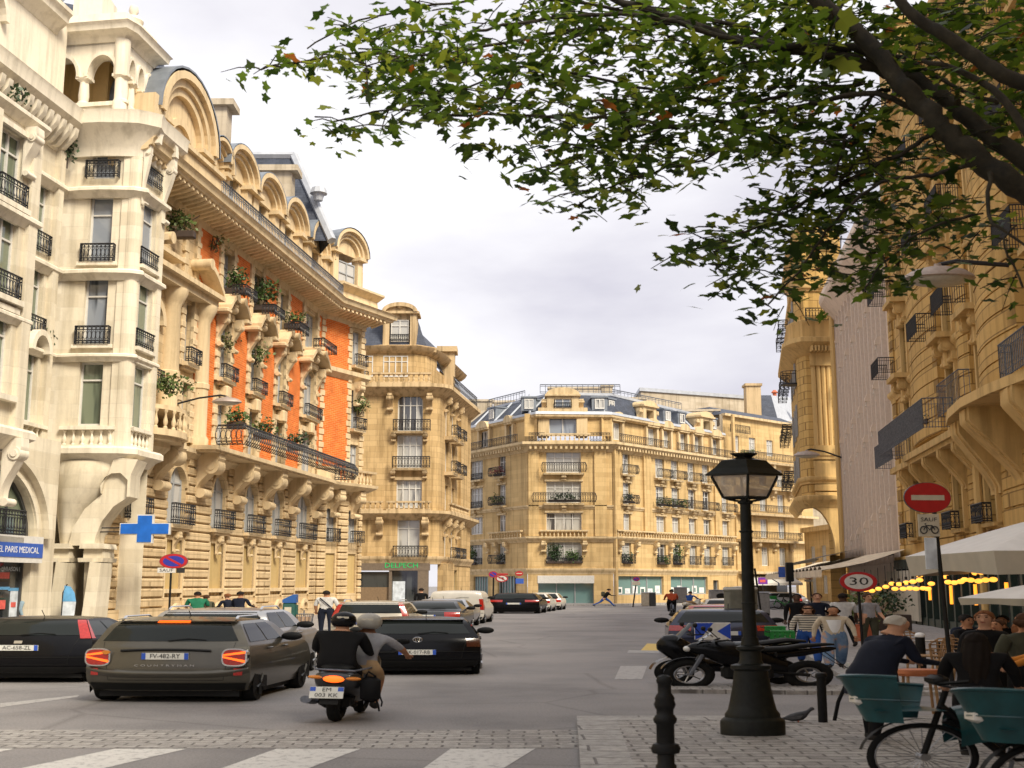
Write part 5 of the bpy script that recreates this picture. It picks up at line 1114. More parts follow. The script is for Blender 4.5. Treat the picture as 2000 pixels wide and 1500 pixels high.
# banded piers, slightly bowed
mb = MB(FR)
def pier(u0, u1, w, z0, z1, bow=.35, st=.85):
    z = z0
    while z < z1-.3:
        n = 8; pts = [(u0+(u1-u0)*k/n, -(w+bow*math.sin(PI*k/n))) for k in range(n+1)]+[(u1, .1), (u0, .1)]
        mb.ext(pts, 'z', z+.07, min(z+st, z1)); z += st
    mb.ext([(u0+.04, .05)]+[(u0+(u1-u0)*k/8, -(w+bow*math.sin(PI*k/8)-.07)) for k in range(9)]+[(u1-.04, .05)], 'z', z0, z1)
pier(-20.8, -14.2, .3, 9.2, 27.3, .2); pier(-4.9, .6, .75, 9.3, 27.3, .25); pier(-10.6, -8.5, .2, 9.3, 27.3, .15)
pier(-21.2, -14, .06, 3.6, 8.1, .1, .7); pier(-10.8, -8.4, .06, 3.6, 8.1, .05, .7); pier(-5.2, 1.5, .1, 3.6, 7., .1, .7); pier(-27.5, -26.3, .1, 3.6, 27, 0.05, .8)
WR.part(mb, 'banded_pier', OS, 30, F=Matrix())
def bracket(mb, u, z, h, out, wd):
    pts = [(0, z), (out, z), (out, z-.16*h)]+[(out*(1-math.sin(PI*.5*t))*.9+.14*out*math.sin(PI*t)+.1, z-h*(.2+.72*t)) for t in [k/12 for k in range(13)]]+[(0.1, z-h), (0, z-h)]
    mb.ext([(-a, b) for a, b in pts], 'x', u-wd/2, u+wd/2); mb.ext([(-a-.06, b-.03) for a, b in pts[1:-2]]+[(-.02, z-h*.9), (-.02, z-.1)], 'x', u-wd*.28, u+wd*.28)
mb = MB(FR)
# big balcony slabs and the great consoles carrying them
mb.fb(-18.6, -7.3, 0, 1.3, 8.25, 8.55); mb.fb(-18.4, -7.5, 0, 1.15, 8.05, 8.25)
mb.fb(-24.4, -18.7, 0, .95, 8.15, 8.45)
mb.ext([(-7.2, 0), (-7.2, -1.6), (-5, -2.0), (-2, -2.2), (1, -2.0), (5, -1.4), (5, 0)], 'z', 8.6, 8.95)
for u in (-17.8, -14.6, -11.3, -8.4): bracket(mb, u, 8.1, 1.8, 1.1, .75)
for u, o in ((-6.2, 1.5), (-2.6, 1.95), (2.2, 1.7)): bracket(mb, u, 8.6, 2.9, o, 1.5)
for u in (-22.3,): bracket(mb, u, 8.2, 1.7, .85, 1.2)
mb.tube([(-8, -.3, .5), (-8, -.3, 8.)], .2, 8)
for u in wc:
    for z, h in rows:
        mb.fb(u-1.0, u-.75, -.05, .18, z-.2, z+h+.1); mb.fb(u+.75, u+1.0, -.05, .18, z-.2, z+h+.1); mb.fb(u-1.1, u+1.1, -.05, .26, z+h, z+h+.35)
        if z > 13:
            mb.fb(u-1.2, u+1.2, -.05, .95, z-.25, z); scroll(mb, u-.7, z-.25, 1.1, .7, .45); scroll(mb, u+.7, z-.25, 1.1, .7, .45); mb.cbox(u-.3, u+.3, -.4, 0, z-1.5, z-.4, .1)
        else: mb.fb(u-1.0, u+1.0, -.05, .35, z-.15, z)
for z, o, h in ((3.5, .4, .3), (13.0, .3, .25), (22.3, .5, .35), (27.8, .9, .5)):
    mb.sweep([(-27.7, 0), (12, 0)], [(-.1, z-h*1.6), (.08, z-h*1.6), (o*.45, z-h*.8), (o*.9, z-.1), (o, z), (o, z+h*.6), (-.1, z+h*.7)])
mb.fb(-23.4, -17.6, -.8, .5, 28.2, 31.5); mb.fb(-23.5, -17.5, -1, .8, 31.5, 32.)
WR.part(mb, 'moulding', OT, 40, F=Matrix())
mb = MB(FR); mb.add([(-27.6, 1.5, 28), (12, 1.5, 28), (12, 5, 34), (-27.6, 5, 34)], [(0, 1, 2, 3)]); WR.part(mb, 'roof', M_('slate'), F=Matrix())
for u in wc:
    for z, h in rows:
        WR.win(u, z, 1.5, h, -.38, 2)
        if z > 13: WR.rail(u, z, 2.3, .85, .9, .85, False, .1, r=.014)
        elif z < 5: WR.rail(u, z, 1.8, .75, .38, .35, True, .2)
WR.iron = M_('grey_iron')
WR.rail(-12.95, 8.55, 11.1, 1.25, 1.25, 1.2, False, .12, r=.013); WR.rail(-21.5, 8.45, 5.4, 1.2, .9, .85, False, .12, r=.013)
WR.rail(-5.2, 8.95, 3.8, 1.3, 1.5, .4, False, .22, r=.014); WR.rail(3.2, 8.95, 3, 1.2, 1.3, .4, False, .2, r=.022)
c = at(1824, 812, 56.2); t = thing('balcony_plant', 'small green plant behind the long dark balcony railing on the right', 'plant', c); m = MB(); foliage(m, (0, 0, 0), .7, .4, .3, 90, .15, rnd); m.build('foliage', M_('leaf_d'), t); m = MB(); m.cbox(-.5, .5, -.15, .15, -.4, -.15, .03); m.build('planter_box', M_('dark_planter'), t)
# ---------- pale modern block ----------
root = thing('pale_ribbed_building', 'pale pinkish modern building with vertical ribs and small lamp brackets', 'building', FR @ Vector((-39, 0, 0)))
WM = Wins(root, FR, M_('grey_frame'), M_('pane_dark'), M_('iron'))
mb = MB(FR); wall_holes(mb, -50.5, -27.6, 3.4, 23, -.1, [(u-.2, u+.2, z, z+1.6) for u, z in ((-46.3, 17.), (-46.3, 8.5), (-44, 14), (-41, 11), (-48, 12.5), (-38, 18))], .3); mb.fb(-50.5, -27.6, -2, -.1, 0, 3.4)
WM.part(mb, 'wall', M_('pale_render'), F=Matrix())
mb = MB(FR); u = -50.4
while u < -27.6: mb.fb(u-.09, u+.09, -.1, .22, 3.4, 22.8); u += 1.63
WM.part(mb, 'rib', plain('pale_rib', (.60, .50, .42), .8, 0, .08), F=Matrix())
mb = MB(FR); mb.ext([(.0, 22.6), (-.25, 22.9), (-1.1, 24.0), (-1.2, 24.3), (-1.1, 24.9), (.6, 25.1), (.6, 22.6)], 'x', -50.6, -27.6); WM.part(mb, 'cornice', M_('pale_render'), F=Matrix())
q1 = MB(); q1.ext([(0.1, 0), (-.34, 0), (-.34, .2), (-.2, .5), (.1, .5)], 'x', -.12, .12); q1 = q1.mesh('vent_hood', M_('pale_render')); q2 = MB(); q2.ell((0, -.3, -.3), .06, .06, .06, 6, 4); q2.tube([(0, -.3, -.25), (0, -.2, .05)], .02, 4); q2 = q2.mesh('facade_lamp', plain('lamp_white', (.6, .55, .48), .4))
for i in range(0, 13):
    for j in range(i % 2, 5, 2):
        uu = -49.6+i*1.63+.82; z = 5.+j*3.9+((i*1.7) % 3.1)
        for nm, me in (('vent_hood', q1), ('facade_lamp', q2)): o = bpy.data.objects.new(nm, me); COL.objects.link(o); o.parent = root; o.matrix_local = WM.loc() @ LT(uu, 0, z)
mb = MB(FR); mb.tube([(-50.4, -.3, .2), (-50.4, -.3, 23.5)], .2, 8); WM.part(mb, 'downpipe', OT, F=Matrix())
mb = MB(FR); mb.add([(-50.5, 0, 25.1), (-27.6, 0, 25.1), (-27.6, 6, 31), (-50.5, 6, 31)], [(0, 1, 2, 3)]); mb.fb(-46, -42, -3.5, -1.6, 25.1, 28.4); WM.part(mb, 'roof', M_('zinc'), F=Matrix())
# ---------- honey coloured house with a bowed corner over an arch ----------
Yb = 91.5; x0, x1 = at(1580, 850, Yb).x, at(1652, 850, Yb).x; FV = frame(x0, Yb, 1, 0); WV = x1-x0
root = thing('bowed_corner_house', 'amber house with fluted pilasters and a bowed corner carried on a deep arch', 'building', (x0, Yb, 0))
WC = Wins(root, FV, M_('grey_frame'), M_('pane_shutter'), M_('iron'))
zz = lambda py: at(1600, py, Yb).z
cur = [(x0-.35, Yb+1.6), (x0-.28, Yb+.8), (x0-.15, Yb+.25), (x0, Yb), (x1, Yb)]; side = (x0-.35+2.7, Yb+15)
mb = MB(); P_l = [side]+cur
for i in range(len(P_l)-1):
    a, b = P_l[i], P_l[i+1]; mb.add([(*a, 8.2), (*b, 8.2), (*b, 31), (*a, 31)], [(0, 1, 2, 3)])
mb.T = FV; mb.fb(WV-.9, WV+.3, -3, -.02, 0, 31)
mb.T = Matrix(); mb.ext([side, *cur, (x1, Yb+6)], 'z', 30.9, 31)
WC.part(mb, 'wall', M_('ochre_stone'), F=Matrix())
mb = MB()
for z, o, h in ((zz(980)+.2, .6, .5), (zz(935), .3, .3), (zz(672), 1.1, .7), (zz(560), .35, .3), (zz(478), .5, .4)):
    mb.sweep(P_l, [(-.1, z-h*1.4), (.1, z-h*1.3), (o*.4, z-h*.8), (o*.85, z-.15), (o, z), (o, z+h*.5), (o*.8, z+h*.6), (-.1, z+h*.65)])
mb.sweep(P_l, [(-.1, zz(672)+.4), (.6, zz(672)+.4), (.6, zz(635)), (.7, zz(632)), (.7, zz(628)), (-.1, zz(628))])
WC.part(mb, 'cornice', M_('ochre_trim'), 40, F=Matrix()); mb = MB(FV)
for uu in (.55, .95, 1.35, 1.75): mb.lathe([(.19, zz(870)), (.19, zz(715))], (uu, .02, 0), 8)
WC.part(mb, 'pilaster', M_('ochre_trim'), 40, F=Matrix()); mb = MB(FV)
mb.fb(.3, 2.0, -.05, .2, zz(890), zz(870)); mb.fb(.3, 2.0, -.05, .3, zz(715), zz(690)); mb.fb(.3, 2.0, -.05, .2, zz(935), zz(905))
z = zz(975)
while z < zz(895): mb.cbox(.25, 2.1, -.12, .02, z, z+.55, .05); z += .62
for k in range(14): mb.fb(.2+k*.27, .33+k*.27, 0, 1.2, zz(690), zz(680))
mb.sweep(cur, [(.0, zz(985)), (.55, zz(985)), (.75, zz(965)), (.5, zz(945)), (.0, zz(942))])
WC.part(mb, 'moulding', M_('ochre_trim'), 40, F=Matrix())
# the deep arch below
mb = MB()
def archs(u, v):
    a = PI*.5*u; px = 1572+(1632-1572)*math.sin(a)**1.0; py = 985+(1085-985)*(1-math.cos(a)); p = at(px, py, Yb+.3+v*3.2); p0 = at(px, py, Yb+.3); return (p0.x+v*.9, Yb+.3+v*3.2, p0.z)
mb.grid(archs, 14, 5)
pl_ = pxpoly([(1572+(1632-1572)*math.sin(a), 985+100*(1-math.cos(a))) for a in [PI*.5*k/12 for k in range(13)]]+[(1654, 1086), (1654, 978), (1568, 978)], Yb); mb.ext(pl_[::-1], 'y', Yb-.05, Yb+.4)
mb.T = FV; mb.fb(2.6, WV+.2, -3.5, .1, 0, zz(1083)); z = zz(1080)
mb.T = Matrix(); WC.part(mb, 'arch', M_('ochre_trim'), 40, F=Matrix())
for uu, z, h in ((2.9, zz(890), 2.2), (2.9, zz(770), 2.2), (3.0, zz(1070), 2.)): WC.win(uu, z, .95, h, .03, 2); WC.rail(uu, z, 1.5, .95, .5, .45, True, .25)
FS_ = frame(*side, cur[0][0]-side[0], cur[0][1]-side[1]); Ls = math.hypot(cur[0][0]-side[0], cur[0][1]-side[1])
for uu in (Ls-2.5, Ls-6, Ls-10):
    for z in (10.3, 14.2, 18.3, 23): WC.win(uu, z, 1.3, 2.6, .03, 2, F=FS_); WC.rail(uu, z, 1.8, .95, .5, .75, True, .3, F=FS_)
WC.rail(1.5, zz(632), 3.2, 1., .9, .3, True, .25)
m = MB(); q = at(1546, 750, 94); m.ext([(q.x+.9*math.cos(a), 94+.7*math.sin(a)) for a in [2*PI*k/14 for k in range(14)]], 'z', q.z-.12, q.z); 
for k in range(14): a = 2*PI*k/14; m.tube([(q.x+.86*math.cos(a), 94+.66*math.sin(a), q.z), (q.x+.86*math.cos(a), 94+.66*math.sin(a), q.z+1.)], .02, 4)
m.tube([(q.x+.86*math.cos(2*PI*k/14), 94+.66*math.sin(2*PI*k/14), q.z+1.) for k in range(15)], .03, 5); WC.part(m, 'round_balcony', M_('iron'), F=Matrix())
# low row of pale fronts continuing beyond the arch
FW2 = frame(at(1573, 1100, 150).x, 150, 4.2, -54); 
root = thing('distant_street_front', 'pale stone street front receding beyond the arch on the right', 'building', (26, 120, 0)); WD = Wins(root, FW2, M_('white_frame'), M_('pane_shutter'), M_('iron'))
mb = MB(FW2); wall_holes(mb, 0, 52, 0, 9, 0, [(u-.8, u+.8, z, z+2.2) for u in range(3, 50, 4) for z in (1., 4.6)], .3); mb.fb(0, 52, -.1, .3, 3.7, 4.); mb.fb(0, 52, -.1, .5, 8.6, 9.2); WD.part(mb, 'wall', M_('far_stone'), F=Matrix())
for u in range(3, 50, 4):
    for z in (1., 4.6): WD.win(u, z, 1.6, 2.2, -.25, 2)
wall_lamp(1834, 545, 40, 5.2, -.4, 1.45, 'large street lamp dish on a long black arm at the right, under the leaves')
wall_lamp(1576, 890, 88, 2.9, .6, 1.15, 'street lamp dish on a thin arm at the bowed corner house')

# ================= cafe terrace =================
plain('awning_cloth', (.62, .52, .38), .85, 0, .18, 2.); plain('parasol_cloth', (.62, .60, .57), .85, 0, .06, 2.); plain('parasol_valance', (.46, .42, .34), .85, 0, .08, 2.)
plain('cafe_green', (.015, .03, .022), .45, 0, .25); plain('bulb_glow', (1, .5, .1), .5, emit=(1, .40, .05, 1), es=1.15); plain('tube_glow', (1, .45, .05), .5, emit=(1, .30, .02, 1), es=1.1)
cf = thing('cafe_terrace_facade', 'dark green cafe front with tall glazed doors and orange tube lamps', 'shop front', FR @ Vector((-14, -1, 0)))
def cp(m, name, mat, smooth=None): return_o = m.build(name, mat, cf, smooth); return_o.matrix_local = LT(*[-c for c in cf.location]) @ FR; return return_o
m = MB(); m.fb(-27.4, 8, .05, .5, 3.0, 3.5); u = -27
while u < 8: m.fb(u-.14, u+.14, .05, .45, 0, 3.0); u += 1.55
m.fb(-27.4, 8, .05, .4, 0, .5); cp(m, 'frame', M_('cafe_green'))
m = MB(); m.fb(-27.4, 8, .06, .2, .5, 3.0); cp(m, 'glass', M_('pane_dark'))
for px, py0, py1 in ((1858, 1148, 1180), (1906, 1146, 1182), (1967, 1143, 1180), (1816, 1150, 1172)):
    a, b = onF(FR, px, py1, .6), onF(FR, px, py0, .6); m = MB(); m.lathe([(.07, a[1]), (.07, b[1]+.1)], (a[0], -.58, 0), 8); cp(m, 'tube_lamp', M_('tube_glow'))
p0, p1 = onF(FR, 1717, 1222, 1.2), onF(FR, 1768, 1140, 1.2); m = MB(); m.fb(p0[0], p1[0], .5, .62, .3, 2.9); cp(m, 'pale_panel', M_('parasol_valance'))
# scalloped awning over the terrace further along
aw = thing('cafe_awning', 'beige scalloped cafe awning on the pavement before the parasol', 'awning', FR @ Vector((-30, -3, 2.5)))
m = MB(FR)
def awn(u, v):
    uu = -70+45*u; w_ = .2+4.6*v; z = 4.1-1.15*v-.18*math.sin(PI*v)+.0; sc_ = .22*abs(math.sin(PI*u*20))*v; return (uu, -w_, z+sc_)
m.grid(awn, 160, 4)
for i in range(60):
    ua, ub = -70+45*i/60, -70+45*(i+1)/60; m.add([(ua, -4.8, 2.98), (ub, -4.8, 2.98), (ub, -4.82, 2.62), ((ua+ub)/2, -4.82, 2.5), (ua, -4.82, 2.62)], [(0, 1, 2, 3, 4)])
m.build('cloth', M_('awning_cloth'), aw, world=True)
m = MB(FR); 
for u in range(-69, -25, 4): m.tube([(u, -.2, 3.9), (u, -4.7, 2.9)], .04, 5)
m.tube([(-69, -4.7, 2.9), (-26, -4.7, 2.9)], .04, 5)
m.build('frame', M_('iron'), aw, world=True)
m = MB(FR); m.add([(-62, -.3, 4.6), (-40, -.3, 4.6), (-40, -3.4, 3.9), (-62, -3.4, 3.9), (-40, -3.4, 3.7), (-62, -3.4, 3.7)], [(0, 1, 2, 3), (3, 2, 4, 5)]); bl = thing('dark_awning', 'black awning above the beige scalloped one', 'awning', FR @ Vector((-51, -2, 4))); m.build('cloth', M_('black_paint'), bl, world=True); m = MB(FR); m.tube([(-62, -3.3, 3.85), (-40, -3.3, 3.85)], .04, 5); m.build('frame', M_('iron'), bl, world=True)
def parasol(cx, cy, z_e, z_t, rx, ry, val, lab, n=8):
    t = thing('parasol', lab, 'parasol', (cx, cy, .13)); m = MB()
    pts = [(rx*math.cos(2*PI*k/n+PI/4 if n == 4 else 2*PI*k/n), ry*math.sin(2*PI*k/n+PI/4 if n == 4 else 2*PI*k/n)) for k in range(n)]
    def top(u, v):
        k = u*n; i = int(k) % n; f = k-int(k); a, b = pts[i], pts[(i+1) % n]; x, y = a[0]+(b[0]-a[0])*f, a[1]+(b[1]-a[1])*f; sag = .10*math.sin(PI*f)*v
        return (x*v, y*v, (z_t-.13)+(z_e-z_t)*(v**1.12)-sag*(1-v)*3)
    m.grid(top, n*6, 8); m.build('canopy', M_('parasol_cloth'), t, 60)
    m = MB()
    def valn(u, v):
        k = u*n; i = int(k) % n; f = k-int(k); a, b = pts[i], pts[(i+1) % n]; x, y = a[0]+(b[0]-a[0])*f, a[1]+(b[1]-a[1])*f; s = 1-.03*v
        return (x*s, y*s, z_e-.13-val*v*(1+.12*math.cos(f*2*PI)))
    m.grid(valn, n*8, 3); m.build('valance', M_('parasol_valance'), t, 60)
    m = MB(); m.tube([(0, 0, 0), (0, 0, z_t-.1)], .05, 8)
    for a in pts: m.tube([(0, 0, z_t-.3), (a[0]*.97, a[1]*.97, z_e-.2)], .025, 4)
    m.lathe([(.5, 0), (.5, .1), (.1, .15)], (0, 0, 0), 12); m.build('pole', M_('iron'), t)
q = at(2085, 1070, 32); parasol(q.x, 32, at(1900, 1078, 30).z, at(2090, 1000, 32).z, 4.75, 4.6, .52, 'big white square parasol with a beige valance over the cafe terrace', 4)
q = at(2020, 1160, 27); parasol(q.x, 27, at(1950, 1168, 27).z, at(2020, 1140, 27).z, 1.75, 1.5, .14, 'smaller white parasol low at the right edge behind the seated people', 6)
# globe lamps strung below the awning
gl = [(1690, 1152), (1703, 1154), (1716, 1150), (1730, 1146), (1742, 1140), (1748, 1150), (1756, 1141), (1764, 1150), (1770, 1138), (1777, 1149), (1783, 1136), (1789, 1150), (1796, 1124), (1796, 1133), (1803, 1149), (1812, 1150), (1819, 1140), (1846, 1126), (1852, 1137), (1864, 1138), (1876, 1136), (1896, 1133), (1884, 1132), (1911, 1135), (1925, 1133), (1940, 1132), (1905, 1119), (1915, 1118), (1938, 1117), (1950, 1115), (1956, 1114)]
gm = None
for i, (px, py) in enumerate(gl):
    Y = 44-(px-1690)*.042+rnd.uniform(-1, 1); c = at(px, py, Y); t = thing('globe_lamp', 'small glowing amber globe lamp hanging in the strings under the cafe awning', 'lamp', c, 'globe lamps under the cafe awning')
    if gm is None: q = MB(); q.ell((0, 0, 0), .125, .08, .07, 12, 8); gm = q.mesh('bulb', M_('bulb_glow'), 60); q = MB(); q.lathe([(.05, .1), (.05, .2)], n=6); q.tube([(0, 0, .2), (0, 0, .75)], .012, 4); cm = q.mesh('cord', M_('iron'))
    for nm, me in (('bulb', gm), ('cord', cm)): o = bpy.data.objects.new(nm, me); COL.objects.link(o); o.parent = t
# ================= street furniture =================
BP = 'green_black_paint'
def lt(m, prof, c=(0, 0, 0), n=20, sy=1/ST, **k): m.lathe(prof, c, n, sy=sy, **k)
# big lantern lamp in the foreground
g = gp(1471, 1434, .1); k = g.y*1.012/FPX
t = thing('street_lamp', 'old black lantern street lamp on a wide flared base standing on the cobbled island', 'lamp', (g.x, g.y, .1))
def zpx(py): return at(1471, py, g.y).z-.1
m = MB(); hw = lambda w_: w_*.5*k
lt(m, [(hw(122), 0), (hw(122), zpx(1408)), (hw(116), zpx(1404)), (hw(104), zpx(1400)), (hw(104), zpx(1394)), (hw(92), zpx(1386)), (hw(84), zpx(1370)), (hw(74), zpx(1345)), (hw(66), zpx(1318)), (hw(64), zpx(1310)), (hw(76), zpx(1306)), (hw(76), zpx(1299)), (hw(50), zpx(1296)), (hw(42), zpx(1290)), (hw(40), zpx(1272)), (hw(54), zpx(1268)), (hw(54), zpx(1263)), (hw(36), zpx(1260)), (hw(31), zpx(1245))], n=24)
m.build('base', M_(BP), t, 35)
m = MB(); pr = [(hw(28), zpx(1250))]+[(hw(27-6*i/20), zpx(1250-265*i/20)) for i in range(1, 21)]+[(hw(30), zpx(983)), (hw(30), zpx(978)), (hw(18), zpx(976))]
lt(m, pr); [lt(m, [(hw(26), zpx(y)), (hw(29), zpx(y-2)), (hw(26), zpx(y-4))]) for y in (1180, 1040)]; m.build('post', M_(BP), t, 35)
m = MB(); zb, ze = zpx(972), zpx(930); rb, re = hw(84), hw(128)
for i in range(4):
    a = PI/2*i; m.tube([(rb*math.cos(a), rb*math.sin(a)/ST, zb), (re*math.cos(a), re*math.sin(a)/ST, ze)], .022, 6); b = a+PI/2
    m.tube([(rb*math.cos(a), rb*math.sin(a)/ST, zb), (rb*math.cos(b), rb*math.sin(b)/ST, zb)], .02, 6); m.tube([(hw(14)*math.cos(a), hw(14)*math.sin(a)/ST, zpx(980)), (rb*.7*math.cos(a), rb*.7*math.sin(a)/ST, zpx(976)), (rb*math.cos(a), rb*math.sin(a)/ST, zb)], .018, 5)
m.build('lantern_frame', M_(BP), t)
m = MB(); m.lathe([(hw(152), zpx(929)), (hw(150), zpx(926)), (hw(118), zpx(915)), (hw(92), zpx(902)), (hw(88), zpx(899)), (hw(40), zpx(896)), (hw(30), zpx(893)), (hw(50), zpx(888)), (hw(54), zpx(885)), (hw(10), zpx(884))], n=4, sy=1/ST); m.build('lantern_roof', M_(BP), t)
gm_, gn, gb = nt('lamp_pane'); gb.inputs['Base Color'].default_value = (.62, .52, .42, 1); gb.inputs['Roughness'].default_value = .35; gb.inputs['Alpha'].default_value = .62
m = MB(); m.lathe([(rb*.97, zb), (re*.97, ze)], n=4, sy=1/ST); m.build('lantern_glass', gm_, t)
# bollards
def bollard(px, py, wpx, hpx, prof, lab, mat='black_paint', top=None, z0=.1, name='bollard', grp='bollards along the pavement edge', Y=None):
    p = gp(px, py, z0) if Y is None else at(px, py, Y); kk = p.y*1.012/FPX; t = thing(name, lab, 'bollard', (p.x, p.y, z0), grp); m = MB(); H = hpx*kk
    lt(m, [(r*wpx*kk*.5, z*H) for r, z in prof], n=18); m.build('post', M_(mat), t, 40)
    if top: m = MB(); m.ell((0, 0, H*.97), wpx*kk*.55, wpx*kk*.3, wpx*kk*.32, 14, 8); m.build('cap', M_(top), t, 60)
pb = [(1, 0), (1, .9), (1.25, .91), (1.3, .95), (1.1, .985), (.6, 1.0)]
bollard(1608, 1421, 18, 100, pb, 'plain black bollard beside the pigeon, right of the big lamp base', z0=.02)
bollard(1801, 1318, 19, 74, [(1, 0), (1, .98)], 'black bollard with a white ball top by the terrace chairs', top='sign_white', z0=.13)
bollard(1302, 1540, 34, 204, [(1.15, 0), (1.15, .2), (.95, .22), (.95, .3), (1.5, .31), (1.65, .35), (1.4, .39), (1., .4), (1., .56), (1.25, .58), (1.32, .61), (1.1, .64), (.95, .65), (.95, .69), (1.1, .71), (1.22, .74), (1.05, .775), (1.12, .79), (.95, .82), (.75, .84), (.75, .92), (.85, .93), (.92, .955), (.75, .985), (.3, 1.)], 'black beaded iron bollard at the near corner of the cobbled island')
bollard(1548, 1252, 5, 76, [(1, 0), (1, 1)], 'thin dark post beside the striped shirt woman', z0=.13)
# round road signs
plain('sign_rim_red', (.42, .015, .02), .35, 0, .1); plain('no_parking_blue', (.03, .035, .30), .35, 0, .1); plain('sign_cream', (.52, .47, .37), .5, 0, .1); plain('sign_dirty_white', (.6, .58, .54), .5, 0, .1)
def disc(m, rx, rz, y0, y1, cx=0, cz=0, n=40): m.ext([(cx+rx*math.cos(2*PI*i/n), cz+rz*math.sin(2*PI*i/n)) for i in range(n)], 'y', y0, y1)
def sign(px, py, rx, rz, Y, kind, lab, pole=None, plate=None, zg=.13, grp=None, lean=0, rotz=0):
    c = at(px, py, Y); kk = Y*1.0/FPX; t = thing('road_sign', lab, 'sign', (c.x, c.y, zg), grp); z = c.z-zg; a, b = rx*kk, rz*kk; T = LT(0, 0, z) @ RZ(rotz)
    m = MB(T); disc(m, a*1.03, b*1.03, .012, .05); m.build('back', M_('grey_iron'), t)
    def lay(nm, mat, f): m = MB(T); f(m); return m.build(nm, M_(mat), t)
    if kind == 'entry': lay('face', 'sign_rim_red', lambda m: disc(m, a, b, 0, .012)); lay('bar', 'sign_cream', lambda m: m.box(-a*.72, a*.72, -.006, .0, -b*.17, b*.17))
    if kind == 'speed':
        lay('rim', 'sign_rim_red', lambda m: disc(m, a, b, 0, .012)); lay('face', 'sign_dirty_white', lambda m: disc(m, a*.76, b*.76, -.005, 0)); lay('number', 'sign_black', lambda m: mb_text(m, '30', b*1.12, LT(0, -.008, 0) @ SC(a/b, 1, 1), .002))
    if kind == 'noparking':
        lay('rim', 'sign_rim_red', lambda m: disc(m, a, b, 0, .012)); lay('face', 'no_parking_blue', lambda m: disc(m, a*.76, b*.72, -.005, 0))
        lay('slash', 'sign_rim_red', lambda m: m.add([(-a*.6, -.008, b*.42), (-a*.44, -.008, b*.6), (a*.6, -.008, -b*.42), (a*.44, -.008, -b*.6)], [(0, 1, 2, 3)]))
    if kind == 'noturn':
        lay('rim', 'sign_rim_red', lambda m: disc(m, a, b, 0, .012)); lay('face', 'sign_dirty_white', lambda m: disc(m, a*.8, b*.76, -.005, 0))
        lay('arrow', 'sign_black', lambda m: (m.box(a*.1, a*.3, -.009, -.005, -b*.45, b*.1), m.box(-a*.25, a*.3, -.009, -.005, .1*b, b*.35), m.ext([(-a*.55, b*.22), (-a*.2, -b*.1), (-a*.2, b*.55)], 'y', -.009, -.005)))
        lay('slash', 'sign_rim_red', lambda m: m.add([(-a*.6, -.011, b*.42), (-a*.46, -.011, b*.6), (a*.6, -.011, -b*.42), (a*.46, -.011, -b*.6)], [(0, 1, 2, 3)]))
    if plate:
        for (x0, x1, y0, y1, mat, txt, sz) in plate:
            A, B = at(x0, y1, Y), at(x1, y0, Y); m = MB(); m.cbox(A.x-c.x, B.x-c.x, -.0, .03, A.z-zg, B.z-zg, .008); o = m.build('plate', M_(mat), t)
            if txt: 
                m = MB(); lines = txt.split('\n'); h = (B.z-A.z)/len(lines)
                for i, l in enumerate(lines): mb_text(m, l, sz*h, LT((A.x+B.x)/2-c.x, -.004, B.z-zg-h*(i+.5)), .002, min(1.7, 1.35*(B.x-A.x)/(sz*h*len(l))))
                m.build('lettering', M_('sign_black' if mat != 'sign_blue' else 'sign_white'), o)
    if pole:
        q = at(pole[0], pole[1], Y); m = MB(); m.tube([(q.x-c.x, .07, q.z-zg), (pole[2], .07, 0)], .03*(1.6 if Y < 60 else 2.2), 8); m.build('pole', M_('black_paint'), t)
    return t
t = sign(1812, 972, 46, 29, 24., 'entry', 'red no entry disc with a cream bar high on a dark pole before the parasol', (1822, 950, .3), [(1795, 1834, 1004, 1048, 'sign_cream', 'SAUF\n ', .5), (1809, 1829, 1050, 1112, 'poster_pale', '', 0)], rotz=4)
# bicycle pictogram on the plate: two wheels and a frame
A = at(1815, 1035, 24.); m = MB(LT(A.x-t.location.x, -.008, A.z-.13) @ RZ(90))
for y in (-.115, .115): m.torus((0, y, 0), .07, .012, 16, 5)
m.tube([(0, -.115, 0), (0, -.06, .09), (0, .07, .09), (0, .115, 0)], .011, 4); m.tube([(0, -.06, .09), (0, -.01, 0), (0, .07, .09)], .011, 4); m.tube([(0, .06, .13), (0, .09, .12)], .011, 4); m.build('bicycle_mark', M_('sign_black'), t)
sign(1677, 1136, 36, 18.5, 38., 'speed', 'round speed limit sign reading 30 on a dark pole before the cafe lamps', (1677, 1140, .05))
sign(1579, 1124, 11, 6.5, 96, 'speed', 'small distant speed limit sign reading 30 below the bowed corner house', (1582, 1126, .2), [(1571, 1588, 1132, 1136, 'sign_dirty_white', '', 0)])
sign(339, 1096, 27, 14, 50.5, 'noparking', 'no parking disc over a SAUF plate in front of the rusticated wall on the left', (334, 1098, -.1), [(307, 343, 1109, 1119, 'sign_dirty_white', 'SAUF', .85), (344, 361, 1109, 1119, 'sign_black', '', 0)])
sign(963, 1122, 8.5, 6, 92, 'noparking', 'distant no parking disc left of the turn ban sign at the junction', (964, 1124, 0))
sign(980, 1130, 12, 6.5, 93, 'noturn', 'distant red rimmed no turn sign at the junction', (979, 1132, 0), [(969, 992, 1120, 1123, 'sign_rim_red', '', 0)])
sign(1014, 1120, 7.5, 4.6, 118, 'entry', 'small distant no entry disc above a blue plate on the far house corner', (1007, 1128, -.4), [(1007, 1023, 1130, 1140, 'sign_blue', '', 0)])
sign(1243, 1131, 6.5, 4.2, 106, 'noparking', 'tiny no parking disc on a leaning pole before the teal shop window', (1243, 1136, -.35), [(1235, 1250, 1136, 1143, 'sign_cream', '', 0)])
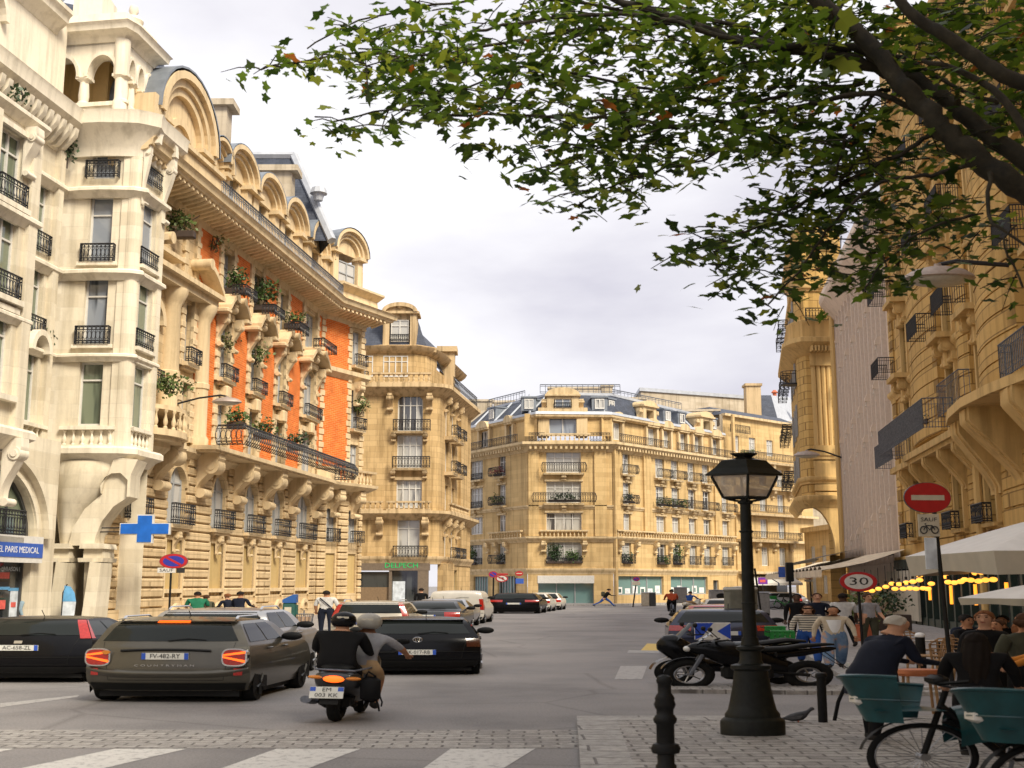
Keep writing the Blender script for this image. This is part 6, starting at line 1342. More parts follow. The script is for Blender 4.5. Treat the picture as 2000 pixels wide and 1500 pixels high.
# parking meter, wire bin, cabinets, column
g = gp(566, 1246, .13); kk = g.y/FPX; t = thing('parking_meter', 'dark green parking meter with a sloping blue top on the left pavement', 'parking meter', g)
m = MB(); m.cbox(-14*kk, 10*kk, -.2, .2, 0, 66*kk, .03); m.box(10*kk, 13.5*kk, -.1, .1, 44*kk, 62*kk); m.build('cabinet', plain('meter_green', (.02, .085, .07), .45, 0, .15), t)
m = MB(); m.ext([(-14.6*kk, 66*kk), (12*kk, 66*kk), (12*kk, 82*kk), (6*kk, 82*kk), (-14.6*kk, 72*kk)], 'y', -.22, .22); m.build('top', plain('meter_blue', (.02, .09, .30), .4, 0, .1), t)
m = MB(); m.box(-10*kk, 3*kk, -.215, -.2, 42*kk, 58*kk); m.build('notice', M_('sign_cream'), t)
g = gp(590, 1241, .13); t = thing('wire_bin', 'open wire street bin with tan liner beside the parking meter', 'bin', g); m = MB()
for i in range(16): a = 2*PI*i/16; m.tube([(.2*math.cos(a)*ST*.9, .2*math.sin(a), .1), (.26*math.cos(a)*ST*.9, .26*math.sin(a), .85)], .012, 4)
for z, r in ((.1, .2), (.45, .23), (.85, .26)): m.tube([(r*math.cos(2*PI*i/16)*ST*.9, r*math.sin(2*PI*i/16), z) for i in range(17)], .016, 4)
m.tube([(0, .3, 0), (0, .3, 1.)], .03, 6); m.build('cage', M_('grey_iron'), t); m = MB(); m.lathe([(.15, .12), (.2, .75)], sx=ST*.9, n=12); m.build('liner', plain('liner_tan', (.4, .27, .18), .7, 0, .2), t)
g = gp(1450, 1272, .13); kk = g.y/FPX; t = thing('round_column', 'fat grey green round column with a pale rim behind the lamp post', 'column', g); m = MB(); r = 33*kk
lt(m, [(r, 0), (r, .08), (r*.97, .1), (r*.97, 112*kk), (r*1.01, 113*kk), (r*1.01, 119*kk), (r*.9, 121*kk)], n=28); m.build('drum', plain('drum_grey', (.17, .165, .13), .6, 0, .18, 5.), t, 40); m = MB(); lt(m, [(r*1.02, 116*kk), (r*1.02, 119.5*kk), (r*.2, 122*kk)], n=28); m.build('rim', M_('sign_dirty_white'), t, 40)
for (px0, px1, py0, py1, Y, lab, c) in ((1387, 1424, 1153, 1176, 70, 'pale grey metal utility cabinet with a dark vent behind the parked cars', (.28, .27, .26)), (1480, 1503, 1158, 1206, 62, 'tall grey utility cabinet just right of the lamp post', (.24, .23, .22)), (1254, 1268, 1158, 1184, 106, 'stone coloured half of the bin pair before the teal shop', (.36, .31, .24)), (1269, 1281, 1158, 1184, 106, 'black half of the bin pair before the teal shop', (.03, .03, .03)), (1318, 1342, 1148, 1178, 112, 'grey electrical cabinet behind the cyclist in the red jacket', (.22, .2, .18))):
    A, B = at(px0, py1, Y), at(px1, py0, Y); t = thing('utility_cabinet', lab, 'cabinet', ((A.x+B.x)/2, Y, A.z), 'street cabinets'); w_ = (B.x-A.x)/2; m = MB(); m.cbox(-w_, w_, 0, .6, 0, B.z-A.z, .04); m.build('body', plain('cab%d' % px0, c, .5, 0, .2), t); m = MB(); m.box(-w_*1.04, w_*1.04, -.03, .64, (B.z-A.z), (B.z-A.z)*1.05); m.build('lid', M_('pale_zinc'), t)
    if px0 == 1387: m = MB(); disc(m, .3, .17, -.02, 0, .1, .35); m.build('vent', M_('black_paint'), t)
# chevron barrier board, purple poster, scaffold pole
A, B = at(1357, 1250, 31), at(1427, 1216, 31); t = thing('chevron_board', 'blue and white chevron board standing behind the parked motorcycle', 'sign', ((A.x+B.x)/2, 31, .0)); w_ = (B.x-A.x)/2; z0, z1 = A.z, B.z; h = z1-z0
m = MB(); m.cbox(-w_, w_, 0, .04, z0, z1, .01); m.build('board', M_('sign_dirty_white'), t); plain('chevron_blue', (.015, .06, .42), .4, 0, .1)
m = MB(); m.ext([(-w_*.98, z0+h*.02), (-w_*.98, z1-h*.02), (w_*.05, z1-h*.02), (-w_*.6, z0+h*.2)], 'y', -.006, 0); m.build('chevron', M_('chevron_blue'), t); m = MB(); m.ext([(w_*.25, z0+h*.5), (w_*.98, z1-h*.04), (w_*.98, z0+h*.04)], 'y', -.006, 0); m.build('chevron', M_('chevron_blue'), t)
m = MB(); m.tube([(-w_*.6, .06, 0), (-w_*.6, .06, z1)], .03); m.tube([(w_*.6, .06, 0), (w_*.6, .06, z1)], .03); m.build('stand', M_('iron'), t)
A, B = at(1481, 1141, 112), at(1499, 1128, 112); t = thing('purple_poster', 'small purple poster board right of the lamp post in the distance', 'poster', ((A.x+B.x)/2, 112, A.z)); m = MB(); m.box(-.5*(B.x-A.x), .5*(B.x-A.x), 0, .06, 0, B.z-A.z); m.build('board', plain('poster_purple', (.16, .02, .30), .5, 0, .1), t); m = MB(); m.box(-.3, .25, -.01, 0, .18, .42); m.build('picture', M_('poster_red'), t); m = MB(); m.tube([(0, .1, -1.6), (0, .1, .6)], .04); m.build('pole', M_('iron'), t)
p0, p1 = at(1490, 1208, 55), at(1474, 1110, 55); t = thing('leaning_pole', 'thin leaning pole just right of the big lamp post', 'pole', (p0.x, 55, .13)); m = MB(); m.tube([(0, 0, 0), (p1.x-p0.x, 0, p1.z-.13)], .05, 6); m.build('shaft', M_('black_paint'), t); m = MB(); m.lathe([(.16, 0), (.16, .05), (.06, .1)], n=10); m.build('foot', M_('iron'), t)
p = at(1571, 1190, 80); t = thing('traffic_light', 'dark traffic light post with a blue sign below the bowed corner house', 'traffic light', (at(1545, 1190, 80).x, 80, .13)); m = MB(); m.tube([(0, 0, 0), (0, 0, 3.4)], .09, 8); m.build('pole', M_('black_paint'), t); m = MB(); m.cbox(-.25, .25, -.2, .2, 2.2, 3.5, .05); m.build('signal_box', M_('black_paint'), t); m = MB(); m.box(-.75, -.3, -.02, .02, 2.5, 3.2); m.build('plate', M_('sign_blue'), t)
# pigeon
g = gp(1558, 1421, .02); t = thing('pigeon', 'dark grey pigeon walking on the asphalt right of the lamp base', 'bird', g)
m = MB(SC(1, 1, 1.2) @ wide(-92, 1.45)); prof = [(-.20, .10, .012, .01), (-.14, .115, .03, .016), (-.07, .125, .05, .045), (.0, .135, .058, .058), (.06, .15, .05, .055), (.1, .175, .035, .042), (.125, .205, .026, .03), (.145, .228, .028, .028), (.168, .234, .02, .02), (.185, .23, .006, .006)]
V = []; 
for y, z, rx, rz in prof: V += [(rx*math.cos(2*PI*i/10), y, z+rz*math.sin(2*PI*i/10)) for i in range(10)]
m.add(V, [(j*10+i, j*10+(i+1) % 10, (j+1)*10+(i+1) % 10, (j+1)*10+i) for j in range(len(prof)-1) for i in range(10)])
m.build('body', plain('pigeon_grey', (.035, .035, .04), .6, 0, .4, 20.), t, 60)
for s_ in (-1, 1):
    m = MB(SC(1, 1, 1.2) @ wide(-92, 1.45)); m.add([(s_*.05, .06, .16), (s_*.064, .0, .15), (s_*.05, -.1, .125), (s_*.02, -.21, .11), (s_*.045, -.08, .1), (s_*.062, .02, .11)], [(0, 1, 2, 3, 4, 5)]); m.build('wing', plain('pigeon_wing%d' % s_, (.09, .09, .095), .6, 0, .3, 20.), t)
    m = MB(SC(1, 1, 1.2) @ wide(-92, 1.45)); m.tube([(s_*.022, .01, .09), (s_*.022, .0, .012)], .006, 5); m.tube([(s_*.022, -.01, .008), (s_*.022, .045, .006)], .006, 4); m.build('leg', M_('clay_pot'), t)
# potted shrub by the terrace and rental bikes' green boxes live with the bicycles below
g = gp(1690, 1252, .13); t = thing('terrace_shrub', 'leafy green potted shrub at the terrace edge below the 30 sign', 'plant', (g.x, g.y, .13)); m = MB(); foliage(m, (0, 0, 1.25), .75, .5, .75, 420, .14, rnd); m.build('foliage', M_('leaf_b'), t); m = MB(); lt(m, [(.28, 0), (.4, .55), (.44, .6)], n=14); m.build('pot', M_('clay_pot'), t); m = MB(); m.tube([(0, 0, .5), (.1, 0, 1.3)], .03); m.tube([(0, 0, .5), (-.2, 0, 1.4)], .03); m.build('stem', M_('dark_planter'), t)
g = gp(1755, 1235, .13); t = thing('terrace_shrub', 'dark green planting behind the old man, under the pale cafe panel', 'plant', (g.x, g.y+2, .13)); m = MB(); foliage(m, (0, 0, 1.2), 1.5, .5, .8, 420, .14, rnd); m.build('foliage', M_('leaf_d'), t); m = MB(); m.cbox(-1.2, 1.2, -.25, .25, 0, .7, .03); m.build('planter_box', M_('dark_planter'), t)
# terrace chairs and tables
plain('rattan', (.30, .17, .075), .6, 0, .35, 14.); plain('table_top', (.42, .40, .37), .35, 0, .1)
def chair(px, Y, rot, lab):
    g = Vector(((px-1000)/FPX*Y*1.03, Y, .13)); t = thing('terrace_chair', lab, 'chair', g, 'rattan chairs on the cafe terrace'); T = wide(rot)
    m = MB(T); m.cbox(-.21, .21, -.21, .21, .44, .48, .015); m.build('seat', M_('rattan'), t)
    m = MB(T); m.tube([(-.2, -.2, .46), (-.21, -.25, .8), (-.1, -.27, .92), (.1, -.27, .92), (.21, -.25, .8), (.2, -.2, .46)], .016, 6)
    for z in (.55, .63, .71, .79, .86): m.tube([(-.2, -.22-(z-.46)*.1, z), (0, -.26, z), (.2, -.22-(z-.46)*.1, z)], .012, 4)
    for x in (-.12, -.04, .04, .12): m.tube([(x, -.2, .47), (x, -.27, .9)], .01, 4)
    m.build('backrest', M_('rattan'), t)
    for sx in (-1, 1):
        for sy_ in (-1, 1): m = MB(T); m.tube([(sx*.19, sy_*.19, .45), (sx*.22, sy_*.22, 0)], .015, 6); m.build('leg', M_('rattan'), t)
for i, (px, Y, r, lab) in enumerate(((1772, 27, 60, 'rattan terrace chair nearest behind the old man with white hair'), (1815, 25.5, -20, 'rattan terrace chair right of the white topped bollard'), (1842, 27.5, 120, 'rattan terrace chair under the no entry pole'), (1866, 24.5, 30, 'rattan terrace chair before the woman with auburn hair'), (1742, 29.5, 200, 'rattan terrace chair by the dark planting'))): chair(px, Y, r, lab)
def table(px, Y, lab):
    t = thing('terrace_table', lab, 'table', ((px-1000)/FPX*Y*1.03, Y, .13), 'round tables on the cafe terrace'); m = MB(); lt(m, [(.55, .72), (.57, .73), (.57, .75), (.3, .755)], n=20); m.build('table_top', M_('table_top'), t); m = MB(); lt(m, [(.35, 0), (.33, .03), (.06, .06), (.05, .72)], n=12); m.build('pedestal', M_('iron'), t)
table(1790, 28, 'round terrace table between the rattan chairs'); table(1890, 26, 'round terrace table right of the no entry pole')
g = gp(1795, 1395, .1); t = thing('wicker_stool', 'orange topped round stool beside the old man in the navy coat', 'stool', (g.x, 19.5, .1)); m = MB(); lt(m, [(.36, .62), (.4, .66), (.38, .72), (.2, .73)], n=18); m.build('seat', plain('stool_orange', (.45, .14, .05), .6, 0, .2), t, 40)
for i in range(4): a = PI/4+PI/2*i; m = MB(); m.tube([(.3*math.cos(a), .16*math.sin(a), .63), (.36*math.cos(a), .2*math.sin(a), 0)], .025, 6); m.build('leg', M_('rattan'), t)
# ================= vehicles =================
def paint(name, c, rough=.28, met=.4): return plain(name, c, rough, met, .06, 3., spec=.4, coat=.45)
plain('paint_black', (.003, .003, .004), .25, 0, .06, 3., spec=.18, coat=.08); paint('paint_grey_brown', (.085, .078, .062), .3, .5); paint('paint_white', (.56, .53, .47), .35, 0); paint('paint_silver', (.36, .36, .37), .3, .6); paint('paint_beige', (.46, .42, .34), .3, .3); paint('paint_red', (.30, .02, .02)); paint('paint_navy', (.02, .025, .05)); paint('paint_darkgrey', (.04, .042, .046))
plain('tyre', (.008, .008, .008), .85, 0, .2, spec=.2); plain('rim_metal', (.35, .35, .36), .3, .8, .1); plain('rim_dark', (.03, .03, .03), .35, .5, .1); plain('trim_black', (.007, .007, .007), .6, 0, .2, spec=.22); plain('chrome', (.6, .6, .6), .15, 1., .05)
cg, cn, cb_ = nt('car_glass'); cb_.inputs['Base Color'].default_value = (.012, .015, .014, 1); cb_.inputs['Roughness'].default_value = .03; cb_.inputs['Specular IOR Level'].default_value = .3
plain('lamp_red', (.35, .015, .01), .2, 0, .2, 20., coat=.6); plain('lamp_lit', (.8, .08, .01), .3, emit=(1, .12, .01, 1), es=1.3); plain('lamp_smoked', (.05, .012, .006), .2, 0, .2, 20., coat=.5); plain('lamp_clear', (.6, .6, .58), .2, 0, .1, coat=.5); plain('plate_white', (.62, .62, .58), .5, 0, .04); plain('plate_blue', (.02, .08, .45), .5, 0, .05); plain('lamp_amber', (.6, .2, .02), .3, 0, .1)
def lerp_tab(tab, z, i):
    n = len(tab)
    if z <= tab[0][0]: return tab[0][i]
    for k in range(n-1):
        if z <= tab[k+1][0]:
            f = (z-tab[k][0])/(tab[k+1][0]-tab[k][0]); p0 = tab[max(k-1, 0)]; p1, p2 = tab[k], tab[k+1]; p3 = tab[min(k+2, n-1)]; h = p2[0]-p1[0]
            m1 = (p2[i]-p0[i])/(p2[0]-p0[0])*h; m2 = (p3[i]-p1[i])/(p3[0]-p1[0])*h; m1 = max(-abs(p2[i]-p1[i])*2.5, min(abs(p2[i]-p1[i])*2.5, m1)); m2 = max(-abs(p2[i]-p1[i])*2.5, min(abs(p2[i]-p1[i])*2.5, m2))
            return (2*f**3-3*f*f+1)*p1[i]+(f**3-2*f*f+f)*m1+(-2*f**3+3*f*f)*p2[i]+(f**3-f*f)*m2
    return tab[-1][i]
HATCH = [(.2, .14, 3.95, .80), (.35, .03, 4.1, .865), (.58, 0, 4.12, .88), (.78, .02, 4.08, .875), (.92, .06, 3.85, .86), (1.0, .11, 3.05, .835), (1.16, .24, 2.72, .77), (1.32, .38, 2.4, .70), (1.40, .52, 2.15, .65)]
MINI = [(.22, .13, 4.15, .86), (.40, .02, 4.27, .905), (.62, 0, 4.3, .915), (.82, .02, 4.25, .905), (1.0, .05, 4.0, .885), (1.08, .09, 3.2, .86), (1.25, .17, 2.92, .80), (1.42, .27, 2.62, .735), (1.49, .42, 2.3, .69)]
SEDAN = [(.2, .12, 4.3, .80), (.35, .02, 4.42, .87), (.6, 0, 4.45, .885), (.82, .03, 4.4, .88), (.95, .12, 4.1, .865), (1.0, .75, 3.3, .845), (1.16, 1.0, 2.9, .76), (1.3, 1.25, 2.55, .69), (1.38, 1.5, 2.3, .64)]
VAN = [(.22, .06, 4.0, .82), (.4, .0, 4.15, .88), (.8, 0, 4.15, .89), (1.0, .01, 3.85, .885), (1.1, .015, 3.3, .875), (1.35, .03, 3.0, .85), (1.6, .06, 2.7, .81), (1.72, .12, 2.5, .77), (1.78, .3, 2.3, .72)]
PANDA = [(.2, .1, 3.4, .78), (.38, .01, 3.5, .825), (.62, 0, 3.52, .83), (.85, .02, 3.4, .825), (.96, .03, 3.1, .815), (1.04, .05, 2.75, .80), (1.25, .1, 2.5, .745), (1.42, .16, 2.25, .695), (1.5, .32, 2.0, .65)]
def car(label, loc, rot, S, tab, pnt, name='car', grp='cars in the street', plate=None, tail='block', tail_z=(.66, .95), tail_v=(.72, 1.0), lit=False, rear_glass=True, rails=False, belt=None, rim='rim_metal', rw=(.86,), logo=False, plate_z=.74, strip=True, third=False, spoiler=False, bumper='trim_black', side_glass=True, lampmat=None):
    t = thing(name, label, 'van' if name == 'van' else 'car', loc, grp); T = wide(rot, S); zt = tab[-1][0]; z0 = tab[0][0]; cr, cf = .17, .42
    b = belt or tab[-4][0]; Wf = lambda z: lerp_tab(tab, z, 3); yr = lambda z: lerp_tab(tab, z, 1); yf = lambda z: lerp_tab(tab, z, 2)
    curve = lambda v: abs(v)**3.2
    def rear(z, v, off=0): return (Wf(z)*v, yr(z)+cr*curve(v)-off, z+off*.25)
    def front(z, v, off=0): return (Wf(z)*v, yf(z)-cf*curve(v)+off, z+off*.3)
    def side(z, u, s_, off=0):
        a, c = yr(z)+cr, yf(z)-cf; bul = .012*math.sin(PI*min(1, max(0, (z-z0)/(b-z0)))); return (s_*(Wf(z)+off+bul*(math.sin(PI*u))), a+(c-a)*u, z)
    zs = []; 
    for k in range(len(tab)-1): zs += [tab[k][0]+(tab[k+1][0]-tab[k][0])*j/4 for j in range(4)]
    zs.append(zt); nz = len(zs)-1; m = MB(T)
    zf = lambda q: zs[min(nz, int(round(q*nz)))]
    m.grid(lambda u, v: rear(zf(v), u*2-1), 22, nz); m.grid(lambda u, v: front(zf(v), 1-u*2), 22, nz)
    for s_ in (-1, 1): m.grid(lambda u, v: side(zf(v), u, s_), 26, nz)
    def roof(u, v):
        x = u*2-1; a, c = rear(zt, x), front(zt, x); return (a[0]+(c[0]-a[0])*v, a[1]+(c[1]-a[1])*v, zt+.055*(1-x*x)**.7*math.sin(PI*v)**.45+.0)
    m.grid(roof, 22, 12)
    m.grid(lambda u, v: (Wf(z0)*.98*(u*2-1), yr(z0)+cr*.5+v*(yf(z0)-yr(z0)-cf), z0), 4, 4)
    if spoiler: m.grid(lambda u, v: ((u*2-1)*Wf(zt)*.98, yr(zt)-.14+.25*v+.1*abs(u*2-1)**3, zt+.02+.03*v+.04*(1-(u*2-1)**2)), 12, 2)
    m.build('body', M_(pnt), t, 50)
    P = lambda nm, mat, f, nu=10, nv=6, sm=60: (lambda q: (q.grid(f, nu, nv), q.build(nm, M_(mat), t, sm))[1])(MB(T))
    lz = lambda a, c, f: a+(c-a)*f
    if rear_glass: P('rear_window', 'car_glass', lambda u, v: rear(lz(b+.05, zt-.035, v), (u*2-1)*(.90-.03*v), .008), 14, 6)
    P('windscreen', 'car_glass', lambda u, v: front(lz(b+.06, zt-.03, v), (u*2-1)*.88, .008), 14, 6)
    for s_ in (-1, 1):
        if side_glass:
            for u0, u1 in ((.05, .42), (.45, .80)): P('side_window', 'car_glass', lambda u, v: side(lz(b+.03, zt-.05, v), u0+(u1-u0)*u+(.0 if u0 < .1 else .0), s_, .006), 8, 5)
        # tail and head lamps wrap the corners
        mat = lampmat or ('lamp_lit' if lit else 'lamp_red'); a, c = tail_z
        if tail == 'block': P('tail_light', mat, lambda u, v: rear(lz(a, c, v), s_*lz(tail_v[0], tail_v[1], u), .012), 8, 6)
        if tail == 'tall': P('tail_light', mat, lambda u, v: rear(lz(a, c, v), s_*lz(.86-.0*v, 1.0, u), .012), 6, 8); P('tail_light', mat, lambda u, v: side(lz(a, c, v), .07*u*(1-.4*v), s_, .008), 4, 8)
        if tail == 'mini':
            for q0, q1, mm in ((a-.02, c+.02, 'chrome'), ):
                q = MB(T); q.ext([(s_*Wf(.8)*.835+.165*math.copysign(abs(math.cos(x))**.6, math.cos(x))*.86, .84+.165*math.copysign(abs(math.sin(x))**.6, math.sin(x))) for x in [2*PI*i/24 for i in range(24)]], 'y', .03, .22); q.build('lamp_rim', M_(mm), t, 40)
                q = MB(T); q.ext([(s_*Wf(.8)*.835+.142*math.copysign(abs(math.cos(x))**.6, math.cos(x))*.86, .84+.142*math.copysign(abs(math.sin(x))**.6, math.sin(x))) for x in [2*PI*i/24 for i in range(24)]], 'y', .015, .1); o = q.build('tail_light', M_('lamp_red'), t, 40)
                for zz, dz in ((.80, .055), (.90, -.055)): q = MB(T); x0 = s_*Wf(.8)*.835; q.ext([(x0-.12, zz+dz*.6), (x0+.12, zz-dz*.6-.022), (x0+.12, zz-dz*.6+.022), (x0-.12, zz+dz*.6+.03)], 'y', .006, .02); q.build('light_bar', M_('lamp_lit'), o)
        P('headlight', 'lamp_clear', lambda u, v: front(lz(.68, .84, v), s_*lz(.62, .98, u), .012), 6, 4)
        q = MB(T); yb = lerp_tab(tab, b, 2)-.75; q.ell((s_*(Wf(b)+.12), yb-.25, b+.06), .13, .07, .085, 10, 7); q.box(s_*Wf(b)-.02, s_*Wf(b)+.1*s_, yb-.27, yb-.21, b, b+.04); q.build('wing_mirror', M_('trim_black'), t, 50)
        for yh in (1.15, 2.05): q = MB(T); q.cbox(s_*(Wf(.86)+.012)-.02, s_*(Wf(.86)+.012)+.02, yh, yh+.2, b-.13, b-.10, .008); q.build('door_handle', M_(pnt), t)
        for yw in (.72, lerp_tab(tab, .5, 2)-.85):
            R_ = .325; x0 = s_*(Wf(.35)-.17); q = MB(T); xs = s_*(Wf(.45)+.006); ar = .385
            q.add([(xs, yw, R_)]+[(xs, yw+ar*math.cos(PI*i/14-.0), R_+ar*math.sin(PI*i/14)) for i in range(-2, 17)], [(0, i, i+1) for i in range(1, 19)]); q.build('wheel_arch', M_('trim_black'), t)
            q = MB(T); q.lathe([(R_-.11, -.1), (R_-.02, -.1), (R_, -.07), (R_, .07), (R_-.02, .1), (R_-.11, .1)], n=28)
            q.v = [T @ (Matrix.Translation((x0+s_*.07, yw, R_)) @ RY(90) @ (T.inverted() @ v)) for v in q.v]; w_ = q.build('wheel', M_('tyre'), t, 40)
            q = MB(T @ LT(x0+s_*.07, yw, R_) @ RY(90*s_)); q.lathe([(R_-.11, .06), (R_-.1, .09), (.06, .095), (.05, .105), (.0, .105)], n=20)
            for i in range(5): a5 = 2*PI*i/5; q.tube([(0, 0, .11), ((R_-.12)*math.cos(a5), (R_-.12)*math.sin(a5), .115)], .025, 4)
            q.build('rim', M_(rim), w_, 40)
    P('bumper', bumper, lambda u, v: rear(lz(z0+.01, .36, v), (u*2-1)*.97, .018), 14, 4)
    if strip: P('bumper_line', 'trim_black', lambda u, v: rear(lz(.565, .58, v), (u*2-1)*.99, .012), 14, 1)
    q = MB(T); q.box(-.5*.52, .5*.52, yr(plate_z)-.03, yr(plate_z)-.005, plate_z-.06, plate_z+.06); pl = q.build('number_plate', M_('plate_white'), t)
    for x in (-.237, .237): q = MB(T); q.box(x-.023, x+.023, yr(plate_z)-.034, yr(plate_z)-.03, plate_z-.058, plate_z+.058); q.build('plate_band', M_('plate_blue'), pl)
    if plate: q = MB(T); mb_text(q, plate, .115, LT(0, yr(plate_z)-.034, plate_z), .002, .66); q.build('plate_lettering', M_('sign_black'), pl)
    if logo:
        q = MB(T); zc = b-.09; q.torus((0, 0, 0), .062, .009, 20, 6, LT(0, yr(zc)-.02, zc) @ RZ(90)); q.tube([(-.036, yr(zc)-.02, zc+.045), (-.018, yr(zc)-.02, zc-.05), (0, yr(zc)-.02, zc+.0), (.018, yr(zc)-.02, zc-.05), (.036, yr(zc)-.02, zc+.045)], .007, 4); q.tube([(-.016, yr(zc)-.02, zc+.058), (0, yr(zc)-.02, zc+.012), (.016, yr(zc)-.02, zc+.058)], .007, 4); q.build('badge', M_('chrome'), t)
    if third: P('brake_lamp', 'lamp_lit', lambda u, v: rear(lz(zt-.03, zt+.005, v), (u*2-1)*.26, .03), 6, 2)
    if rails:
        for s_ in (-1, 1): q = MB(T); xx = s_*Wf(zt)*.93; q.tube([(xx, yr(zt)+.15, zt+.02), (xx, yr(zt)+.28, zt+.085), (xx, yf(zt)-.6, zt+.085), (xx, yf(zt)-.4, zt+.02)], .018, 6); q.build('roof_rail', M_('chrome'), t)
    q = MB(T); q.box(-Wf(.4)*.86, Wf(.4)*.86, yr(.4)+.25, yf(.4)-.6, .11, z0+.03); q.build('underbody_shade', M_('trim_black'), t)  # dark block added below the body to deepen its contact shadow
    q = MB(T); q.tube([(.0, yr(b+.05)-.03, b+.06), (.22, yr(b+.1)-.03, b+.1), (.42, yr(b+.08)-.01, b+.075)], .008, 4); q.build('wiper', M_('trim_black'), t)
    if loc[1] < 35:
        for s_ in (-1, 1): P('tailgate_seam', 'trim_black', lambda u, v: rear(lz(.42, b+.03, v), s_*(.70+.006*u+.16*v*v), .004), 1, 10)
        P('tailgate_seam', 'trim_black', lambda u, v: rear(.415+.007*v, (u*2-1)*.70, .006), 14, 1)
    q = MB(T); q.tube([(.1, .75, zt+.05), (.1, .6, zt+.2)], .006, 4); q.build('aerial', M_('trim_black'), t)
    return t, T, dict(W=Wf, yr=yr, yf=yf, zt=zt, b=b, rear=rear, side=side, P=P)
UR = -4.4       # heading of the street in true angles
t, T, D = car('grey brown car with glowing tail lamps and roof rails, in front on the left', (-6.5, 22.3, 0), UR, 1.72, MINI, 'paint_grey_brown', plate='FV-482-RY', tail='mini', rails=True, third=True, spoiler=True, plate_z=.86, bumper='trim_black', strip=False, rim='rim_dark')
D['P']('bumper_ridge', 'paint_grey_brown', lambda u, v: D['rear'](.46+.14*v+.09*abs(u*2-1)**4, (u*2-1)*.985, .05*math.sin(PI*v)), 24, 6)
for s_ in (-1, 1): D['P']('reflector', 'lamp_red', lambda u, v: D['rear'](.50+.13*v, s_*(.82+.10*u), .04), 3, 3)
m = MB(T); yy = D['yr'](1.0); m.grid(lambda u, v: ((u*2-1)*.5, yy-.02-.03*math.sin(PI*v), .955+.045*v-.02*(u*2-1)**2), 12, 4); m.build('boot_handle', M_('trim_black'), t, 60)
m = MB(T); mb_text(m, 'C O U N T R Y M A N', .05, LT(0, D['yr'](.68)-.015, .69), .002, 1.4); m.build('lettering', M_('chrome'), t)
m = MB(T); disc(m, .045, .035, .0, .02, -.66, .93); m.build('badge', M_('lamp_amber'), t)
c = Vector(((73-1000)/FPX*27.2*1.0, 26.7, 0)); t, T, D = car('black hatchback with tall red tail lamps at the left edge of the picture', c, UR, 1.85, HATCH, 'paint_black', plate='AC-658-ZL', tail='tall', tail_z=(.98, 1.38), plate_z=.78, spoiler=False)
D['P']('badge', 'chrome', lambda u, v: D['rear'](.87+.06*v, (u*2-1)*.06, .02), 3, 3)
car('black hatchback with round badge and dark tail lamps ahead of the scooter', (-2.3, 28.9, 0), 1.0, 1.75, [(z*.94, a, c_, w_) for z, a, c_, w_ in HATCH], 'paint_black', plate='GK-017-RB', tail='block', tail_v=(.78, 1.), tail_z=(.68, .88), lampmat='lamp_smoked', logo=True, plate_z=.56, spoiler=True)
def cp_(px, Y): return ((px-1000)/FPX*Y*1.01, Y, 0)
car('silver grey estate car with roof rails, mostly hidden behind the grey brown car', cp_(418, 27.3), UR, 1.7, [(z*1.06 if z > .5 else z, a, c, w_) for z, a, c, w_ in MINI], 'paint_silver', rails=True)
car('cream small car with tall red tail lamps behind the black hatchback', cp_(728, 45), UR, 1.8, PANDA, 'paint_beige', tail='tall', tail_z=(.85, 1.48), rails=True, bumper='trim_black')
car('dark grey saloon with red tail lamps parked beyond the cream small car', cp_(836, 54), UR, 1.75, SEDAN, 'paint_darkgrey', tail_z=(.7, .92), tail_v=(.55, 1.))
car('silver saloon parked between the dark saloon and the white van', cp_(858, 60), UR, 1.75, SEDAN, 'paint_silver', tail_z=(.7, .92), tail_v=(.6, 1.))
car('white panel van with a red tail lamp parked on the left', cp_(893, 66), UR, 1.75, VAN, 'paint_white', name='van', tail='tall', tail_z=(.75, 1.35), rear_glass=False, side_glass=False)
car('black estate car parked across the far end of the street', cp_(1003, 88), UR-1, 2.15, [(z*1.05, a, c, w_) for z, a, c, w_ in HATCH], 'paint_black', tail='block', tail_z=(.85, 1.), tail_v=(.45, 1.))
car('white hatchback parked just beyond the black estate car', cp_(1032, 94), UR-1, 1.9, HATCH, 'paint_white'); car('white hatchback farthest along the row, before the corner shop', cp_(1057, 99.5), UR-1, 1.8, HATCH, 'paint_white')
car('dark car with a blue tinted rear behind the chevron board on the right', cp_(1402, 35.5), -3, 1.9, HATCH, 'paint_navy', tail='block', tail_z=(.8, .96), tail_v=(.6, 1.)); car('red car parked on the right behind the dark one', cp_(1402, 42.5), -3, 1.75, HATCH, 'paint_red')
car('small white car parked at the right beyond the red one', cp_(1412, 60), -3, 1.6, HATCH, 'paint_white')
car('white car far away to the right of the lamp post', cp_(1528, 108), 60, 1.8, HATCH, 'paint_white'); car('silver car far away under the small 30 sign', cp_(1560, 104), 70, 1.8, HATCH, 'paint_silver')
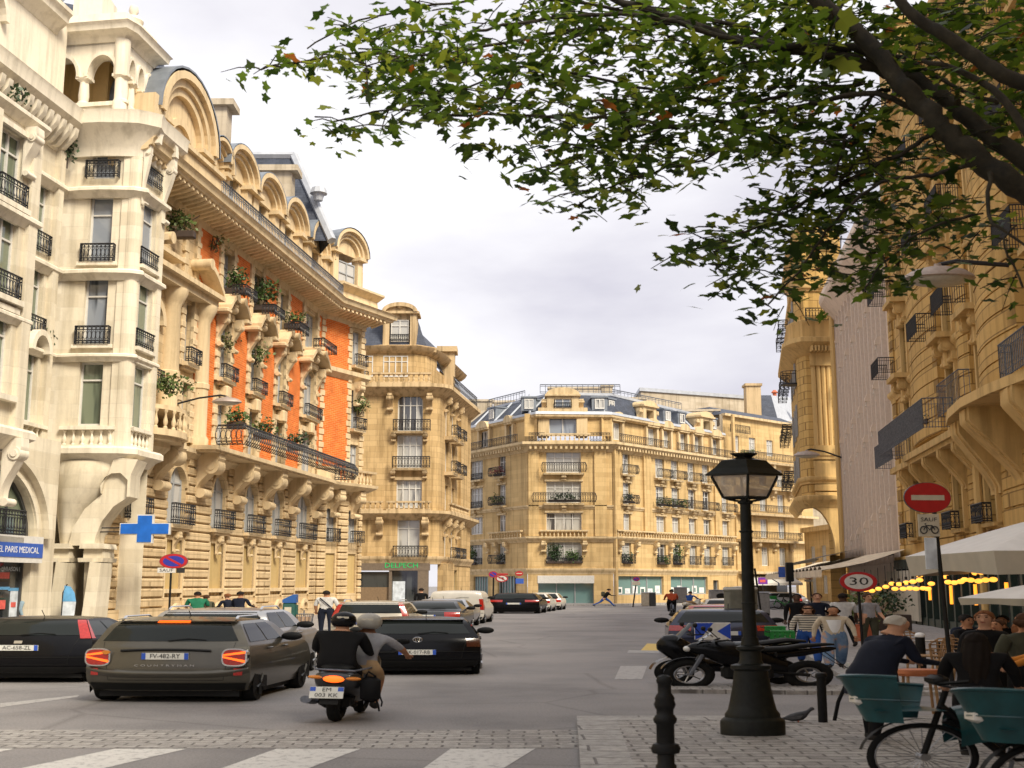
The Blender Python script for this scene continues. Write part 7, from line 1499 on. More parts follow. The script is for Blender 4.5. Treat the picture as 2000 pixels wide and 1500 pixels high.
# ---------- two wheelers ----------
def wheel2(par, T, y, r, w_, nm='wheel', rim='rim_metal', spokes=5, z=None):
    z = r if z is None else z; m = MB(T @ LT(0, y, z)); m.torus((0, 0, 0), r-w_*.5, w_*.5, 28, 8); o = m.build(nm, M_('tyre'), par, 60)
    m = MB(T @ LT(0, y, z)); m.torus((0, 0, 0), r-w_, w_*.16, 24, 6)
    for i in range(spokes): a = 2*PI*i/spokes; m.tube([(0, 0, 0), (0, (r-w_)*math.cos(a), (r-w_)*math.sin(a))], .012 if spokes < 10 else .003, 4)
    m.tube([(-.06, 0, 0), (.06, 0, 0)], .035, 8); m.build('rim', M_(rim), o, 60); return o
g = gp(1455, 1345, 0); kk = 25.2/FPX
t = thing('motorcycle', 'black motorcycle with a long raised tail parked sideways behind the lamp base', 'motorcycle', ((1455-1000)*kk, 25.2, 0)); T = wide(92, 1.78)     # faces left
wheel2(t, T, .74, .31, .13); wheel2(t, T, -.68, .30, .15)
m = MB(T)
def loft(m, secs, n=10):
    V = []
    for y, z, rx, rz in secs: V += [(rx*math.copysign(abs(math.cos(2*PI*i/n))**.8, math.cos(2*PI*i/n)), y, z+rz*math.copysign(abs(math.sin(2*PI*i/n))**.8, math.sin(2*PI*i/n))) for i in range(n)]
    m.add(V, [(j*n+i, j*n+(i+1) % n, (j+1)*n+(i+1) % n, (j+1)*n+i) for j in range(len(secs)-1) for i in range(n)]+[tuple(range(n-1, -1, -1)), tuple((len(secs)-1)*n+i for i in range(n))])
loft(m, [(.78, .86, .03, .03), (.7, .86, .1, .1), (.55, .84, .17, .17), (.4, .78, .2, .24), (.22, .7, .2, .3), (.0, .62, .19, .3), (-.2, .55, .17, .2), (-.42, .46, .13, .13)]); m.build('fairing', M_('paint_black'), t, 60)
m = MB(T); loft(m, [(.3, .86, .08, .05), (.2, .9, .13, .09), (.05, .9, .14, .1), (-.1, .86, .12, .08)]); m.build('tank', M_('paint_darkgrey'), t, 60)
m = MB(T); loft(m, [(.0, .84, .1, .05), (-.15, .82, .14, .06), (-.4, .84, .15, .06), (-.6, .9, .13, .05), (-.9, .93, .07, .035), (-1.0, .93, .03, .02)]); m.build('seat', M_('trim_black'), t, 60)
m = MB(T); loft(m, [(-.3, .72, .1, .08), (-.6, .76, .09, .08), (-.95, .84, .05, .05), (-1.02, .85, .03, .02)]); m.build('tail', M_('paint_black'), t, 60)
m = MB(T); m.add([(-.07, -.85, .82), (.07, -.85, .82), (.06, -1.16, .42), (-.06, -1.16, .42), (-.05, -1.12, .42), (.05, -1.12, .42), (-.06, -.8, .78), (.06, -.8, .78)], [(0, 1, 2, 3), (4, 5, 7, 6)]); m.build('mudguard', M_('trim_black'), t)
m = MB(T); m.grid(lambda u, v: ((v-.5)*.16, .74+.36*math.cos(.35+u*1.7), .31+.36*math.sin(.35+u*1.7)), 10, 2); m.build('mudguard', M_('paint_black'), t)
for s_ in (-1, 1):
    m = MB(T); m.tube([(s_*.09, .74, .31), (s_*.09, .5, .95)], .028, 6); m.build('fork', M_('grey_iron'), t)
    m = MB(T); m.tube([(s_*.08, -.05, .4), (s_*.08, -.68, .3)], .035, 6); m.build('swingarm', M_('trim_black'), t)
    m = MB(T); m.tube([(s_*.2, .42, 1.08), (s_*.3, .52, 1.22)], .01, 4); m.ell((s_*.32, .52, 1.25), .08, .03, .05, 10, 6); m.build('mirror', M_('trim_black'), t, 50)
m = MB(T); m.tube([(-.38, .32, 1.04), (-.2, .42, 1.0), (.2, .42, 1.0), (.38, .32, 1.04)], .018, 6); m.build('handlebar', M_('trim_black'), t)
m = MB(T); m.grid(lambda u, v: ((u-.5)*.26*(1-.3*v), .66-.2*v, .94+.24*v), 6, 4); m.build('windshield', M_('car_glass'), t, 60); m = MB(T); m.ell((0, .76, .84), .09, .05, .06, 10, 6); m.build('headlight', M_('lamp_clear'), t, 60)
m = MB(T); m.tube([(.14, .1, .3), (.17, -.3, .28), (.18, -.75, .42)], [.03, .05, .06], 8); m.build('exhaust', M_('grey_iron'), t, 50); m = MB(T); m.cbox(-.17, .17, -.25, .35, .22, .5, .05); m.build('engine', M_('trim_black'), t); m = MB(T); m.tube([(-.1, .05, .3), (-.3, .0, .01)], .014, 5); m.build('stand', M_('iron'), t)
m = MB(T); m.box(-.1, .1, -1.165, -1.15, .42, .55); m.build('number_plate', M_('plate_white'), t)
slab('kerb_island', [lat(-.5, 24.4), lat(8, 23.4), lat(8, 25.6), lat(-.3, 25.4)], .08, 'setts')
# scooter with its rear towards us
def maxi(t, T):
    wheel2(t, T, .1, .27, .15, spokes=6); wheel2(t, T, 1.5, .27, .13, spokes=6)
    m = MB(T); loft(m, [(-.3, .84, .08, .03), (-.15, .78, .18, .12), (.15, .66, .24, .2), (.5, .55, .23, .22), (.85, .42, .2, .15), (1.1, .42, .2, .14), (1.3, .62, .24, .3), (1.5, .8, .21, .3), (1.64, .86, .15, .2), (1.72, .84, .06, .08)], 14); m.build('bodywork', M_('paint_black'), t, 60)
    m = MB(T); loft(m, [(-.25, .93, .12, .03), (0, .95, .17, .06), (.35, .88, .17, .06), (.7, .8, .15, .07), (.85, .78, .1, .05)]); m.build('seat', M_('trim_black'), t, 60)
    m = MB(T); m.grid(lambda u, v: ((u-.5)*.42*(1-.25*v), 1.5-.22*v, 1.0+.34*v-.05*(2*u-1)**2), 8, 4); m.build('windshield', M_('car_glass'), t, 60)
    m = MB(T); m.tube([(-.36, 1.18, 1.1), (-.15, 1.28, 1.08), (.15, 1.28, 1.08), (.36, 1.18, 1.1)], .018, 6); m.build('handlebar', M_('trim_black'), t)
    for s_ in (-1, 1): m = MB(T); m.tube([(s_*.3, 1.2, 1.1), (s_*.38, 1.3, 1.26)], .01, 4); m.ell((s_*.41, 1.3, 1.3), .085, .03, .055, 10, 6); m.build('mirror', M_('trim_black'), t, 50)
    m = MB(T); m.grid(lambda u, v: ((v-.5)*.18, 1.5+.33*math.cos(.2+u*2.2), .27+.33*math.sin(.2+u*2.2)), 12, 3); m.build('mudguard', M_('paint_black'), t, 60)
    m = MB(T); m.tube([(.22, .6, .3), (.26, .2, .3), (.27, -.2, .38)], [.03, .06, .065], 10); m.build('exhaust', M_('grey_iron'), t, 50); m = MB(T); m.cbox(-.18, .18, .05, .6, .18, .45, .06); m.build('engine', M_('trim_black'), t); m = MB(T); m.ell((0, 1.66, .9), .1, .06, .06, 10, 6); m.build('headlight', M_('lamp_clear'), t, 60)
t = thing('scooter', 'bulky black maxi scooter parked nose left, overlapping the motorcycle behind the lamp', 'scooter', ((1512-1000)*26.6/FPX*1.02, 26.6, 0)); maxi(t, wide(97, 1.7))
SY = 19.2; sx_ = (660-1000)/FPX*SY*1.01
t = thing('scooter', 'dark maxi scooter seen from behind with a glowing tail lamp, carrying two riders', 'scooter', (sx_, SY, 0)); T = wide(-6, 1.6) @ RY(4)
wheel2(t, T, .25, .27, .14, spokes=6); wheel2(t, T, 1.6, .27, .12, spokes=6)
m = MB(T); loft(m, [(-.1, .72, .15, .05), (-.06, .70, .21, .13), (.1, .66, .235, .19), (.4, .58, .23, .22), (.75, .42, .2, .16), (1.1, .38, .18, .12), (1.3, .6, .22, .3), (1.45, .78, .2, .3), (1.55, .9, .12, .15)], 14); m.build('bodywork', M_('paint_darkgrey'), t, 60)
m = MB(T); loft(m, [(-.08, .86, .12, .03), (.0, .88, .17, .05), (.4, .86, .18, .06), (.8, .78, .15, .06), (.95, .74, .1, .05)]); m.build('seat', M_('trim_black'), t, 60)
m = MB(T); m.tube([(-.26, .7, .86), (-.26, .1, .86), (-.2, -.1, .84), (.2, -.1, .84), (.26, .1, .86), (.26, .7, .86)], .016, 6); m.build('grab_rail', M_('grey_iron'), t)
m = MB(T); m.ell((0, -.12, .70), .11, .045, .055, 14, 8); m.build('tail_light', M_('lamp_lit'), t, 60)
for s_ in (-1, 1): m = MB(T); m.ell((s_*.19, -.08, .715), .085, .04, .03, 12, 6); m.build('indicator', M_('lamp_amber'), t, 60)
m = MB(T); m.grid(lambda u, v: ((u-.5)*.19, -.16-.08*v, .62-.3*v), 2, 3); m.build('mudguard', M_('trim_black'), t)
TP = T @ LT(-.03, -.24, .50) @ RX(-16) @ RY(-3); m = MB(TP); m.box(-.17, .17, 0, .012, -.09, .09); pl = m.build('number_plate', M_('plate_white'), t)
for x in (-.14, .14): m = MB(TP); m.box(x-.028, x+.028, -.004, 0, .02, .085); m.build('plate_band', M_('plate_blue'), pl)
m = MB(TP); mb_text(m, 'EM', .085, LT(0, -.004, .043), .002, .9); mb_text(m, '003 KK', .085, LT(0, -.004, -.043), .002, .9); m.build('plate_lettering', M_('sign_black'), pl)
m = MB(T); m.tube([(-.22, .75, .3), (-.26, .3, .3), (-.27, -.05, .36)], [.03, .055, .06], 10); m.build('exhaust', M_('grey_iron'), t, 50)
m = MB(T); m.cbox(-.2, .12, .2, .6, .2, .45, .06); m.build('engine', M_('trim_black'), t)
m = MB(T); m.tube([(-.36, 1.28, 1.06), (-.15, 1.36, 1.04), (.15, 1.36, 1.04), (.36, 1.28, 1.06)], .016, 6); m.build('handlebar', M_('trim_black'), t)
for s_ in (-1, 1): m = MB(T); m.tube([(s_*.3, 1.3, 1.06), (s_*.38, 1.36, 1.22)], .008, 4); m.ell((s_*.41, 1.36, 1.25), .085, .03, .055, 10, 6); m.build('mirror', M_('trim_black'), t, 50)
SCOOT = (sx_, SY, T)
# bicycles
def bike(loc, rot, lab, frm, basket=None, rear_cover=None, S=ST, spk=18, grp='rental bicycles'):
    t = thing('bicycle', lab, 'bicycle', loc, grp); T = wide(rot, S); wheel2(t, T, .52, .34, .05, spokes=spk); wheel2(t, T, -.52, .34, .05, spokes=spk)
    m = MB(T); 
    for a, b, r in (((0, .4, .85), (0, .0, .3), .03), ((0, .38, .7), (0, -.1, .42), .03), ((0, 0, .3), (0, -.22, .88), .025), ((0, 0, .3), (0, -.52, .34), .018), ((0, -.2, .75), (0, -.52, .34), .016), ((0, .36, 1.0), (0, .52, .34), .022)): m.tube([a, b], r, 8)
    m.build('frame', M_(frm), t, 60)
    m = MB(T); m.tube([(-.28, .22, 1.06), (-.2, .34, 1.04), (.2, .34, 1.04), (.28, .22, 1.06)], .014, 6); m.build('handlebar', M_('trim_black'), t); m = MB(T); loft(m, [(-.34, .93, .09, .03), (-.25, .94, .1, .035), (-.1, .93, .04, .02), (-.04, .92, .02, .015)]); m.build('saddle', M_('trim_black'), t, 60)
    for q in (.52, -.52): m = MB(T); m.grid(lambda u, v: ((v-.5)*.07, q+.38*math.cos(.2+u*2.2 if q > 0 else PI-.2-u*2.4), .34+.38*math.sin(.2+u*2.2 if q > 0 else PI-.2-u*2.4)), 14, 2); m.build('mudguard', M_(frm), t)
    m = MB(T); m.tube([(-.14, .05, .2), (-.05, 0, .3), (.05, 0, .3), (.14, -.05, .4)], .015, 5); m.build('crank', M_('grey_iron'), t)
    if basket:
        m = MB(T); 
        for z, r in ((.84, .8), (.92, .86), (1.0, .93), (1.08, 1.)): m.tube([(-.2*r, .4, z), (.2*r, .4, z), (.2*r, .4+.3*r, z), (-.2*r, .4+.3*r, z), (-.2*r, .4, z)], .012, 4)
        m.box(-.16, .16, .4, .64, .82, .84)
        for x in (-.18, -.09, 0, .09, .18): m.box(x-.03, x+.03, .69, .7, .84, 1.07); m.box(x-.03, x+.03, .395, .405, .84, 1.07)
        for s_ in (-1, 1): m.add([(s_*.16, .4, .84), (s_*.16, .64, .84), (s_*.2, .7, 1.08), (s_*.2, .4, 1.08)], [(0, 1, 2, 3)])
        m.build('basket', M_(basket), t)
    return t, T
plain('bike_green', (.012, .20, .03), .4, 0, .2); plain('bike_teal', (.004, .052, .06), .35, 0, .3, 5., coat=.3)
bike(((1488-1000)/FPX*32*1.02, 32, .0), 176, 'parked bicycle with a bright green basket right behind the lamp post', 'trim_black', 'bike_green', S=1.25); bike(((1503-1000)/FPX*29*1.02, 29., .0), 174, 'nearer parked bicycle with a bright green basket beside the kerb', 'trim_black', 'bike_green', S=1.35)
bike(((1515-1000)/FPX*98, 96, .13), 80, 'bright green bicycle parked far off to the right of the lamp post', 'bike_green', 'bike_green'); bike(((1527-1000)/FPX*100, 98, .13), 100, 'dark bicycle leaning beyond the far green one', 'trim_black')
# teal covered bicycles in the near right corner
g = gp(1760, 1560, .1)
def front_bike(loc, rot, lab, cover=True):
    t, T = bike(loc, rot, lab, 'trim_black', None, S=1.75, spk=24, grp='teal rental bicycles')
    m = MB(T)
    def sh(u, v): a = -.5+u*PI*1.05; r = (.26+.08*v); return (r*math.cos(a)*1.0, .60+.36*math.sin(a)*(.7+.4*v), .70+.40*v+.05*math.sin(a)*v-.05*math.cos(a)*v)
    m.grid(sh, 18, 8); m.grid(lambda u, v: ((u-.5)*.5*.95, .42+.42*v, .82), 4, 4); m.tube([Vector(sh(i/18, 1)) for i in range(19)], .018, 6); m.tube([Vector(sh(i/18, .5))+Vector((0, .004, 0)) for i in range(19)], .009, 5); m.build('basket', M_('bike_teal'), t, 60)
    m = MB(T); m.tube([(-.32, .3, 1.12), (-.12, .42, 1.08), (.12, .42, 1.08), (.32, .3, 1.12)], .02, 6); m.cbox(-.13, .13, .36, .46, 1.06, 1.16, .03); m.build('handlebar_console', M_('trim_black'), t, 50); m = MB(T); m.cbox(-.1, .1, .8, .93, .86, .98, .03); m.build('front_panel', M_('sign_dirty_white'), t, 50)
    m = MB(T); m.grid(lambda u, v: ((.09+.12*v)*math.cos(PI*(u*1.3-.15)), -.86+1.2*v, .46+.2*math.sin(PI*v*.8)+.26*math.sin(PI*(u*1.3-.15))), 8, 12); m.build('rear_cover', M_('bike_teal'), t, 60)
    return t
front_bike((5.15, 12.5, .1), 94, 'teal basket rental bicycle just in front of the old man in navy'); front_bike((5.75, 11.0, .1), 98, 'teal basket rental bicycle between the other two, in the bottom right corner'); front_bike((6.25, 9.9, .1), 84, 'teal basket rental bicycle cut by the right edge, nearest the camera')
# ================= people =================
for nm, c in dict(skin_light=(.50, .27, .17), skin_tan=(.40, .19, .10), skin_dark=(.10, .05, .03), cloth_navy=(.009, .012, .024), cloth_black=(.006, .006, .007), cloth_white=(.55, .54, .52), cloth_cream=(.50, .42, .31), cloth_denim=(.06, .12, .26), cloth_blue=(.025, .08, .30), cloth_grey=(.30, .30, .32), cloth_beige=(.44, .30, .17), cloth_green=(.015, .13, .07), cloth_red=(.42, .07, .025), cloth_olive=(.06, .06, .04), cloth_orange=(.55, .2, .03), cloth_paleblue=(.22, .30, .36), hair_dark=(.012, .008, .006), hair_brown=(.055, .025, .012), hair_auburn=(.16, .06, .022), hair_white=(.50, .46, .40), hair_red=(.15, .05, .03), shoe_dark=(.02, .018, .016), lip=(.28, .08, .06), helmet_grey=(.36, .34, .30)).items(): plain(nm, c, .75 if not nm.startswith('helmet') else .35, 0, .14, 9., spec=.18 if nm[0] in 'ch' else .4)
m, n, b = nt('cloth_stripes'); tcx = N(n, 'ShaderNodeTexCoord'); wv = N(n, 'ShaderNodeTexWave', wave_type='BANDS', bands_direction='Z', _Scale=5.2, _Distortion=.6); n.links.new(tcx.outputs['Object'], wv.inputs[0]); rp = ramp(n, [(.62, (.52, .47, .38, 1)), (.72, (.03, .03, .035, 1))]); n.links.new(wv.outputs['Fac'], rp.inputs[0]); n.links.new(rp.outputs[0], b.inputs['Base Color']); b.inputs['Roughness'].default_value = .85
m, n, b = nt('cloth_ripped'); tcx = N(n, 'ShaderNodeTexCoord'); no_ = N(n, 'ShaderNodeTexNoise', _Scale=5., _Detail=3.); n.links.new(tcx.outputs['Object'], no_.inputs[0]); rp = ramp(n, [(.3, (.07, .14, .28, 1)), (.55, (.16, .25, .38, 1)), (.66, (.45, .28, .2, 1))]); n.links.new(no_.outputs['Fac'], rp.inputs[0]); n.links.new(rp.outputs[0], b.inputs['Base Color']); b.inputs['Roughness'].default_value = .85
def person(label, loc, rot, H=1.7, lean=0, legs=((0, 0), (0, 0)), arms=((5, 8, 10), (5, 8, 10)), top='cloth_black', bottom='cloth_denim', sleeve=1.0, short=0., skin='skin_light', shoes='shoe_dark', hair='hair_dark', hairlen=0, head=(0, 0), S=ST, hip=None, build=1., group=None, coat=0, coatmat=None, bag=None, helmet=None, T0=None, nohair=False, feet=True, flare=1., apron=None):
    """legs: (thigh forward, knee bend) left, right; arms: (forward, outward, elbow bend) left, right; all in degrees"""
    t = thing('person', label, 'person', loc, group); T = T0 or wide(rot, S); k = H/1.75; B = build
    P = {}; hz = .93*k if hip is None else hip
    fwd = lambda v, a: Vector((v.x, v.y*math.cos(R(a))-v.z*math.sin(R(a)), v.y*math.sin(R(a))+v.z*math.cos(R(a))))   # about x, leaning forward for negative a
    hp = Vector((0, 0, hz)); sp = lambda v: hp+fwd(Vector(v)*k, -lean)
    P['pel'] = hp; P['bel'] = sp((0, .01, .16)); P['che'] = sp((0, .0, .36)); P['nek'] = sp((0, -.01, .52)); 
    hd = lambda v: sp((0, -.01, .52))+fwd(RZ(head[0]).to_3x3() @ (RX(-head[1]).to_3x3() @ (Vector(v)*k)), -lean*.55)
    verts = []; edges = []; rad = []; seg = []
    def V(p, r, r2=None): verts.append(p); rad.append((r*k*B, (r2 or r)*k*B)); return len(verts)-1
    def E_(a, b, nm): edges.append((a, b)); seg.append((verts[a], verts[b], nm))
    p = V(P['pel'], .135, .11); be = V(P['bel'], .125, .10); ch = V(P['che'], .145, .11); nk = V(P['nek'], .062)
    E_(p, be, 'top'); E_(be, ch, 'top'); E_(ch, nk, 'top')
    j = V(hd((0, .015, .075)), .055); h1 = V(hd((0, .03, .13)), .068, .08); h2 = V(hd((0, .02, .20)), .078, .088); h3 = V(hd((0, .012, .255)), .055, .06)
    E_(nk, j, 'skin'); E_(j, h1, 'skin'); E_(h1, h2, 'skin'); E_(h2, h3, 'skin')
    hands = []
    for i, s_ in ((0, -1), (1, 1)):
        tf, kb = legs[i]; q = hp+Vector((s_*.09*k*B, 0, -.04*k)); a = V(q, .098*flare**.3); E_(p, a, 'bot')
        d = Vector((s_*.03, math.sin(R(tf)), -math.cos(R(tf)))); kn = q+d*.43*k; d2 = Vector((0, math.sin(R(tf-kb)), -math.cos(R(tf-kb)))); an = kn+d2*.42*k
        mid = V(q+d*.2*k, .09*flare**.5); kv = V(kn, .066*flare); E_(a, mid, 'bot'); E_(mid, kv, 'bot' if not short else 'bot'); 
        cm = V(kn+d2*.14*k, .06*flare**1.2); av = V(an, .042*flare**1.6); E_(kv, cm, 'bot' if not short else 'skin'); E_(cm, av, 'bot' if not short else 'skin')
        fd = Vector((s_*.02, math.cos(R((tf-kb)*.7)), math.sin(R((tf-kb)*.7)))); hl = V(an-Vector((0, 0, .035*k))-fd*.03*k, .04); to = V(an+fd*.12*k-Vector((0, 0, .05*k)), .04, .03); E_(av, hl, 'shoe'); E_(hl, to, 'shoe')
        fa, out, eb = arms[i]; sh = sp((s_*.165*B, -.005, .46)); a = V(sh, .062); E_(ch, a, 'top')
        ru = lambda f_, o_: Vector((s_*math.sin(R(o_)), math.sin(R(f_))*math.cos(R(o_)), -math.cos(R(f_))*math.cos(R(o_))))
        d = ru(fa-lean*.4, out); el = sh+d*.29*k; d2 = ru(fa-lean*.4+eb, out*.3-(eb*.12)); wr = el+d2*.25*k
        ev = V(el, .045); E_(a, ev, 'top' if sleeve > .2 else 'skin'); wv_ = V(wr, .028); E_(ev, wv_, 'top' if sleeve > .7 else 'skin'); pv = V(wr+d2*.05*k, .030, .018); p2 = V(wr+d2*.085*k, .032, .015); E_(wv_, pv, 'skin'); E_(pv, p2, 'skin'); hands.append((wr, d2, s_))
    me = bpy.data.meshes.new('b'); me.from_pydata([tuple(v) for v in verts], edges, []); o = bpy.data.objects.new('b', me); COL.objects.link(o)
    md = o.modifiers.new('s', 'SKIN'); md.use_smooth_shade = True; sv = me.skin_vertices[0].data
    for i, r in enumerate(rad): sv[i].radius = r; sv[i].use_root = (i == 0)
    su = o.modifiers.new('u', 'SUBSURF'); su.levels = su.render_levels = 2
    dg = bpy.context.evaluated_depsgraph_get(); ev_ = bpy.data.meshes.new_from_object(o.evaluated_get(dg)); bpy.data.objects.remove(o)
    mats = {'top': 0, 'bot': 1, 'skin': 2, 'shoe': 3}; mb = MB(); mb.v = [v.co.copy() for v in ev_.vertices]
    for pg in ev_.polygons:
        c = pg.center; best = None
        for a, b_, nm in seg:
            ab = b_-a; f = max(0, min(1, (c-a).dot(ab)/max(1e-9, ab.length_squared))); dd = (c-a-ab*f).length
            if best is None or dd < best[0]: best = (dd, nm)
        mb.f.append(tuple(pg.vertices)); mb.mi.append(mats[best[1]])
    bpy.data.meshes.remove(ev_); mb.m = 2
    hm = Matrix.Translation(hd((0, 0, .155))) @ (RX(-lean*.55) @ RZ(head[0]) @ RX(-head[1]))
    A = lambda x, y, z: (x*k, y*k, z*k)
    mb.ext([(.088*k, .035*k), (.125*k, -.018*k), (.085*k, -.024*k)], 'x', -.013*k, .013*k, hm)        # nose
    for s_ in (-1, 1): mb.ell(A(s_*.078, .0, .01), .012*k, .025*k, .034*k, 8, 6, hm)                     # ears
    mb.m = 4
    for s_ in (-1, 1): mb.ell(A(s_*.031, .086, .038), .014*k, .012*k, .008*k, 8, 5, hm); mb.ell(A(s_*.032, .088, .062), .022*k, .01*k, .005*k, 8, 4, hm)
    mb.m = 5; mb.ell(A(0, .088, -.043), .026*k, .012*k, .008*k, 8, 5, hm); mb.m = 2
    for wr, d2, s_ in hands:                                                                         # fingers and thumb
        d2 = d2.normalized(); sd = d2.cross(Vector((0, 1, 0)) if abs(d2.y) < .8 else Vector((0, 0, 1))).normalized(); nn = d2.cross(sd)
        for f, L in ((-.026, .062), (-.009, .074), (.009, .07), (.026, .055)):
            a = wr+d2*.085*k+sd*f*k; mb.tube([a-d2*.02*k, a+d2*L*.5*k+nn*.006*k, a+d2*L*.85*k+nn*.028*k], [.0095*k, .0088*k, .007*k], 6)
        a = wr+d2*.035*k+sd*(.028*s_)*k; mb.tube([a-sd*.01*s_*k, a+sd*.022*s_*k+d2*.03*k, a+sd*.025*s_*k+d2*.062*k+nn*.01*k], [.0115*k, .0105*k, .008*k], 6)
    mb.v = [T @ v for v in mb.v]
    mb.build('body', [M_(top), M_(bottom), M_(skin), M_(shoes), M_('hair_dark'), M_('lip')], t, 70)
    if helmet:
        q = MB(T @ hm); q.ell((0, -.005*k, .03*k), .135*k, .155*k, .145*k, 20, 12, z0=-.75); q.build('helmet', M_(helmet), t, 70); q = MB(T @ hm); q.grid(lambda u, v: (.137*k*math.cos(PI*(.12+.76*u)), .158*k*math.sin(PI*(.12+.76*u)), (-.03+.1*v)*k), 10, 3); q.build('visor', M_('car_glass'), t, 60); q = MB(T @ hm); q.grid(lambda u, v: ((u-.5)*.12*k, -.158*k+.004*k, (.05+.03*v)*k), 3, 2); q.build('helmet_sticker', M_('sign_cream'), t)
    elif not nohair:
        q = MB(T @ hm); rg = random.Random(len(label))
        def cap(u, v):
            a = 2*PI*u; ph = PI*.5-v*PI*.62; front = max(0, math.sin(a)); ph = max(ph, -.95+front*1.45+.25*front*front) ; r = 1.0+.05*math.sin(a*7+v*9)+.03*math.sin(a*13)
            return (.088*k*r*math.cos(ph)*math.cos(a), (.105*k*r*math.cos(ph)*math.sin(a))-.012*k, .03*k+.108*k*math.sin(ph)*r)
        q.grid(cap, 28, 12)
        if hairlen:
            L = hairlen*k
            def fall(u, v): a = PI*(1.02+.96*u) if True else 0; w_ = 1+.35*math.sin(PI*min(1, v*1.1))+.07*math.sin(u*31+v*4); return (.09*k*w_*math.cos(a), -.012*k+.085*k*w_*math.sin(a)-.03*k*v, .045*k-L*v*(1+.08*math.sin(u*17)))
            q.grid(fall, 26, 9); q.grid(lambda u, v: tuple(Vector(fall(u, v))*1.0+Vector((0, .03*k, 0))), 14, 5)
        q.build('hair', M_(hair), t, 75)
    if coat:
        q = MB(T); n_ = 20; secs = [((0, 0, .47), .10, .085), ((0, 0, .43), .20, .12), ((0, 0, .3), .20, .135), ((0, 0, .12), .185, .13), ((0, 0, -.02), .20, .15), ((0, 0, -coat), .22, .17)]; Vv = []
        for c, rx, ry in secs:
            cc = sp(c) if c[2] > 0 else hp+Vector((0, 0, c[2]*k))
            Vv += [cc+Vector((rx*k*B*math.cos(2*PI*i/n_), ry*k*B*math.sin(2*PI*i/n_)*(1+.04*math.sin(i*2.3)), 0)) for i in range(n_)]
        q.add(Vv, [(j_*n_+i, j_*n_+(i+1) % n_, (j_+1)*n_+(i+1) % n_, (j_+1)*n_+i) for j_ in range(len(secs)-1) for i in range(n_)]); q.build('coat', M_(coatmat or top), t, 70)
    if bag: 
        q = MB(T); c = sp((0, -.17, .28)); q.cbox(-.15*k, .15*k, c.y-.1*k, c.y+.07*k, c.z-.24*k, c.z+.2*k, .05*k); q.build('backpack', M_(bag), t, 50)
    t['_k'] = k; del t['_k']
    return t, T, sp, hd
def foot(px, py, z=.0): g = gp(px, py, z); return (g.x, g.y, z)
WALK = ((24, 6), (-16, 14)); STAND = ((3, 3), (-2, 2))
# two women walking towards us
t, T, sp, hd = person('person in a black striped cream shirt and blue jeans walking towards us, arm swinging', foot(1582, 1296, .13), 176, 1.52, 0, WALK, ((-8, 14, 12), (18, 16, 14)), 'cloth_stripes', 'cloth_blue', .75, hair='hair_brown', hairlen=.22, skin='skin_light', flare=1.25, build=1.12)
m = MB(T @ Matrix.Translation(hd((0, 0, .155)))); m.box(-.07, .07, .085, .1, .02, .055); m.build('sunglasses', M_('car_glass'), t)
t, T, sp, hd = person('person in a white top, open beige jacket and ripped pale jeans walking towards us', foot(1632, 1304, .13), 178, 1.52, 0, ((-14, 12), (22, 6)), ((8, 20, 12), (-4, 20, 12)), 'cloth_cream', 'cloth_ripped', 1, hair='hair_dark', hairlen=.12, skin='skin_tan', flare=1.35, build=1.15)
m = MB(T); m.grid(lambda u, v: tuple(sp(((u-.5)*(.20+.05*v), .128+.012*math.sin(PI*v)-.06*(2*u-1)**2, .06+.36*v))), 8, 8); m.build('white_top', M_('sign_white'), t, 70)
# group behind them
person('person in a dark suit and white shirt, walking towards us behind the two women', foot(1600, 1268, .13), 178, 1.78, 0, WALK, ((10, 10, 50), (-10, 10, 15)), 'cloth_navy', 'cloth_black', 1, hair='hair_brown', skin='skin_light')
person('person in a white patterned T-shirt seen from behind on the crowded pavement', foot(1650, 1262, .13), 5, 1.76, 0, WALK, ((5, 14, 30), (8, 14, 20)), 'cloth_white', 'cloth_black', .4, hair='hair_dark', skin='skin_dark', build=1.1)
person('person in black with an orange bag strap beside the thin dark post', foot(1560, 1262, .13), 170, 1.74, 2, STAND, ((10, 10, 60), (5, 8, 10)), 'cloth_black', 'cloth_black', 1, hair='hair_dark', skin='skin_dark', bag='cloth_orange')
person('person in pale shirt standing under the awning near the terrace', foot(1700, 1262, .13), 200, 1.74, 0, STAND, ((5, 8, 40), (5, 8, 10)), 'cloth_grey', 'cloth_olive', .5, hair='hair_brown')
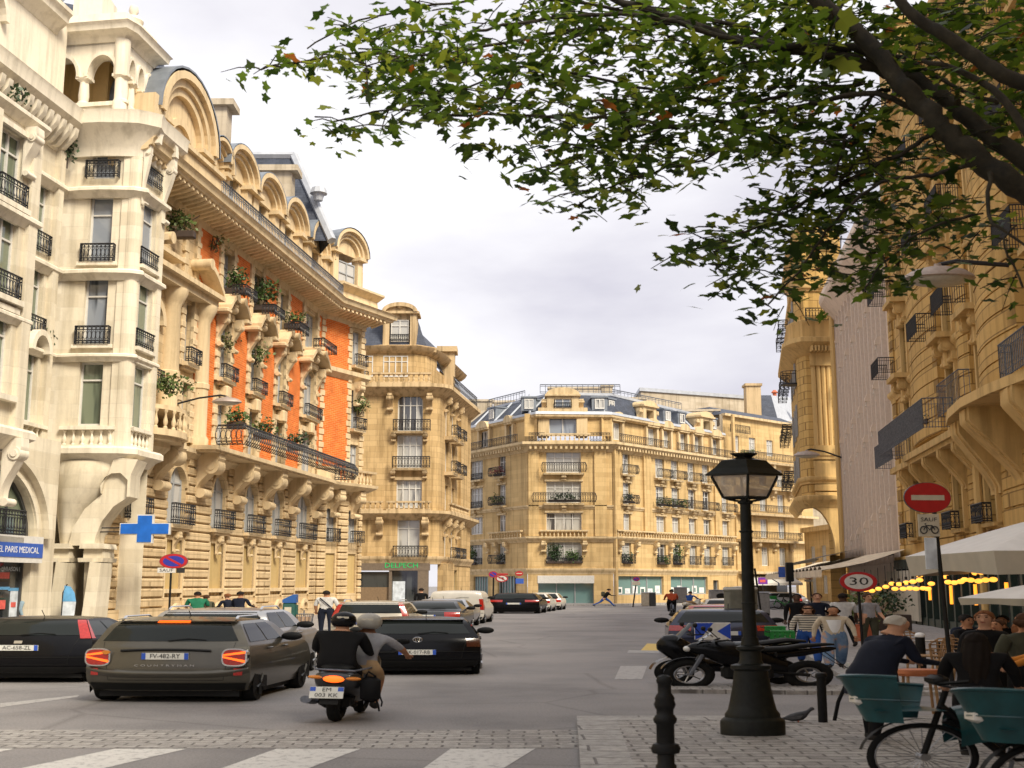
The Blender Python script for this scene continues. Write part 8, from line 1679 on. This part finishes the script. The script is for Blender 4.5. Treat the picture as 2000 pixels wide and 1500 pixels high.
# seated at the terrace
SIT = ((86, 84), (84, 80))
person('person in dark clothes with a dark cap seated at the terrace behind the old man', (gp(1725, 1290).x+.6, 27.5, .13), 160, 1.72, 5, SIT, ((35, 10, 60), (30, 10, 60)), 'cloth_black', 'cloth_black', 1, hip=.55, skin='skin_tan', hair='hair_dark')
person('person with short dark hair seated under the pale cafe panel', (gp(1700, 1290).x+.5, 28.6, .13), 190, 1.7, 5, SIT, ((35, 10, 60), (30, 10, 60)), 'cloth_navy', 'cloth_black', 1, hip=.55, skin='skin_tan', hair='hair_dark')
person('person in olive seated farther along the terrace under the parasol', (gp(1880, 1270).x+.4, 29.5, .13), 150, 1.7, 5, SIT, ((35, 10, 60), (30, 10, 60)), 'cloth_olive', 'cloth_black', 1, hip=.55, skin='skin_light', hair='hair_brown')
for i, (px, Y, r, tp, hr, lab) in enumerate(((1850, 27.2, 200, 'cloth_black', 'hair_dark', 'person in black seated at the terrace just right of the no entry pole'), (1915, 24.5, 140, 'cloth_navy', 'hair_brown', 'person with brown hair seated at the terrace behind the auburn haired one'), (1960, 22.5, 30, 'cloth_black', 'hair_auburn', 'person with reddish hair seated at the terrace under the small parasol'), (1990, 25.5, 170, 'cloth_olive', 'hair_dark', 'person in olive seated at the terrace at the very right edge'))):
    person(lab, ((px-1000)/FPX*Y*1.02, Y, .13), r, 1.72, 6, SIT, ((40, 10, 60), (32, 10, 60)), tp, 'cloth_black', 1, hip=.55, skin='skin_tan', hair=hr, hairlen=.2 if i == 2 else 0)
# close group at the right
g = gp(1712, 1475, .1)
t, T, sp, hd = person('person with white hair in a long navy coat, bent forward beside teal bicycles', (5.0, 16.6, .1), -62, 1.72, 26, ((8, 8), (-4, 6)), ((32, 6, 55), (28, 6, 60)), 'cloth_navy', 'cloth_black', 1, hair='hair_white', coat=.32, head=(0, 6), build=1.22, S=1.75)
m = MB(T); m.cbox(-.1, .1, -.05, .05, 0, .25, .03); sx0 = bpy.data.objects.new('shoulder_bag_strap', None); bpy.data.objects.remove(sx0)
m = MB(T); a = Vector((-.2, -.1, .72)); m.tube([a, a+Vector((-.05, -.05, -.25)), a+Vector((-.07, -.08, -.5))], .018, 5); m.build('bag_strap', M_('cloth_black'), t)
g2 = lambda px, Y: ((px-1000)/FPX*Y*1.02, Y, .1)
person('person with auburn tied up hair looking towards us between the dark haired backs', g2(1888, 18.2), 158, 1.70, 3, STAND, ((10, 8, 40), (10, 8, 40)), 'cloth_black', 'cloth_black', 1, skin='skin_light', hair='hair_auburn', S=1.85)
person('person with long dark hair and dark jacket, back to us above the teal bicycles', g2(1868, 15.0), -15, 1.50, 4, STAND, ((20, 14, 30), (20, 14, 30)), 'cloth_black', 'cloth_black', 1, skin='skin_light', hair='hair_dark', hairlen=.6, S=1.95, build=1.2)
person('person with short brown hair seen from behind at the right edge', g2(1968, 17.0), 20, 1.70, 2, STAND, ((10, 10, 30), (10, 10, 30)), 'cloth_olive', 'cloth_black', 1, skin='skin_tan', hair='hair_brown', hairlen=.12, S=2.0, build=1.1)
person('person in an orange and dark top at the right edge reaching to the left', g2(2010, 15.4), 75, 1.52, 8, STAND, ((60, 10, 30), (70, 15, 30)), 'cloth_orange', 'cloth_navy', .5, skin='skin_tan', hair='hair_brown', hairlen=.2, S=1.9)
# scooter riders
sx, sy, TS = SCOOT
RD = ((72, 88), (72, 88))
person('person in black jacket and black helmet riding pillion on the scooter', (sx, sy, 0), 0, 1.72, 6, RD, ((35, 12, 40), (35, 12, 40)), 'cloth_black', 'cloth_black', 1, hip=.92, helmet='paint_black', T0=TS @ LT(-.03, .1, 0), build=1.3, head=(6, 4))
person('person in grey T-shirt, beige shorts and pale helmet driving the scooter', (sx, sy, 0), 0, 1.76, 8, ((66, 70), (66, 80)), ((48, 22, 28), (52, 30, 16)), 'cloth_grey', 'cloth_beige', .45, short=1, hip=.88, helmet='helmet_grey', T0=TS @ LT(.16, .52, 0), build=1.12, skin='skin_tan')
t = thing('backpack', 'black backpack with loose straps hanging on the right side of the scooter', 'bag', (sx+.62, sy+.1, .3)); m = MB(wide(0, 1.5)); m.cbox(-.11, .11, -.08, .12, .02, .42, .06); m.build('bag', M_('cloth_black'), t, 50); m = MB(wide(0, 1.5)); m.tube([(.05, 0, .1), (.09, -.02, -.02), (.1, 0, -.12)], .012, 5); m.tube([(.1, .02, .12), (.13, 0, .02), (.12, .02, -.05)], .01, 5); m.tube([(-.05, .0, .42), (-.02, -.03, .5), (.06, 0, .42)], .014, 5); m.build('strap', M_('cloth_black'), t)
# people on the left pavement, seen above the cars
person('person with reddish hair in a pale blue shirt behind the black car at left', (((72-1000)/FPX*46.5*1.02), 46.5, .13), -70, 1.72, 6, WALK, ((10, 8, 30), (-5, 8, 20)), 'cloth_paleblue', 'cloth_navy', 1, skin='skin_light', hair='hair_red')
person('person in a dark green shirt with black hair behind the grey brown car', (((408-1000)/FPX*52*1.02), 52, .13), 10, 1.74, 10, STAND, ((20, 12, 60), (20, 12, 60)), 'cloth_green', 'cloth_black', .6, hair='hair_dark', skin='skin_tan', build=1.15)
person('person with a brown shaven head next to the green shirt', (((428-1000)/FPX*52.5*1.02), 52.5, .13), 30, 1.6, 14, STAND, ((20, 12, 60), (20, 12, 60)), 'cloth_olive', 'cloth_black', 1, hair='hair_brown', skin='skin_tan')
person('person in dark jacket with black hair left of the parking meter', (((486-1000)/FPX*53*1.02), 53, .13), -20, 1.74, 8, STAND, ((20, 12, 60), (20, 12, 60)), 'cloth_navy', 'cloth_black', 1, hair='hair_dark', skin='skin_tan')
person('person with auburn hair left of the black haired one by the parking meter', (((468-1000)/FPX*53.5*1.02), 53.5, .13), 40, 1.64, 10, STAND, ((20, 12, 60), (20, 12, 60)), 'cloth_navy', 'cloth_black', 1, hair='hair_auburn', skin='skin_light')
t, T, sp, hd = person('person in a white T-shirt with a dark diagonal strap on the left pavement', foot(636, 1234, .13), -12, 1.78, 0, STAND, ((6, 14, 15), (6, 14, 15)), 'cloth_white', 'cloth_navy', .4, hair='hair_dark', skin='skin_tan', build=1.15)
m = MB(T); m.tube([sp((-.12, -.12, .5)), sp((0, -.14, .33)), sp((.15, -.12, .1))], .018, 5); m.build('shoulder_strap', M_('cloth_navy'), t)
person('person behind the cars left of the white van, only a black hat showing', (((829-1000)/FPX*75*1.02), 75, .13), 0, 1.8, 0, STAND, ((5, 8, 10), (5, 8, 10)), 'cloth_black', 'cloth_black', 1, hair='hair_dark')
# distant walkers and riders
person('person in black with a dark green backpack striding across the far road', foot(1181, 1187), -88, 1.78, 22, ((38, 10), (-30, 22)), ((40, 6, 50), (-25, 6, 30)), 'cloth_black', 'cloth_blue', 1, hair='hair_dark', bag='cloth_olive', S=1.9)
gx = foot(1312, 1200); t, T = bike(gx, 0, 'bicycle ridden by the person in the rust red jacket', 'grey_iron', grp='ridden bicycles')
person('person in rust red jacket and dark trousers cycling away from us', gx, 0, 1.74, 14, ((58, 75), (30, 45)), ((45, 12, 25), (45, 12, 25)), 'cloth_red', 'cloth_black', 1, hip=.98, hair='hair_dark', T0=wide(0) @ LT(0, -.2, 0), build=1.1)
gx = foot(1352, 1195); t = thing('scooter', 'pale scooter ridden away by the person in a blue top in the distance', 'scooter', gx); T = wide(-30); wheel2(t, T, -.6, .25, .12); wheel2(t, T, .6, .25, .12); m = MB(T); loft(m, [(-.75, .6, .1, .08), (-.6, .6, .18, .16), (-.2, .5, .2, .18), (.2, .3, .18, .1), (.45, .6, .2, .25), (.6, .85, .12, .15)]); m.build('bodywork', M_('paint_beige'), t, 60); m = MB(T); m.tube([(-.3, .45, 1.0), (.3, .45, 1.0)], .02, 5); m.build('handlebar', M_('trim_black'), t)
person('person in a blue top riding the distant pale scooter', gx, -30, 1.72, 12, ((70, 85), (70, 85)), ((50, 12, 25), (50, 12, 25)), 'cloth_blue', 'cloth_beige', 1, hip=.82, hair='hair_brown', T0=wide(-30) @ LT(0, -.25, 0))
# ================= plane tree overhead =================
def plane_tree():
    t = thing('plane_tree', 'leafy plane tree with dark limbs hanging over the street at the upper right', 'tree', (11.4, 13.5, .1))
    m, n, b = nt('bark'); tcx = N(n, 'ShaderNodeTexCoord'); nz = N(n, 'ShaderNodeTexNoise', _Scale=4., _Detail=8., _Roughness=.65); n.links.new(tcx.outputs['Object'], nz.inputs[0]); rp = ramp(n, [(.35, (.012, .010, .006, 1)), (.6, (.035, .028, .016, 1)), (.74, (.085, .075, .05, 1))]); n.links.new(nz.outputs['Fac'], rp.inputs[0]); n.links.new(rp.outputs[0], b.inputs['Base Color']); b.inputs['Roughness'].default_value = .9
    bu = N(n, 'ShaderNodeBump', _Strength=.6, _Distance=.04); n.links.new(nz.outputs['Fac'], bu.inputs['Height']); n.links.new(bu.outputs[0], b.inputs['Normal'])
    def leafm(name, c, tr):
        m, n, b = nt(name); L = n.links.new; b.inputs['Roughness'].default_value = .5; b.inputs['Specular IOR Level'].default_value = .3
        oi = N(n, 'ShaderNodeTexCoord'); no = N(n, 'ShaderNodeTexNoise', _Scale=1.2, _Detail=3.); L(oi.outputs['Object'], no.inputs[0]); r = ramp(n, [(.3, tuple(x*.6 for x in c)+(1,)), (.7, tuple(x*1.4 for x in c)+(1,))]); L(no.outputs['Fac'], r.inputs[0]); L(r.outputs[0], b.inputs['Base Color'])
        tl = N(n, 'ShaderNodeBsdfTranslucent'); tl.inputs['Color'].default_value = tr+(1,); mx = N(n, 'ShaderNodeMixShader', _Fac=.35); L(b.outputs[0], mx.inputs[1]); L(tl.outputs[0], mx.inputs[2]); L(mx.outputs[0], n.nodes['Material Output'].inputs[0]); return m
    LM = [leafm('plane_leaf_dark', (.018, .034, .008), (.05, .10, .010)), leafm('plane_leaf_mid', (.045, .08, .012), (.16, .26, .02)), leafm('plane_leaf_yellow', (.10, .13, .018), (.38, .44, .04)), leafm('plane_leaf_rust', (.3, .10, .02), (.5, .15, .02))]
    rg = random.Random(3); Y0 = 14.5
    W = lambda px, py, Y: at(px, py, Y)
    limbs = [  # pixel trace, depth range, pixel thickness at both ends
        ([(2300, 640), (2120, 460), (2000, 370), (1940, 335), (1885, 285), (1835, 245), (1800, 205), (1760, 165), (1705, 95), (1650, 45), (1560, -30), (1450, -110)], 13.5, 14.5, 66, 34),
        ([(2120, 460), (2040, 350), (1985, 300), (1930, 262), (1880, 222), (1835, 185), (1790, 158), (1735, 140), (1640, 112), (1540, 96), (1420, 72), (1330, 40), (1220, 5), (1100, -40)], 13.6, 15.5, 52, 16),
        ([(1735, 140), (1690, 100), (1640, 90), (1560, 92), (1470, 88), (1380, 62), (1290, 38), (1180, 30), (1050, 38), (930, 60)], 14.5, 15.5, 24, 7),
        ([(2200, 380), (2060, 200), (1960, 150), (1890, 100), (1830, 60), (1775, 20), (1730, -40)], 13, 13.5, 44, 24),
        ([(1820, 230), (1760, 200), (1690, 182), (1600, 202), (1500, 222), (1400, 240), (1310, 245), (1220, 234), (1120, 230), (1000, 226), (880, 224), (760, 215), (650, 238)], 14.2, 15.5, 16, 4),
        ([(1690, 165), (1610, 172), (1540, 185), (1450, 202), (1330, 190), (1200, 160), (1010, 128), (950, 155), (880, 178), (770, 180)], 15, 16.2, 11, 4),
        ([(1740, 175), (1700, 190), (1675, 235), (1655, 262), (1640, 310), (1632, 345), (1590, 380)], 14.5, 14.5, 11, 4), ([(1658, 250), (1668, 275), (1663, 330), (1640, 360), (1665, 410)], 14.6, 14.6, 9, 4),
        ([(1900, 295), (1820, 268), (1760, 300), (1700, 330), (1640, 362), (1580, 392), (1500, 430), (1420, 470), (1350, 492)], 14.2, 14.8, 14, 4),
        ([(1960, 345), (1890, 325), (1820, 340), (1740, 352), (1660, 400), (1600, 470), (1560, 530), (1500, 595)], 13.8, 14.2, 13, 4),
        ([(1540, 96), (1400, 40), (1250, 50), (1100, 60), (950, 90), (820, 110), (680, 105), (560, 128), (500, 132)], 15.5, 16.5, 12, 3),
        ([(1330, 40), (1150, 10), (1000, -10), (850, 10), (700, 40), (600, 95)], 15.5, 17, 10, 3),
        ([(1310, 245), (1200, 280), (1120, 310), (1060, 345)], 15, 15, 7, 3), ([(1500, 222), (1400, 300), (1300, 330), (1200, 360), (1130, 400)], 14.8, 14.8, 8, 3),
        ([(1950, 200), (1880, 180), (1760, 110), (1690, 118), (1560, 100)], 14, 15, 12, 5), ([(2050, 320), (1960, 190), (1880, 140), (1800, 118)], 12.6, 13, 24, 10),
        ([(1940, 335), (1930, 420), (1990, 470), (2050, 520)], 13.5, 13, 12, 4), ([(1900, 420), (1800, 450), (1720, 520), (1690, 570)], 13.8, 13.6, 8, 3), ([(2000, 560), (1960, 480), (1985, 440)], 13, 13, 6, 3)]
    kk = lambda Y: Y/FPX
    m = MB(); paths = []
    for pts, ya, yb, ta, tb in limbs:
        n = len(pts); P = []; Rr = []
        for i, (a, b_) in enumerate(pts):
            f = i/(n-1); Y = ya+(yb-ya)*f; P.append(W(a, b_, Y)); Rr.append(max(.012, (ta+(tb-ta)*f)*.42*kk(Y)))
        Q = []; QR = []
        for i in range(n-1):
            p0, p1, p2, p3 = P[max(0, i-1)], P[i], P[i+1], P[min(n-1, i+2)]
            for s in range(4):
                f = s/4; Q.append(.5*((2*p1)+(p2-p0)*f+(2*p0-5*p1+4*p2-p3)*f*f+(3*p1-p0-3*p2+p3)*f**3)+Vector((rg.gauss(0, .012), rg.gauss(0, .02), rg.gauss(0, .012)))); QR.append(Rr[i]+(Rr[i+1]-Rr[i])*f)
        Q.append(P[-1]); QR.append(Rr[-1]); m.tube(Q, QR, 9); paths.append(Q)
    m.build('limb', M_('bark'), t, 60, world=True)
    tr = MB(); b0 = W(2300, 640, 13.5); tr.tube([(11.4, 13.5, -.1), (11.35, 13.5, .4), (11.2, 13.5, 2.), (10.6, 13.5, 3.6), tuple(b0), tuple(W(2120, 460, 13.6))], [.75, .55, .48, .44, .38, .26], 14); tr.tube([(10.9, 13.5, 3.2), tuple(W(2200, 380, 13.)), tuple(W(2060, 200, 13))], [.35, .26, .18], 10); tr.tube([(11.3, 13.5, 2.4), (12.6, 14, 5), (14, 15, 8)], [.4, .28, .14], 10); tr.build('trunk', M_('bark'), t, 60, world=True)
    # leaves on short twigs; the crown is dense along and above the limbs and breaks into sprays at its edge
    lobes = []
    for i, (a, r) in enumerate(((-90, .15), (-62, .42), (-28, .62), (-8, .47), (22, .88), (52, .56), (90, 1.0), (128, .56), (158, .88), (188, .47), (208, .62), (242, .42))): lobes.append((r*math.cos(R(a))*.62, r*math.sin(R(a))*.62+.1))
    lf = MB(); tw = MB()
    def leaf(p, s, mi):
        nrm = Vector((rg.gauss(0, .42), rg.gauss(0, .42), 1)).normalized(); az = rg.uniform(0, 2*PI); x = Vector((math.cos(az), math.sin(az), 0)); x = (x-nrm*x.dot(nrm)).normalized(); y = nrm.cross(x); lf.m = mi; c = rg.uniform(-.25, .1)
        lf.add([p+(x*a*1.75+y*b_)*s*1.0+nrm*(c*(a*a+b_*b_)*s)-Vector((0, 0, .12*s*abs(a))) for a, b_ in lobes], [tuple(range(len(lobes)))])
    def spray(c, n, sz, spread):
        d = Vector((rg.gauss(-.25, .8)*1.7, rg.gauss(0, .7), rg.gauss(-.12, .3))).normalized()*rg.uniform(.5, 1.)*spread; e = c+d; tw.tube([c, c+d*.5+Vector((0, 0, .04)), e], [.012, .009, .005], 4, False)
        for i in range(n):
            f = (i+.5)/n; p = c+d*f+Vector((rg.gauss(0, .13)*1.6, rg.gauss(0, .15), rg.gauss(-.03, .08))); q = rg.random(); leaf(p, sz*rg.uniform(.6, 1.2), 0 if q < .34 else 1 if q < .80 else 2 if q < .992 else 3)
    blobs = [(1750, 60, 330, 120, 95), (1500, 40, 260, 80, 75), (1250, 60, 220, 85, 70), (1000, 60, 200, 75, 62), (820, 90, 130, 75, 44), (700, 110, 70, 60, 18), (570, 133, 60, 12, 6), (1000, 180, 180, 50, 45), (780, 205, 110, 45, 26), (640, 232, 40, 14, 4), (1200, 200, 180, 60, 50), (1420, 190, 170, 80, 62), (1600, 220, 130, 80, 60), (1330, 285, 180, 40, 36), (1060, 290, 130, 40, 22), (1040, 345, 40, 22, 9), (1160, 345, 60, 35, 9), (1140, 395, 30, 10, 4), (1500, 290, 120, 40, 26), (1250, 330, 90, 30, 12), (1890, 160, 150, 170, 95), (1700, 340, 130, 70, 50), (1620, 430, 150, 60, 56), (1450, 470, 80, 40, 22), (1370, 495, 40, 22, 8), (1480, 535, 70, 35, 16), (1520, 585, 50, 16, 8), (1650, 510, 110, 45, 32), (1790, 420, 90, 70, 30), (1720, 560, 60, 22, 9), (1950, 260, 90, 70, 24), (1960, 440, 50, 40, 11), (1985, 520, 30, 30, 5), (1900, 60, 150, 70, 55), (1620, 60, 120, 60, 30), (1380, 120, 120, 50, 30)]
    for cx, cy, rx, ry, n in blobs:
        for _ in range(int(n*.62)):
            while True:
                a, b_ = rg.uniform(-1, 1), rg.uniform(-1, 1)
                if a*a+b_*b_ < 1: break
            spray(W(cx+a*rx, cy+b_*ry, rg.gauss(15.6, 1.0)), rg.randint(6, 11), .158, .62)
    for Q in paths[4:16]:
        for p in Q[3:]:
            if rg.random() < .42: spray(p, rg.randint(3, 6), .18, .6)
    for _ in range(420): spray(Vector((rg.uniform(1, 13), rg.uniform(-4, 8.5), rg.uniform(7.2, 9))), 7, .26, 1.)  # unseen low sprays overhead, added to shade the near right corner
    for _ in range(520): spray(Vector((rg.uniform(1, 17), rg.uniform(-6, 11.5), rg.uniform(7.5, 13))), 7, .24, 1.)  # unseen sprays above and behind the camera, added for shade and dark reflections
    tw.build('twig', M_('bark'), t, world=True); lf.build('crown', LM, t, world=True)
plane_tree()
